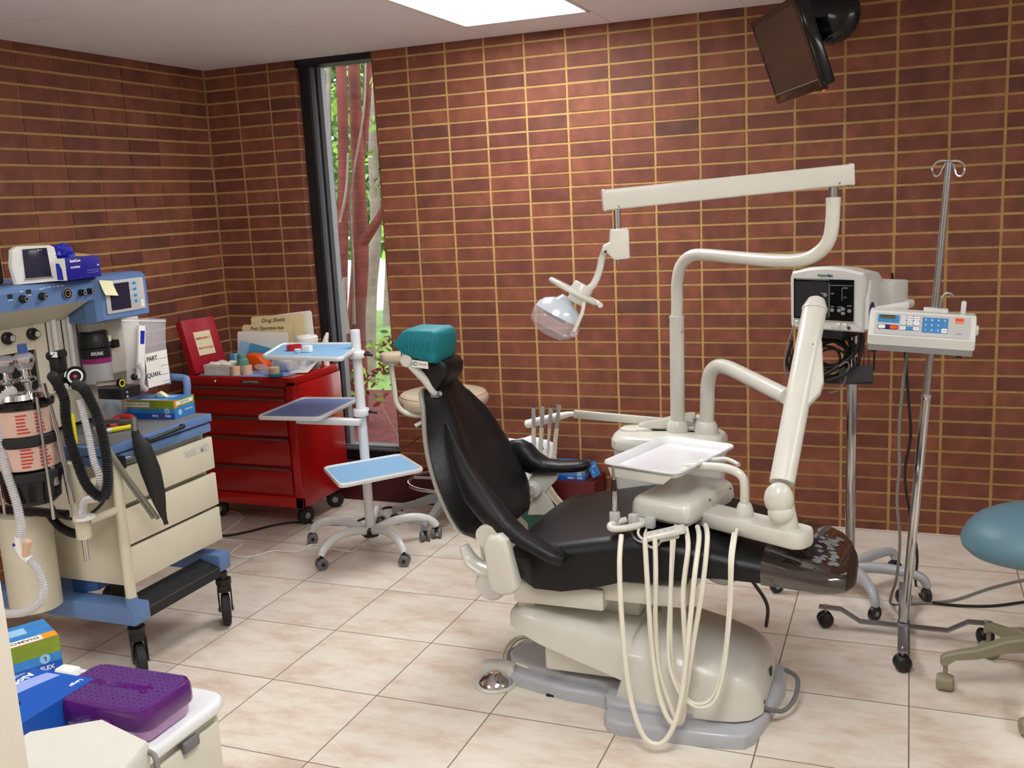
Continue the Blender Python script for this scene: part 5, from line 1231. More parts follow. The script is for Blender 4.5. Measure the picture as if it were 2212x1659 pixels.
# valves
def valve(name, x, y, z, cup, capm, label_):
    mb = MB().lathe([(.014, 0), (.016, .012), (.03, .018), (.03, .026), (.016, .032), (.014, .045), (.022, .055)], (x, y, z), 'chrome', n=28)
    v = put(name, mb, ab)
    put('cap', MB().lathe([(.014, .045), (.026, .062), (.030, .075), (.031, .092), (.028, .100), (.02, .106), (0, .107)], (x, y, z), cup, n=28).lathe([(.0315, .078), (.032, .082), (.0315, .088)], (x, y, z), 'chrome', n=28), v)
    if capm: put('plug', MB().lathe([(.014, .106), (.015, .112), (.014, .135), (0, .136)], (x, y, z), capm, n=20), v)
valve('valve', -.305, -2.38, 1.072, 'acrylic', None, '')
valve('valve', -.215, -2.385, 1.085, 'acrylic', 'machine_blue_dark', '')
mb = MB().tube([(-.20, -2.40, 1.10), (-.178, -2.395, .95), (-.150, -2.385, .76)], .011, 'chrome', n=18); put('support_pole', mb, ab)
mb = MB().tube([(-.165, -2.37, 1.09), (-.140, -2.36, .90), (-.125, -2.355, .69)], .010, 'chrome', n=18); put('support_pole', mb, ab)
mb = MB()
for k in range(40):
    t = k/39; x = -.185+.04*t if k < 20 else -.145-.05*(t-.5)*2; z = 1.16-.18*t if t < .75 else 1.025-.0*(t-.75)
    x = -.183+.035*math.sin(PI*t); z = 1.165-.22*t
    mb.sphere((x, -2.43, z), .0023, 'steel', u=6, v=4)
put('bead_chain', mb, ab)
mb = MB().tube([(-.145, -2.35, 1.175), (-.085, -2.345, 1.185)], .014, 'black_plastic', n=18).box((-.118, -2.345, 1.145), (.036, .035, .05), 'black_plastic', bev=.004).box((-.118, -2.34, 1.105), (.05, .05, .035), 'black_plastic', bev=.006)
mb.box((-.112, -2.3605, 1.183), (.028, .002, .018), 'ink_white'); mb.tube([(-.119, -2.3625, 1.177), (-.106, -2.3625, 1.189)], .0008, 'ink'); put('relief_valve', mb, ab)
GT = frame((-.066, -2.33, 1.108), (.82, .50, -.12), (-.1, .35, 1))
put('dial_gauge', MB().lathe([(.030, -.008), (.033, 0), (.033, .004), (.028, .005), (.0275, .002), (0, .002)], (0, 0, 0), 'black_gloss', T=GT, n=30).lathe([(.018, .0025), (.024, .0025)], (0, 0, 0), 'ink_white', T=GT).lathe([(.006, .0026), (0, .0026)], (0, 0, 0), 'ink_red', T=GT).tube([GT @ Vector((0, 0, -.01)), (-.12, -2.33, 1.09)], .006, 'chrome'), ab)
# hoses hung on the machine
bh = MB(); corrugated(bh, [(-.120, -2.37, 1.115), (-.092, -2.385, 1.105), (-.062, -2.39, 1.05), (-.055, -2.40, .99), (-.040, -2.41, .92), (-.022, -2.41, .85), (0.0, -2.41, .785), (.025, -2.40, .745), (.048, -2.39, .735), (.062, -2.38, .775), (.060, -2.37, .85), (.045, -2.36, .93), (.035, -2.36, .985), (.015, -2.36, 1.035), (-.015, -2.355, 1.075), (-.055, -2.345, 1.085)], .0155, 'black_rubber', pitch=.0075, amp=.0022, n=16)
one('breathing_hose', bh, 'thick black corrugated hose looped on the anesthesia machine', 'hose', (-.03, -2.39, .75), smooth=0)
bh = MB(); corrugated(bh, [(-.03, -2.36, 1.04), (-.012, -2.365, .96), (.0, -2.37, .90), (.012, -2.375, .84), (.022, -2.37, .79), (-.01, -2.355, .72), (-.075, -2.345, .70), (-.098, -2.345, .665), (-.103, -2.345, .64)], .0105, 'tube_clear', pitch=.0075, amp=.0018)
one('breathing_hose', bh, 'clear corrugated hose between the two arms of the black hose', 'hose', (-.01, -2.37, .80), smooth=0)
bh = MB(); corrugated(bh, [(-.195, -2.45, 1.085), (-.228, -2.47, 1.065), (-.24, -2.485, 1.0), (-.238, -2.49, .92), (-.228, -2.50, .85), (-.212, -2.50, .78), (-.200, -2.50, .72), (-.198, -2.50, .66), (-.207, -2.50, .615)], .0135, 'tube_clear', pitch=.0075, amp=.0018)
lh = thing('circuit_tubing', 'clear corrugated tubing with a wye piece hanging in front of the canisters', 'tubing', (-.20, -2.49, .6))
put('upper_tube', bh, lh, smooth=0)
bh = MB(); corrugated(bh, [(-.180, -2.50, .545), (-.152, -2.50, .515), (-.140, -2.50, .46), (-.158, -2.50, .41), (-.205, -2.50, .375), (-.26, -2.50, .355), (-.36, -2.50, .345), (-.45, -2.50, .38)], .0125, 'tube_clear', pitch=.0075, amp=.0018)
put('lower_tube', bh, lh, smooth=0)
mb = MB().tube([(-.208, -2.50, .620), (-.215, -2.50, .59), (-.200, -2.50, .555), (-.178, -2.50, .542)], [.017, .019, .017, .015], 'white_plastic', sm=4).tube([(-.19, -2.505, .56), (-.165, -2.51, .612)], [.012, .011], 'tape_tan').sphere((-.218, -2.517, .597), .006, 'box_blue', u=10, v=8)
put('wye', mb, lh)
# breathing bag and its arm
bb = thing('breathing_bag', 'black rubber breathing bag hanging before the drawer fronts', 'breathing bag', (-.01, -2.07, .60))
mb = MB().tube([(-.04, -2.13, .885), (-.04, -2.13, .93)], .011, 'steel', n=18); put('connector', mb, bb)
mb = MB().tube([(-.04, -2.13, .888), (-.036, -2.13, .862), (-.022, -2.125, .82), (-.002, -2.12, .74), (.015, -2.12, .66), (.026, -2.12, .60), (.034, -2.12, .57), (.038, -2.12, .553)], [.011, .016, .030, .033, .026, .014, .008, .008], 'black_rubber', sm=5, n=18, flat=.7); put('bag', mb, bb)
put('support_arm', MB().tube([(-.20, -2.12, .905), (-.12, -2.13, .915), (-.045, -2.13, .915)], .009, 'steel', n=14), am)
for k in range(2):
    o = .022*k; mb = MB().tube([(-.150+o, -2.20, .905), (-.085+o, -2.235, .85), (-.050+o*.8, -2.215, .77), (-.035+o*.8, -2.165, .67), (-.030+o*.9, -2.125, .60), (-.026+o, -2.11, .568)], .0072, 'tube_grey', sm=6)
    one('drain_tube', mb, ['grey rubber tube hanging left of the black breathing bag', 'grey rubber tube hanging nearest the black breathing bag'][k], 'tube', (-.09+o, -2.16, .6))
# ---- things on the machine
mo = thing('gas_analyzer', 'small white monitor with a dark screen on top of the anesthesia machine', 'monitor', (-.36, -2.19, 1.398))
rg = [[(x, y, z) for y, z in ((y0, 1.398), (y1, 1.398), (y1+.006, 1.46), (y1-.002, 1.512), (y1-.02, 1.520), (y0+.02, 1.522), (y0, 1.512), (y0-.010, 1.46))] for x, y0, y1 in ((-.372, -2.24, -2.13), (-.332, -2.275, -2.10), (-.315, -2.270, -2.104))]
put('housing', MB().loft(rg, 'white_plastic'), mo, smooth=25)
put('screen', MB().prism([(-.052, -.046), (.052, -.046), (.046, .050), (-.050, .050)], .003, 'screen_dark', T=FXm(-.3155, -2.183, 1.462), bev=.001), mo)
mb = MB().prism([(-.056, -.052), (.056, -.052), (.054, -.046), (-.054, -.046)], .0035, 'mid_grey', T=FXm(-.3155, -2.183, 1.462)); put('trim_strip', mb, mo, smooth=0)
for q, m_ in ((.012, 'led_green'), (.022, 'led_red')): put('status_light', MB().box((q, .044, .004), (.004, .003, .001), m_, T=FXm(-.3155, -2.183, 1.462)), mo)
mb = MB().prism([(-.02, 0), (.02, 0), (.035, .05), (.03, .11), (-.035, .11), (-.028, .05)], .05, 'black_plastic', T=Matrix.Translation((-.44, -2.275, 1.398)) @ Matrix.Rotation(PI/2, 4, 'X') @ TR((0, 0, 0)), bev=.006)
one('probe_holder', MB().box((-.405, -2.295, 1.455), (.06, .045, .11), 'black_plastic', T=None, bev=.012), 'black holder behind the small white monitor at the left edge', 'holder', (-.40, -2.305, 1.398))
gx = thing('glove_box', 'open purple-blue glove box with gloves spilling out beside the small monitor', 'glove box', (-.33, -2.05, 1.398))
GX = TR((-.315, -2.045, 1.398), 0, 0, math.radians(96))
mb = MB().box((0, 0, .0375), (.175, .10, .075), 'box_blue', T=GX, bev=.001); put('carton', mb, gx)
FF = GX @ TR((0, -.0505, .0375), PI/2, 0, 0)
FE = GX @ TR((-.088, 0, .0375), PI/2, 0, -PI/2); mb = MB().bx(-.05, .05, -.0375, .0375, 0, .0004, 'paper', T=FE).prism([(.0, -.035), (.036, -.035), (.034, .0), (.026, .02), (.012, .022), (.008, -.01)], .0004, 'nitrile', T=FE @ TR((0, 0, .0004))); put('end_printing', mb, gx, smooth=0); mb = MB()
mb.text('SensiCare', .013, 'ink_white', FF @ TR((-.040, .026, .0005)), bold=.0004); mb.text('ICE NITRILE', .009, 'ink_white', FF @ TR((-.042, .004, .0005)), bold=.0003); mb.text('250', .008, 'ink_white', FF @ TR((.075, .004, .0005)))
for q in (-.012, -.02): mb.bx(.015, .075, q, q+.001, 0, .0005, 'box_lilac', T=FF)
put('printing', mb, gx, smooth=0)
mb = MB().prism([(-.02, 0), (.085, 0), (.10, .025), (.04, .05), (-.03, .04)], .0015, 'carton', T=GX @ TR((0, -.02, .077), .25, .05, 0)); put('flap', mb, gx, smooth=0)
b = bmesh.new(); bmesh.ops.create_icosphere(b, subdivisions=3, radius=.034); rr = random.Random(6)
for v in b.verts: n_ = v.co.normalized(); v.co *= 1+.22*math.sin(7*n_.x+3*n_.y)*math.cos(6*n_.z+4*n_.x)+.1*math.sin(15*n_.y+9*n_.z); v.co.x *= 1.25; v.co += Vector((-.035, 0, .085))
put('gloves', MB().bm(b, 'nitrile', GX), gx, smooth=20)
sn = one('sticky_note', MB().sheet([[Vector((-.279, -1.965+.062*s, 1.385-.055*t)) + Vector((.010*t*t+.002, .012*t, -.008*s)) for s in (0, .25, .5, .75, 1)] for t in (0, .25, .5, .75, 1)], .0006, 'sticky_note'), 'pale yellow sticky note hanging over the corner of the machine display', 'sticky note', (-.279, -1.935, 1.37))
# hanging zip bag
zb = thing('supply_bag', 'clear zip bag of tubing hanging below the machine display', 'plastic bag', (-.30, -1.74, .95))
def bagpt(s, t): # s across 0..1, t down 0..1
    y = -1.86+.235*s-.015*t*s-.0*t; z = 1.238-.035*s-.285*t+.03*s*t; x = -.30+.018*math.sin(PI*s)*math.sin(PI*min(1, t*1.1))+.006*math.sin(9*s+5*t)
    return (x, y, z)
put('film', MB().sheet([[bagpt(s/10, t/12) for s in range(11)] for t in range(13)], .001, 'bag_cloudy'), zb, smooth=60)
put('zip_seal', MB().sheet([[bagpt(s/10, t) + Vector((.002, 0, 0)) if False else tuple(Vector(bagpt(s/10, t))+Vector((.002, 0, 0))) for s in range(11)] for t in (.03, .045)], .001, 'white_plastic'), zb)
FB_ = FXm(-.272, -1.735, 1.045)
mb = MB().bx(-.055, .065, -.085, .045, 0, .001, 'paper', T=FB_)
mb.text('PART.', .024, 'ink', FB_ @ TR((-.018, .022, .0015)), bold=.0004); mb.text('QUAN.', .024, 'ink', FB_ @ TR((-.018, -.040, .0015)), bold=.0004)
for q in (.014, -.014, -.048, -.075): mb.bx(.022, .062, q, q+.0012, .001, .0016, 'ink', T=FB_)
put('label', mb, zb, smooth=0)
mb = MB().prism([(-.018, -.10), (.018, -.10), (.018, .10), (-.018, .10)], .012, 'white_plastic', T=FXm(-.285, -1.80, 1.10) @ TR((0, 0, 0), 0, 0, -.18), bev=.004); mb.prism([(-.010, .03), (.010, .03), (.012, .08), (-.010, .08)], .0125, 'nitrile', T=FXm(-.285, -1.80, 1.10) @ TR((0, 0, 0), 0, 0, -.18))
mb.tube([(-.275, -1.825, 1.06), (-.272, -1.812, 1.02), (-.274, -1.82, .98), (-.276, -1.80, .955)], .010, 'tube_clear', sm=6); put('contents', mb, zb)
blob('plastic_bag', 'crumpled clear bag with pale blue contents under the hanging zip bag', 'plastic bag', (-.385, -1.87), .050, 'bag_cloudy', (.8, 1.4, 1.1), 21, z=.845)
blob('pouch', 'pale blue crumpled pouch behind the glove box on the machine worktop', 'pouch', (-.44, -1.80), .036, 'pale_blue', (.9, 1.2, 1.1), 22, z=.845)
mg = glove_box('glove_box', 'blue and green glove box on the far end of the machine worktop', TR((-.275, -1.745, .845), 0, 0, math.radians(4)) , (.235, .125, .070), micro_faces)
mb = MB().sheet([[Vector((-.29+.06*s, -1.75+.02*t, .918+.025*math.sin(PI*s)*(1-abs(t-.5)))) for s in (0, .25, .5, .75, 1)] for t in (0, .33, .66, 1)], .002, 'latex'); put('glove', mb, mg)
sg = one('strap', MB().tube([(-0.339, -1.990, 0.853), (-0.359, -1.908, 0.858), (-0.345, -1.870, 0.866), (-0.274, -1.893, 0.870), (-0.251, -1.930, 0.860), (-0.318, -1.910, 0.853), (-0.333, -1.946, 0.850)], .012, 'red_strap', sm=6, flat=.4), 'red strap curled on the machine worktop', 'strap', (-.24, -2.0, .845))
mo.rotation_euler.z = math.radians(-20); mo.scale = (1, .84, 1); mo.location.y += .010
mk = thing('marker', 'yellow highlighter marker lying on the machine worktop', 'marker', (-.20, -2.03, .853))
put('barrel', MB().tube([(-0.238, -2.036, 0.856), (-0.197, -1.964, 0.856)], .0085, 'yellow', n=16), mk); put('cap', MB().tube([(-0.260, -2.069, 0.856), (-0.237, -2.033, 0.856)], [.006, .0088], 'white_plastic', n=16), mk)
one('yellow_tag', MB().box((-.12, -2.32, .93), (.004, .03, .10), 'yellow', bev=.001).tube([(-.12, -2.32, .98), (-.12, -2.335, 1.03)], .0015, 'steel', n=6), 'yellow tag hanging behind the black corrugated hose', 'tag', (-.12, -2.32, .93))
# ================================================================ VITAL SIGNS MONITOR ON ITS STAND
MX, MY = 2.205, -.775
ms_ = thing('monitor_stand', 'chrome pole stand on five casters carrying the patient monitor', 'monitor stand', (MX, MY, 0))
def fluted(mb, a, b, r, m, n=24):
    a = Vector(a); b = Vector(b); F = frame(a, (b-a).orthogonal(), (b-a).cross((b-a).orthogonal())); h = (b-a).length
    rg = [[((r if k % 3 else r*.82)*math.cos(2*PI*k/n), (r if k % 3 else r*.82)*math.sin(2*PI*k/n), z) for k in range(n)] for z in (0, h)]
    return mb.loft(rg, m, T=F)
put('pole', fluted(MB(), (MX, MY, .10), (MX, MY, 1.05), .019, 'chrome'), ms_, smooth=20)
put('hub', MB().lathe([(.03, .07), (.045, .08), (.045, .115), (.03, .125), (0, .126)], (MX, MY, 0), 'base_grey'), ms_)
for k, a in enumerate((-69, -9, 55, 127, 199)):
    a = math.radians(a); R = .285; c, s_ = math.cos(a), math.sin(a)
    lg = put('leg', MB().tube([(MX+r*c, MY+r*s_, z) for r, z in ((.02, .10), (.10, .112), (.18, .112), (.24, .105), (.272, .092), (R, .068), (R, .060))], [.022, .022, .020, .018, .018, .017, .015], 'base_grey', sm=5, n=14), ms_)
    caster(lg, MX+R*c, MY+R*s_, .029, .022, [.9, 2.0, .3, 1.2, .6][k], wheel='black_plastic', fork='steel', stem_top=.06, twin=False)
MA = TR((2.120, -.90, 0), 0, 0, math.radians(-27))
vm = thing('patient_monitor', 'grey white patient monitor with a dark screen behind the delivery arm', 'patient monitor', (2.14, -.86, 1.07))
def mring(y, sx, z0, z1, r, arch):
    return [(x*sx, y, z0+(z1-z0)*t+arch*(1-(2*abs(x)/.29)**2)*(1 if t > .5 else 0)) for x, t in ((-.144, 0), (-.151, .06), (-.154, .9), (-.146, 1), (-.07, 1), (0, 1), (.07, 1), (.146, 1), (.154, .9), (.151, .06), (.144, 0))]
mb = MB().loft([mring(-.008, .95, 1.068, 1.268, 0, .018), mring(0, 1, 1.062, 1.275, 0, .022), mring(.03, 1.0, 1.062, 1.275, 0, .022), mring(.10, 1.0, 1.07, 1.27, 0, .02), mring(.13, .96, 1.09, 1.25, 0, .01)], 'grey_white', T=MA)
put('housing', mb, vm, smooth=30)
SFm = MA @ TR((-.006, -.0095, 1.175), PI/2, 0, 0)
mb = MB().bx(-.128, .118, -.074, .076, -.001, .0015, 'black_gloss', T=SFm, bev=.0005)
mb.bx(-.122, .055-.03, -.068, .066, .0016, .0020, 'ink', T=SFm)
for a_, b_2, c_2, d_2 in ((-.12, .02, .0725, .0738), (.026, .114, .054, .0552), (.020, .0212, -.06, .06), (.072, .0732, .0, .046)): mb.bx(a_, b_2, c_2, d_2, .002, .0024, 'light_grey', T=SFm)
for s, x, y in (('PAUSE', -.004, .024), ('NIBP', .034, .024), ('STAT', .034, -.024), ('ALARM', .064, -.024), ('SETUP', .102, -.018), ('SWEEP', .085, .046), ('SYS', .085, .012)): mb.text(s, .0065, 'light_grey', SFm @ TR((x, y, .0022)))
for x, y in ((.006, .018), (.034, -.036), (.062, -.036), (.078, -.030), (.078, -.046), (.103, -.036)): mb.prism([(.0085*math.cos(2*PI*k/14), .0065*math.sin(2*PI*k/14)) for k in range(14)], .003, 'mid_grey', T=SFm @ TR((x, y, .002)), bev=.001)
put('screen', mb, vm, smooth=0)
mb = MB()
for x in (-.115, -.095, .060, .085): mb.prism([(.008*math.cos(2*PI*k/14), .0055*math.sin(2*PI*k/14)) for k in range(14)], .003, 'white_plastic', T=SFm @ TR((x, -.086, 0)), bev=.001)
mb.bx(-.13, .125, -.080, -.0785, 0, .001, 'mid_grey', T=SFm)
for x in (.035, .06): mb.bx(x-.006, x+.006, -.103, -.097, 0, .0015, 'light_grey', T=SFm)
mb.lathe([(.0065, 0), (.0065, .002), (0, .002)], (.10, -.098, 0), 'dark_grey', T=SFm, n=14); mb.lathe([(.003, 0), (0, .001)], (-.125, -.088, 0), 'dark_grey', T=SFm, n=8)
put('buttons', mb, vm, smooth=0)
mb = MB().text('Welch', .0125, 'green', SFm @ TR((-.012, .089, .0005)), bold=.0004).text('Allyn', .0125, 'navy', SFm @ TR((.020, .089, .0005)), bold=.0004); put('lettering', mb, vm, smooth=0)
RS = MA @ TR((.154, .022, 1.165), PI/2, 0, PI/2)
mb = MB().prism([(-.030, -.09), (.025, -.085), (.03, .03), (.02, .085), (-.012, .085), (-.028, .02)], .016, 'grey_white', T=RS, bev=.004); put('side_handle', mb, vm)
put('release_button', MB().prism([(.018*math.cos(t)*abs(math.cos(t))**.2, .033*math.sin(t)) for t in [2*PI*k/20 for k in range(20)]], .003, 'navy', T=RS @ TR((-.010, -.025, .0165)), bev=.001).text('A', .016, 'ink_white', RS @ TR((-.010, -.025, .0197)), bold=.0005), vm)
mb = MB().bx(.03, .20, .10, .22, 1.11, 1.235, 'grey_white', T=MA, bev=.008); put('rear_module', mb, vm)
mb = MB().tube([MA @ Vector(p) for p in ((.13, .03, 1.135), (.20, .06, 1.145), (.255, .10, 1.155))], .008, 'white_plastic', n=10, flat=1.8).tube([MA @ Vector(p) for p in ((.255, .10, 1.155), (.24, .17, 1.155), (.16, .22, 1.15))], .008, 'white_plastic', n=10, flat=1.8); put('rear_rail', mb, vm)
mb = MB().bx(-.04, .06, .0, .12, 1.03, 1.066, 'black_plastic', T=MA, bev=.003); put('mount_plate', mb, vm)
# wire basket with a bundle of cables
bs = thing('wire_basket', 'dark perforated basket hung on the monitor stand pole', 'basket', (2.16, -.80, .88))
mb = MB()
for k in range(12):
    x = 2.235+.0+(.018*k if k < 4 else 0)
for k in range(5): mb.tube([(2.215+.017*k, -.86, .905), (2.215+.017*k, -.86, 1.065)], .0017, 'black_plastic', n=6)
for k in range(3): mb.tube([(2.285, -.85+.02*k, .905), (2.285, -.85+.02*k, 1.065)], .0017, 'black_plastic', n=6)
for x, y in ((1.985, -.86), (1.985, -.78)): mb.tube([(x, y, .87), (x, y, 1.02)], .002, 'black_plastic', n=6)
mb.tube([(1.985, -.86, .93), (1.985, -.87, .90), (2.0, -.87, .90)], .002, 'black_plastic', n=6)
put('wires', mb, bs)
PL = frame((2.222, -.868, .887), (1, -.05, 0.06), (-.05, 0, 1))
mb = MB().prism([(-.060, -.030), (.060, -.022), (.062, .040), (-.060, .028)], .002, 'dark_grey', T=PL)
for k in range(8): mb.box((-.048+.0135*k, -.027+.0006*k, .0), (.006, .006, .003), 'black_plastic', T=PL)
put('plate', mb, bs)
put('floor_plate', MB().bx(2.02, 2.28, -.866, -.74, .853, .857, 'dark_grey'), bs)
G = 'cables bundled in the basket'
rr = random.Random(14); mb = MB()
for k in range(13):
    cx, cz = 2.125+rr.uniform(-.02, .02), .955+rr.uniform(-.03, .03); R = rr.uniform(.045, .078); y0 = -.855+.016*rr.random()*5
    mb.tube([(cx+R*1.15*math.cos(2*PI*t/20+k), y0+.01*math.sin(5*t+k), cz+R*math.sin(2*PI*t/20+k)) for t in range(21)], .0048, 'black_rubber', n=8, caps=False)
one('cable_bundle', mb, 'black coiled cables heaped in the wire basket', 'cables', (2.125, -.83, .87))
mb = MB().tube([(2.24, -.875, 1.05), (2.22, -.885, .98), (2.17, -.89, .93), (2.10, -.89, .885), (2.06, -.885, .875)], .007, 'black_rubber', sm=5).tube([(2.245, -.885, 1.04), (2.235, -.895, .96), (2.19, -.90, .90), (2.12, -.895, .87)], .006, 'black_rubber', sm=5); one('cable', mb, 'thick black cable falling in front of the wire basket', 'cable', (2.17, -.89, .93))
mb = MB().tube([(2.005, -.92, 1.085), (1.985, -.93, 1.02), (1.97, -.92, .95), (1.975, -.92, .89), (2.0, -.91, .86)], .0028, 'cord_grey', sm=6); one('cable', mb, 'thin grey cable hanging from the left of the patient monitor', 'cable', (1.98, -.92, .95))
mb = MB().tube([(1.995, -.88, 1.02), (1.98, -.88, .97), (1.975, -.87, .92), (2.02, -.87, .88)], .005, 'black_rubber', sm=6).tube([(2.02, -.88, 1.02), (1.995, -.88, .96), (1.985, -.87, .90), (2.05, -.87, .87)], .005, 'black_rubber', sm=6); one('cable', mb, 'black cable looping left of the basket', 'cable', (1.98, -.88, .95))
mb = MB().tube([(2.165, -.90, .925), (2.19, -.91, .945), (2.20, -.91, .93), (2.19, -.90, .90), (2.185, -.90, .87), (2.16, -.90, .835), (2.13, -.895, .825)], .0026, 'cord_grey', sm=6); one('cable', mb, 'thin pale cable curling out under the basket', 'cable', (2.17, -.90, .88))
# ================================================================ IV POLE AND INFUSION PUMP
IX, IY = 2.405, -1.136
TI = TR((IX, IY, 0), 0, math.radians(3.63), 0)
iv = thing('iv_pole', 'leaning chrome drip stand with flat cross base and black ball casters', 'drip stand', (IX, IY, 0))
mb = fluted(MB(), TI @ Vector((0, 0, .05)), TI @ Vector((0, 0, .86)), .0155, 'chrome', n=18); mb.lathe([(.017, 0), (.018, .004), (.018, .016), (.017, .02)], (0, 0, .86), 'chrome', T=TI); put('lower_pole', mb, iv, smooth=20)
put('upper_pole', fluted(MB(), TI @ Vector((0, 0, .87)), TI @ Vector((0, 0, 1.645)), .0115, 'steel', n=18), iv, smooth=20)
mb = MB()
for s in (-1, 1): mb.tube([TI @ Vector((s*x, y, z)) for x, y, z in ((0, 0, 1.648), (.022, -.005, 1.650), (.040, -.008, 1.642), (.048, -.015, 1.622), (.040, -.02, 1.603), (.026, -.018, 1.605), (.018, -.012, 1.625), (.012, -.006, 1.640))], .0035, 'chrome', sm=5, n=10)
put('hook', mb, iv)
for T_, lab in ((TR((IX, IY, 0), 0, 0, 0), 'x'), (TR((IX, IY, 0), 0, 0, PI/2), 'y')):
    L_ = .265 if lab == 'x' else .285; z0 = .030 if lab == 'x' else .036
    pr2 = [(-L_-.022, .072), (-L_+.055, .070), (-L_+.12, z0), (-.05, z0), (.05, z0), (L_-.12, z0), (L_-.055, .070), (L_+.022, .072)]
    rg = [[(x, -.0165, z), (x, .0165, z), (x, .0165, z+.0055), (x, -.0165, z+.0055)] for x, z in pr2]
    bo = put('base_bar', MB().loft(rg, 'brushed', T=T_), iv, smooth=20)
    for s in (-1, 1):
        q = T_ @ Vector((s*L_, 0, 0)); c = MB().tube([q+Vector((0, 0, .045)), q+Vector((0, 0, .085))], .005, 'steel').sphere((q.x, q.y, .08), .007, 'steel', u=10, v=8)
        mb = MB()
        for sg in (-1, 1): mb.sphere((0, sg*.008, 0), .0285, 'black_plastic', T=TR((q.x, q.y, .0285), 0, 0, 1.1+s*.8) @ TR((0, sg*.004, 0)), sc=(1, .62, 1))
        mb.v = mb.v; cc = put('caster', c, bo); put('wheel', mb, cc)
put('pole_socket', MB().box((IX, IY-.0, .040), (.04, .04, .012), 'brushed', bev=.002).box((IX+.004, IY+.12, .07), (.012, .05, .05), 'brushed', bev=.004), iv)
pu = thing('infusion_pump', 'grey syringe pump with blue keypad clamped to the leaning drip stand', 'infusion pump', tuple(TI @ Vector((-.03, -.04, 1.06))))
PM = TI @ TR((-.037, -.04, 1.085), 0, math.radians(.2), 0)
def bodyp(pr, x0, x1, m, mb, bev=.004):
    return mb.prism(pr, x1-x0, m, T=PM @ TR((x0, 0, 0)) @ Matrix(((0, 0, 1, 0), (1, 0, 0, 0), (0, 1, 0, 0), (0, 0, 0, 1))), bev=bev)
mb = MB(); bodyp([(-.075, -.030), (-.078, .0), (-.018, .075), (.055, .075), (.06, -.03)], -.163, .163, 'grey_white', mb, .006); put('housing', mb, pu)
mb = MB(); bodyp([(-.073, -.050), (-.075, -.030), (.06, -.03), (.055, -.05)], -.160, .158, 'mid_grey', mb, .003)
for x in (-.14, .12): mb.box((x, -.05, -.055), (.018, .018, .008), 'black_plastic', T=PM)
put('lower_housing', mb, pu)
sl = math.atan2(.075, .06); FPn = PM @ TR((0, -.0485, .0378), sl, 0, 0)
mb = MB().prism(rrect(.292, .082, .004), .0012, 'light_grey', T=FPn, bev=.0004); o = put('keypad_panel', mb, pu)
mb = MB().prism(rrect(.066, .030, .003), .001, 'pump_blue', T=FPn @ TR((-.103, .018, .001))).bx(-.130, -.082, .018, .030, .002, .0026, 'screen_lcd', T=FPn).bx(-.130, -.082, .0275, .0305, .0025, .003, 'ink', T=FPn)
mb.prism(rrect(.064, .018, .005), .001, 'navy', T=FPn @ TR((-.103, -.014, .001))).prism(rrect(.022, .014, .004), .001, 'paper', T=FPn @ TR((-.122, -.014, .0018))).prism(rrect(.024, .014, .004), .001, 'orange', T=FPn @ TR((-.085, -.014, .0018)))
mb.prism(rrect(.062, .036, .004), .0008, 'pump_blue', T=FPn @ TR((-.037, .015, .001))).prism(rrect(.062, .016, .004), .0008, 'pump_blue', T=FPn @ TR((-.037, -.0155, .001)))
for i in range(3):
    for j in range(2): mb.prism(rrect(.0185, .0155, .003), .001, 'paper', T=FPn @ TR((-.0575+.0205*i, .0235-.0175*j, .0016))).text(['BOLUS', 'DOSE', 'INFO', 'RATE', 'SETUP', 'F'][i+3*j], .0055, 'ink', FPn @ TR((-.0575+.0205*i, .0235-.0175*j, .0028)))
for i in (0, 2): mb.prism(rrect(.0185, .0125, .003), .001, 'paper', T=FPn @ TR((-.0575+.0205*i, -.0155, .0016))).text('<<' if i == 0 else '>>', .006, 'ink', FPn @ TR((-.0575+.0205*i, -.0155, .0028)))
mb.prism(rrect(.078, .058, .003), .0008, 'pump_blue', T=FPn @ TR((.040, .002, .001)))
for i in range(4):
    for j in range(3):
        s = ['7', '8', '9', 'C', '4', '5', '6', '-', '1', '2', '3', ''][i+4*j]; X_, Y_ = .0115+.019*i, .021-.019*j
        mb.prism(rrect(.0178, .0178, .002), .0004, 'pump_blue', T=FPn @ TR((X_, Y_, .0018)))
        if s: mb.text(s, .0095, 'ink_white', FPn @ TR((X_, Y_, .0024)), bold=.0002)
mb.prism(rrect(.0175, .0165, .003), .0012, 'paper', T=FPn @ TR((.0685, -.017, .0018))).text('ENTER', .0045, 'ink', FPn @ TR((.0685, -.017, .0032)))
mb.prism(rrect(.026, .013, .001), .0006, 'orange', T=FPn @ TR((.112, .028, .001))).text('MEDFUSION', .0048, 'orange', FPn @ TR((.112, .016, .0012)), bold=.0003).text('medex', .0065, 'ink', FPn @ TR((.112, -.024, .0012)))
put('keys', mb, o, smooth=0)
mb = MB().box((-.0+.04, .02, .082), (.075, .05, .014), 'grey_white', T=PM, bev=.003); put('clamp_arm', mb, pu); put('syringe_clamp', MB().box((.122, .01, .096), (.016, .02, .046), 'grey_white', T=PM, bev=.006), pu); put('syringe_driver', MB().box((.165, -.02, .03), (.012, .04, .03), 'grey_white', T=PM, bev=.004), pu)
mb = MB().tube([TI @ Vector(p) for p in ((.014, -.02, 1.17), (.018, -.02, 1.205), (.030, -.02, 1.225), (.046, -.02, 1.222), (.050, -.02, 1.212))], .0045, 'steel', sm=5, n=10); put('pole_clamp', mb, pu)
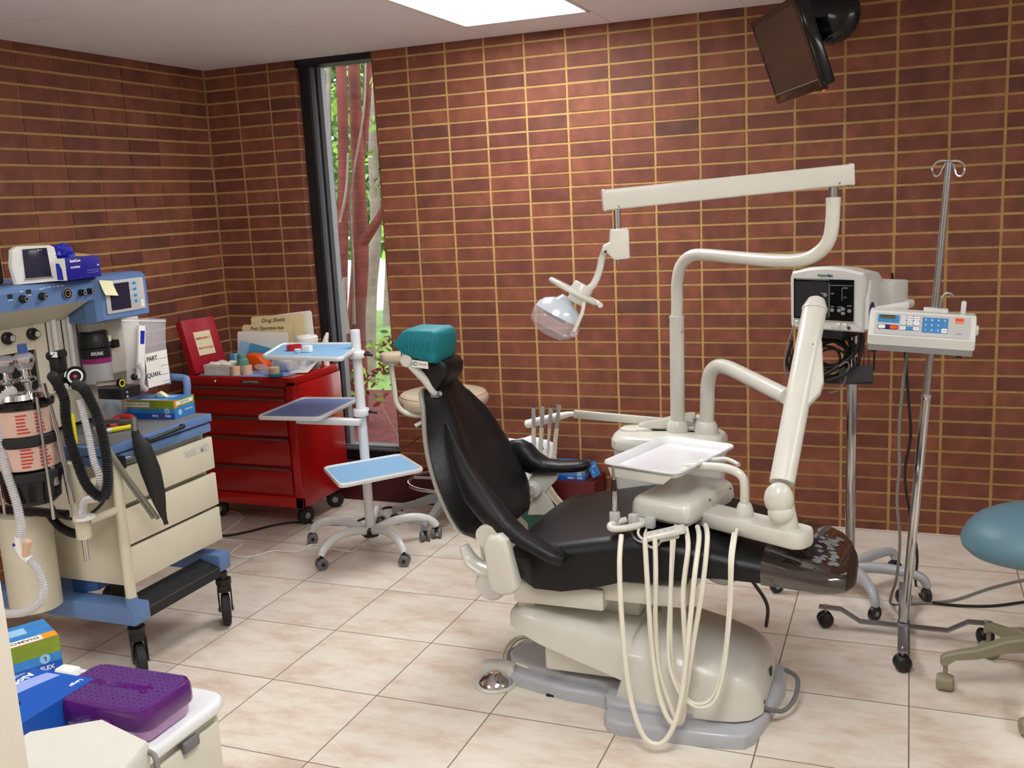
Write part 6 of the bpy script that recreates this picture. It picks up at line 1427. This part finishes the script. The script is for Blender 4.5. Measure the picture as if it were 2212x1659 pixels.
# ================================================================ WALL TV
def Vn(v): return Vector(v).normalized()
BL = Vector((1.872, -.30, 1.937)); BR = Vector((2.099, -.805, 1.942)); dx_ = Vn(BR-BL); nh = Vector((dx_.y, -dx_.x, 0)).normalized()
if nh.x > 0: nh = -nh
th_ = math.radians(19); up_ = Vector((0, 0, 1))*math.cos(th_)+nh*math.sin(th_); nn = dx_.cross(up_)
Wt = (BR-BL).length; Ht = .34; TVF = frame(BL+dx_*Wt/2+up_*Ht/2, dx_, up_)
tv = thing('television', 'black flat television tilted down on a wall mount at the top right', 'television', (2.05, -.55, 2.1))
mb = MB().bx(-Wt/2, Wt/2, -Ht/2, Ht/2, -.045, -.002, 'black_gloss', T=TVF, bev=.010); put('housing', mb, tv)
mb = MB(); e = .024
mb.bx(-Wt/2, -Wt/2+.012, -Ht/2, Ht/2, -.004, .003, 'black_gloss', T=TVF, bev=.002).bx(Wt/2-.04, Wt/2, -Ht/2, Ht/2, -.004, .006, 'black_gloss', T=TVF, bev=.003).bx(-Wt/2, Wt/2, Ht/2-e, Ht/2, -.004, .003, 'black_gloss', T=TVF, bev=.002).bx(-Wt/2, Wt/2, -Ht/2-.006, -Ht/2+.030, -.004, .003, 'black_gloss', T=TVF, bev=.002)
mb.bx(-Wt/2+.01, Wt/2-.04, -Ht/2+.030, -Ht/2+.033, -.004, .005, 'aluminium', T=TVF); mb.bx(Wt/2-.10, Wt/2-.02, -Ht/2-.012, -Ht/2-.002, -.02, .0, 'black_gloss', T=TVF, bev=.004); put('bezel', mb, tv)
put('screen', MB().bx(-Wt/2+.012, Wt/2-.04, -Ht/2+.032, Ht/2-e, -.002, .0008, 'screen_tv', T=TVF), tv, smooth=0)
put('power_light', MB().box((Wt/2-.03, -Ht/2-.013, -.002), (.012, .004, .004), 'led_red', T=TVF), tv)
dc = Vector((2.081, -0.360, 2.259))
mb = MB().lathe([(0, .03), (.06, .028), (.10, .018), (.116, .0), (.118, -.03), (.09, -.06), (0, -.06)], (0, 0, 0), 'black_gloss', T=frame(dc, (1, 0, 0), (0, 0, 1)), n=44)
put('rear_housing', mb, tv)
mb = MB().tube([dc+Vector((0, .05, .02)), dc+Vector((0, .34, .03))], .022, 'black_plastic').bx(dc.x-.06, dc.x+.06, -.03, -.002, dc.z-.04, dc.z+.11, 'black_plastic', bev=.004); put('wall_mount', mb, tv)
# ================================================================ TEAL STOOL
QX, QY = 2.79, -1.48
tq = thing('stool', 'teal padded stool with an olive grey base at the right edge of the picture', 'stool', (QX, QY, 0))
star_base(tq, QX, QY, .262, 188.7, 'taupe_plastic', .165, .038, .027, legz=(.115, .16), wheel='taupe_plastic', w0=.022, w1=.014, casters=[1.3, .4, .9, 1.1, 2.0], fork='taupe_plastic', twin=False)
put('column', MB().tube([(QX, QY, .17), (QX, QY, .36)], .024, 'taupe_plastic').tube([(QX, QY, .35), (QX, QY, .46)], .014, 'chrome'), tq)
rings = []
for z, s in ((.452, .55), (.458, .74), (.472, .90), (.492, .985), (.508, 1.0), (.524, .985), (.548, .93), (.573, .82), (.590, .66), (.602, .45), (.608, .2)):
    rings.append([(QX+.228*s*math.cos(2*PI*k/48), QY+.205*s*math.sin(2*PI*k/48), z+.012*s*math.cos(2*PI*k/48)) for k in range(48)])
put('seat', MB().loft(rings, 'teal_vinyl'), tq, smooth=60)
# ================================================================ CORDS ON THE FLOOR
def cord(pts, r, m, label, z=.006):
    one('cord', MB().tube([(p[0], p[1], z if len(p) < 3 or p[2] < .012 else p[2]) for p in pts], r, m, n=8, sm=7), label, 'cord', (pts[0][0], pts[0][1], 0))
cord([(-0.914, -0.825, 0.006), (-0.779, -0.843, 0.006), (-0.696, -0.773, 0.006), (-0.618, -0.644, 0.006), (-0.527, -0.570, 0.006), (-0.368, -0.555, 0.006), (-0.244, -0.533, 0.006), (-0.202, -0.417, 0.006), (-0.178, -0.236, 0.006), (-0.068, -0.260, 0.006)], .006, 'black_rubber', 'black power cord running from the anesthesia machine past the tray stand')
cord([(-0.753, -0.956, 0.004), (-0.832, -0.726, 0.004), (-0.848, -0.615, 0.004), (-0.921, -0.513, 0.004), (-0.997, -0.490, 0.004), (-1.006, -0.557, 0.004), (-0.997, -0.627, 0.004)], .0045, 'cord_bright', 'white cord looped on the floor beside the lowest machine drawer', z=.004)
cord([(-0.774, -0.892, 0.004), (-0.667, -0.887, 0.004), (-0.610, -0.900, 0.004), (-0.589, -1.015, 0.004), (-0.544, -1.075, 0.004), (-0.454, -1.065, 0.004), (-0.392, -0.967, 0.004), (-0.273, -0.950, 0.004), (-0.254, -0.841, 0.004), (-0.110, -0.884, 0.004), (-0.004, -0.871, 0.004), (-0.055, -0.718, 0.004)], .0036, 'cord_bright', 'thin white cord wandering across the tiles to the tray stand', z=.004)
one('cord', MB().tube([(2.400, -1.150, 1.039), (2.388, -1.120, 0.922), (2.378, -1.100, 0.755), (2.381, -1.100, 0.605), (2.376, -1.100, 0.487), (2.388, -1.100, 0.334), (2.379, -1.080, 0.186), (2.362, -1.000, 0.084), (2.370, -0.888, 0.006), (2.468, -0.848, 0.006), (2.584, -0.786, 0.006), (2.722, -0.627, 0.006), (2.855, -0.504, 0.006), (3.006, -0.404, 0.006)], .0052, 'cord_grey', n=8, sm=6), 'grey cable dropping from the infusion pump to the floor and off to the right', 'cord', (2.4, -1.0, 0))
one('cord', MB().tube([(2.338, -0.700, 1.251), (2.348, -0.700, 1.190), (2.369, -0.720, 1.122), (2.390, -0.800, 0.967), (2.405, -0.900, 0.813), (2.416, -0.900, 0.675), (2.400, -0.900, 0.551), (2.405, -0.900, 0.463), (2.428, -0.900, 0.339), (2.449, -0.900, 0.214), (2.450, -0.664, 0.008), (2.482, -0.813, 0.006), (2.582, -0.836, 0.006), (2.710, -0.810, 0.006), (2.833, -0.737, 0.006), (2.974, -0.655, 0.006)], .0052, 'black_rubber', n=8, sm=6), 'black cable dropping behind the drip stand and off to the right', 'cord', (2.4, -.9, 0))
one('wire', MB().tube([(-0.181, -0.015, 0.280), (-0.131, -0.015, 0.296), (-0.071, -0.015, 0.343), (-0.013, -0.015, 0.358)], .0022, 'black_rubber', n=6, sm=6), 'thin black wire along the brick right of the window', 'wire', (-.1, -.015, .2))
# ================================================================ SIDE CART, LOWER LEFT
KX0, KX1, KY0, KY1, KZ = .36, 1.125, -3.64, -3.178, .63
kt = thing('side_cart', 'white cart with a rounded top at the lower left corner', 'cart', (.75, -3.4, 0))
put('body', MB().bx(KX0+.02, KX1-.018, KY0+.02, KY1-.022, 0.02, .592, 'cream_paint', bev=.01), kt)
tp = rpoly([(KX0, KY0), (KX1, KY0), (KX1, KY1), (KX0, KY1)], .055, 8)
put('top', MB().prism(tp, .028, 'white_enamel', T=TR((0, 0, KZ-.028)), bev=.010, seg=3), kt)
put('drawer', MB().bx(KX1-.022, KX1-.006, KY0+.04, KY1-.04, .30, .585, 'cream_paint', bev=.004), kt)
put('drawer_pull', MB().bx(KX1-.010, KX1+.002, -3.33, -3.285, .575, .598, 'grey_plastic', bev=.004), kt)
for x in (KX0+.08, KX1-.08):
    for y in (KY0+.08, KY1-.08): put('foot', MB().lathe([(.02, 0), (.02, .03), (0, .03)], (x, y, 0), 'black_plastic'), kt)
# purple pencil box
pb = thing('pencil_box', 'clear storage box with a studded purple lid on the side cart', 'storage box', (.99, -3.34, KZ))
PBT = TR((.990, -3.335, KZ+.0012), 0, 0, math.radians(1))
def rr3(w_, l_, r, z): return [(x, y, z) for x, y in rrect(w_, l_, r, 6)]
put('tub', MB().loft([rr3(.215, .125, .022, 0), rr3(.225, .134, .024, .006), rr3(.236, .144, .026, .044)], 'purple_clear', T=PBT), pb)
lid = put('lid', MB().loft([rr3(.242, .150, .028, .028), rr3(.245, .153, .029, .032), rr3(.243, .151, .029, .062), rr3(.236, .144, .028, .070), rr3(.228, .136, .026, .0715)], 'purple_lid', T=PBT), pb)
mb = MB().prism(rrect(.226, .134, .024, 5), .0006, 'purple_top', T=PBT @ TR((0, 0, .0712))); put('top_panel', mb, lid)
mb = MB()
for i in range(17):
    for j in range(11):
        x, y = -.104+.013*i, -.060+.012*j
        if abs(y) < .022 and -.075 < x < .075: continue
        mb.sphere((x, y, .0718), .0026, 'purple_lid', T=PBT, sc=(1, 1, .8), u=6, v=4)
put('studs', mb, lid); pbt = MB().text('Spacemaker', .034, 'purple_lid', PBT @ TR((0, 0, .0722), 0, 0, PI), bold=.0014, shear=.2, sx=.9, depth=.0008); put('lettering', pbt, lid, smooth=0)
put('clasp', MB().box((.02, -.078, .035), (.05, .006, .018), 'purple_lid', T=PBT, bev=.002), pb)
# blue glove box
BXT = TR((.840, -3.452, KZ+.001), 0, 0, math.radians(90))
def aloe(mb, T, d):
    lx, ly, lz = d; e = .0006
    for F, L_ in ((T @ TR((0, -ly/2-e, lz/2), PI/2, 0, 0), lx), (T @ TR((0, ly/2+e, lz/2), PI/2, 0, PI), lx), (T @ TR((lx/2+e, 0, lz/2), PI/2, 0, PI/2), ly), (T @ TR((-lx/2-e, 0, lz/2), PI/2, 0, -PI/2), ly)):
        mb.bx(-L_/2, L_/2, -lz/2, lz/2, -.0003, .0002, 'box_blue2', T=F)
        if L_ == lx:
            U_ = F @ TR((0, 0, 0), 0, 0, PI)
            mb.text('Large', .013, 'ink_white', U_ @ TR((-.100, -.026, .0005)), bold=.0003); mb.text('ALOETOUCH', .011, 'ink_white', U_ @ TR((-.082, -.006, .0005)), bold=.0002); 
            for q in (-.016, .004, .009): mb.bx(-.110, -.055, q, q+.0016, 0, .0005, 'box_lilac', T=U_)
            mb.text('POWDER-FREE  -  AMBIDEXTROUS  -  SINGLE-USE', .0085, 'ink_white', U_ @ TR((-.005, .026, .0005)), bold=.0002)
    F = T @ TR((0, 0, lz+e)); mb.bx(-lx/2, lx/2, -ly/2, ly/2, -.0003, .0002, 'box_blue2', T=F)
    mb.prism([(.115, .0), (.115, .035), (.07, .055), (.02, .052), (-.01, .03), (.03, .022), (.075, .012)], .0003, 'box_lilac', T=F @ TR((0, 0, .0003)))
    mb.prism([(.038*math.cos(a*PI/12), .022*math.sin(a*PI/12)) for a in range(24)], .0006, 'black_plastic', T=F @ TR((-.03, -.006, .0004)))
    U_ = F @ TR((0, 0, .0008), 0, 0, PI)
    mb.text('Aloetouch', .026, 'ink_white', U_ @ TR((-.050, -.056, 0), 0, 0, .15), bold=.0005); mb.text('Large', .013, 'ink_white', U_ @ TR((-.098, .058, 0)), bold=.0003)
glove_box('glove_box', 'bright blue glove box with an oval opening behind the cream device', BXT, (.245, .158, .073), aloe)
GXT = TR((.581, -3.274, KZ+.001), 0, 0, math.radians(61.5))
glove_box('glove_box', 'upside down blue and green glove box half hidden at the left edge', GXT, (.24, .12, .078), lambda mb, T, d: (micro_faces(mb, T, d, PI), mb.bx(-.115, .09, -.058, -.030, .0792, .0796, 'paper', T=T), mb.bx(.09, .12, -.06, -.028, .0792, .0796, 'box_orange', T=T), mb.text('DIAMOND GRIP', .018, 'ink_grey', T @ TR((.02, -.044, .0802), 0, 0, PI), bold=.0003)))
dv = thing('scaler_unit', 'cream sloped dental device with a grey cable in front of the blue glove box', 'dental device', (1.05, -3.55, KZ))
c4 = [Vector(p) for p in ((1.030, -3.425, 0), (1.170, -3.462, 0), (1.200, -3.560, 0), (1.20, -3.62, 0), (.93, -3.62, 0), (.93, -3.50, 0))]
mb = MB().loft([[(p.x*.96+.04*1.07, p.y*.96-.04*3.53, KZ+.001) for p in c4], [(p.x, p.y, KZ+.02) for p in c4], [(p.x, p.y, KZ+.052) for p in c4], [(p.x*.97+.03*1.07, p.y*.97-.03*3.53, KZ+.058) for p in c4]], 'cream_plastic'); put('body', mb, dv)
put('dial', MB().lathe([(.022, 0), (.024, .004), (.018, .010), (0, .011)], (1.165, -3.59, KZ+.056), 'grey_plastic', sx=1.3), dv)
put('cable', MB().tube([(1.165, -3.465, KZ+.04), (1.19, -3.47, KZ+.03), (1.21, -3.50, KZ-.02), (1.205, -3.56, KZ-.06), (1.19, -3.64, KZ-.12)], .005, 'cord_grey', sm=6), dv)
one('cotton_swab', MB().tube([(.74, -3.215, KZ+.008), (.84, -3.20, KZ+.014)], [.0025, .002], 'white_plastic', n=8).tube([(.838, -3.2, KZ+.014), (.853, -3.198, KZ+.0145)], .0032, 'latex', n=8), 'thin white stick lying behind the purple lidded box', 'stick', (.79, -3.21, KZ))
one('paper_cup', MB().box((.735, -3.225, KZ+.012), (.05, .03, .022), 'white_plastic', T=None, bev=.006), 'small white plastic tray beside the green glove box on the cart', 'tray', (.735, -3.225, KZ))
one('tall_cabinet', MB().bx(.80, 1.325, -4.25, -3.828, 0, 2.05, 'door_cream', bev=.004), 'tall cream cabinet cropped by the left edge of the picture', 'cabinet', (1.06, -4.04, 0))
one('cord', MB().tube([(.62, -3.10, .45), (.66, -3.05, .30), (.74, -3.0, .05)], .006, 'cord_grey', sm=5), 'grey cord falling behind the side cart', 'cord', (.66, -3.05, .3))
# ================================================================ OUTSIDE THE WINDOW
struct('tinted_ground', MB().bx(-7, 2.5, .17, 3.6, -.30, -.16, 'reflected_red'))  # ground outside, coloured as the red reflection on the glass
struct('pavement', MB().bx(-30, 8, 11, 26, -.30, -.235, 'whitewash'))
rt_ = random.Random(31)
def leaves(mb, n, box, size, mats):
    for _ in range(n):
        c = Vector([rt_.uniform(a, b) for a, b in box]); s = size*rt_.uniform(.6, 1.3); E_ = Euler((rt_.uniform(0, 6.3), rt_.uniform(0, 6.3), rt_.uniform(0, 6.3))).to_matrix()
        P = [c+E_ @ Vector(p)*s for p in ((0, -1, 0), (.38, -.25, .05), (.30, .5, .03), (0, 1, 0), (-.30, .5, .03), (-.38, -.25, .05))]
        mb.add(P, [(0, 1, 2, 3), (0, 3, 4, 5)], rt_.choice(mats))
def tree(label, trunk, branches, leafbox, n, size, bark_tint, mats, loc):
    t = thing('tree', label, 'tree', loc)
    mb = MB(); mb.tube([p[:3] for p in trunk], [p[3] for p in trunk], bark_tint, n=14, sm=6)
    for b in branches: mb.tube([p[:3] for p in b], [p[3] for p in b], bark_tint if b[0][3] > .02 else 'bark_grey', n=9, sm=5)
    put('trunk', mb, t)
    if n: mb = MB(); leaves(mb, n, leafbox, size, mats); put('foliage', mb, t, smooth=0)
def A(px_, py_, y, r): return None
T1 = [(-1.10, 2.15, -.2), ]
tree('smooth trunk, red from a painted brick reflection, just right of the window centre outside', [(*(-1.797, 2.200, -0.233), .095), (*(-1.759, 2.200, 0.293), .085), (*(-1.730, 2.200, 0.711), .075), (*(-1.653, 2.200, 1.192), .070), (*(-1.617, 2.200, 1.697), .055), (*(-1.597, 2.200, 2.189), .050), (*(-1.576, 2.200, 2.737), .045)],
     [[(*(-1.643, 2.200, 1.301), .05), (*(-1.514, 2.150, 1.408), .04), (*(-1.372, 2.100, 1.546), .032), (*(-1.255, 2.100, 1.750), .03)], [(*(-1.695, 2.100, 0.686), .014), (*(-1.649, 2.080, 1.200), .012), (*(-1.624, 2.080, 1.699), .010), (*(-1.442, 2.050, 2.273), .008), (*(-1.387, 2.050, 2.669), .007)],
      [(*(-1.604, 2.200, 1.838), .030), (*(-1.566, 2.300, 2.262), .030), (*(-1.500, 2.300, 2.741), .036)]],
     ((-1.6, -.5), (2.6, 3.2), (1.6, 3.2)), 160, .05, 'bark_tint', ['leaf', 'leaf_light'], (-1.05, 2.2, -.2))
tree('peeling trunk with brick reflection painted into its colour at the left side of the window outside', [(*(-1.819, 2.000, -0.244), .07), (*(-1.794, 2.000, 0.215), .06), (*(-1.752, 2.000, 0.700), .05), (*(-1.709, 2.000, 1.208), .058), (*(-1.638, 2.000, 1.700), .046), (*(-1.597, 2.000, 2.180), .040), (*(-1.568, 2.000, 2.714), .040)],
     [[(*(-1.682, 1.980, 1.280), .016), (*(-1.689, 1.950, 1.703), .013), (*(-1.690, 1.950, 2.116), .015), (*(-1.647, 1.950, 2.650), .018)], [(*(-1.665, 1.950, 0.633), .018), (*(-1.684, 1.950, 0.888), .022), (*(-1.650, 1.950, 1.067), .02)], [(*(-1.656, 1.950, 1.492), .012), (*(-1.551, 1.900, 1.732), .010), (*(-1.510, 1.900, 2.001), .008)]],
     ((-1.9, -1.2), (2.3, 2.8), (1.7, 3.2)), 120, .05, 'bark_tint', ['leaf', 'leaf_light'], (-1.2, 2.0, -.2))
tree('grey barked tree seen beyond the trunks painted with the red reflection', [(*(-3.020, 4.500, -0.291), .085), (*(-2.914, 4.500, 0.664), .07), (*(-2.789, 4.500, 1.343), .06), (*(-2.754, 4.500, 2.145), .05), (*(-2.652, 4.500, 2.961), .045)], [[(*(-2.790, 4.500, 1.724), .03), (*(-2.581, 4.400, 1.993), .02), (*(-2.439, 4.400, 2.440), .015)]],
     ((-3.4, -1.2), (4.6, 5.8), (1.45, 4.5)), 2600, .085, 'bark_grey', ['leaf', 'leaf_light', 'leaf'], (-1.4, 4.5, -.25))
tree('dark leafy tree in the middle distance outside the window', [(-5.2, 9, -.25, .12), (-5.0, 9, 1.5, .10), (-4.9, 9, 3.5, .08)], [[(-5, 9, 1.6, .05), (-4.4, 9, 2.6, .03)]], ((-7.4, -2.6), (8.2, 10), (1.25, 5.2)), 1900, .16, 'bark_grey', ['leaf', 'leaf', 'leaf_light'], (-5, 9, -.25))
def shrub(label, box, n, size, mats, loc):
    t = thing('shrub', label, 'shrub', loc); mb = MB()
    for k in range(6): mb.tube([(loc[0], loc[1], loc[2]), (rt_.uniform(*box[0]), rt_.uniform(*box[1]), rt_.uniform(box[2][0], box[2][1]))], [.008, .003], 'bark_grey', n=5)
    put('stem', mb, t); mb = MB(); leaves(mb, n, box, size, mats); put('foliage', mb, t, smooth=0)
shrub('light green leafy sprays at the right of the window outside', ((-.95, -.45), (2.2, 3.0), (.75, 1.25)), 170, .055, ['leaf_light', 'leaf', 'leaf_light'], (-.7, 2.6, -.2))
shrub('low leafy shrub close to the bottom of the window outside', ((-1.1, -.35), (.75, 1.5), (.34, .72)), 420, .03, ['leaf_light', 'leaf', 'reflected_red'], (-.75, 1.15, -.16))  # some leaves share the painted reflection red
shrub('tall dense hedge far beyond the lawn, left part', ((-18, -10.5), (26.5, 29), (-.2, 9.5)), 3200, .38, ['leaf', 'leaf_light', 'leaf'], (-14, 27, -.25))
shrub('tall dense hedge far beyond the lawn, right part', ((-10.5, -3), (26.5, 29), (1.8, 9.5)), 2400, .38, ['leaf', 'leaf_light', 'leaf'], (-7, 27, -.25))
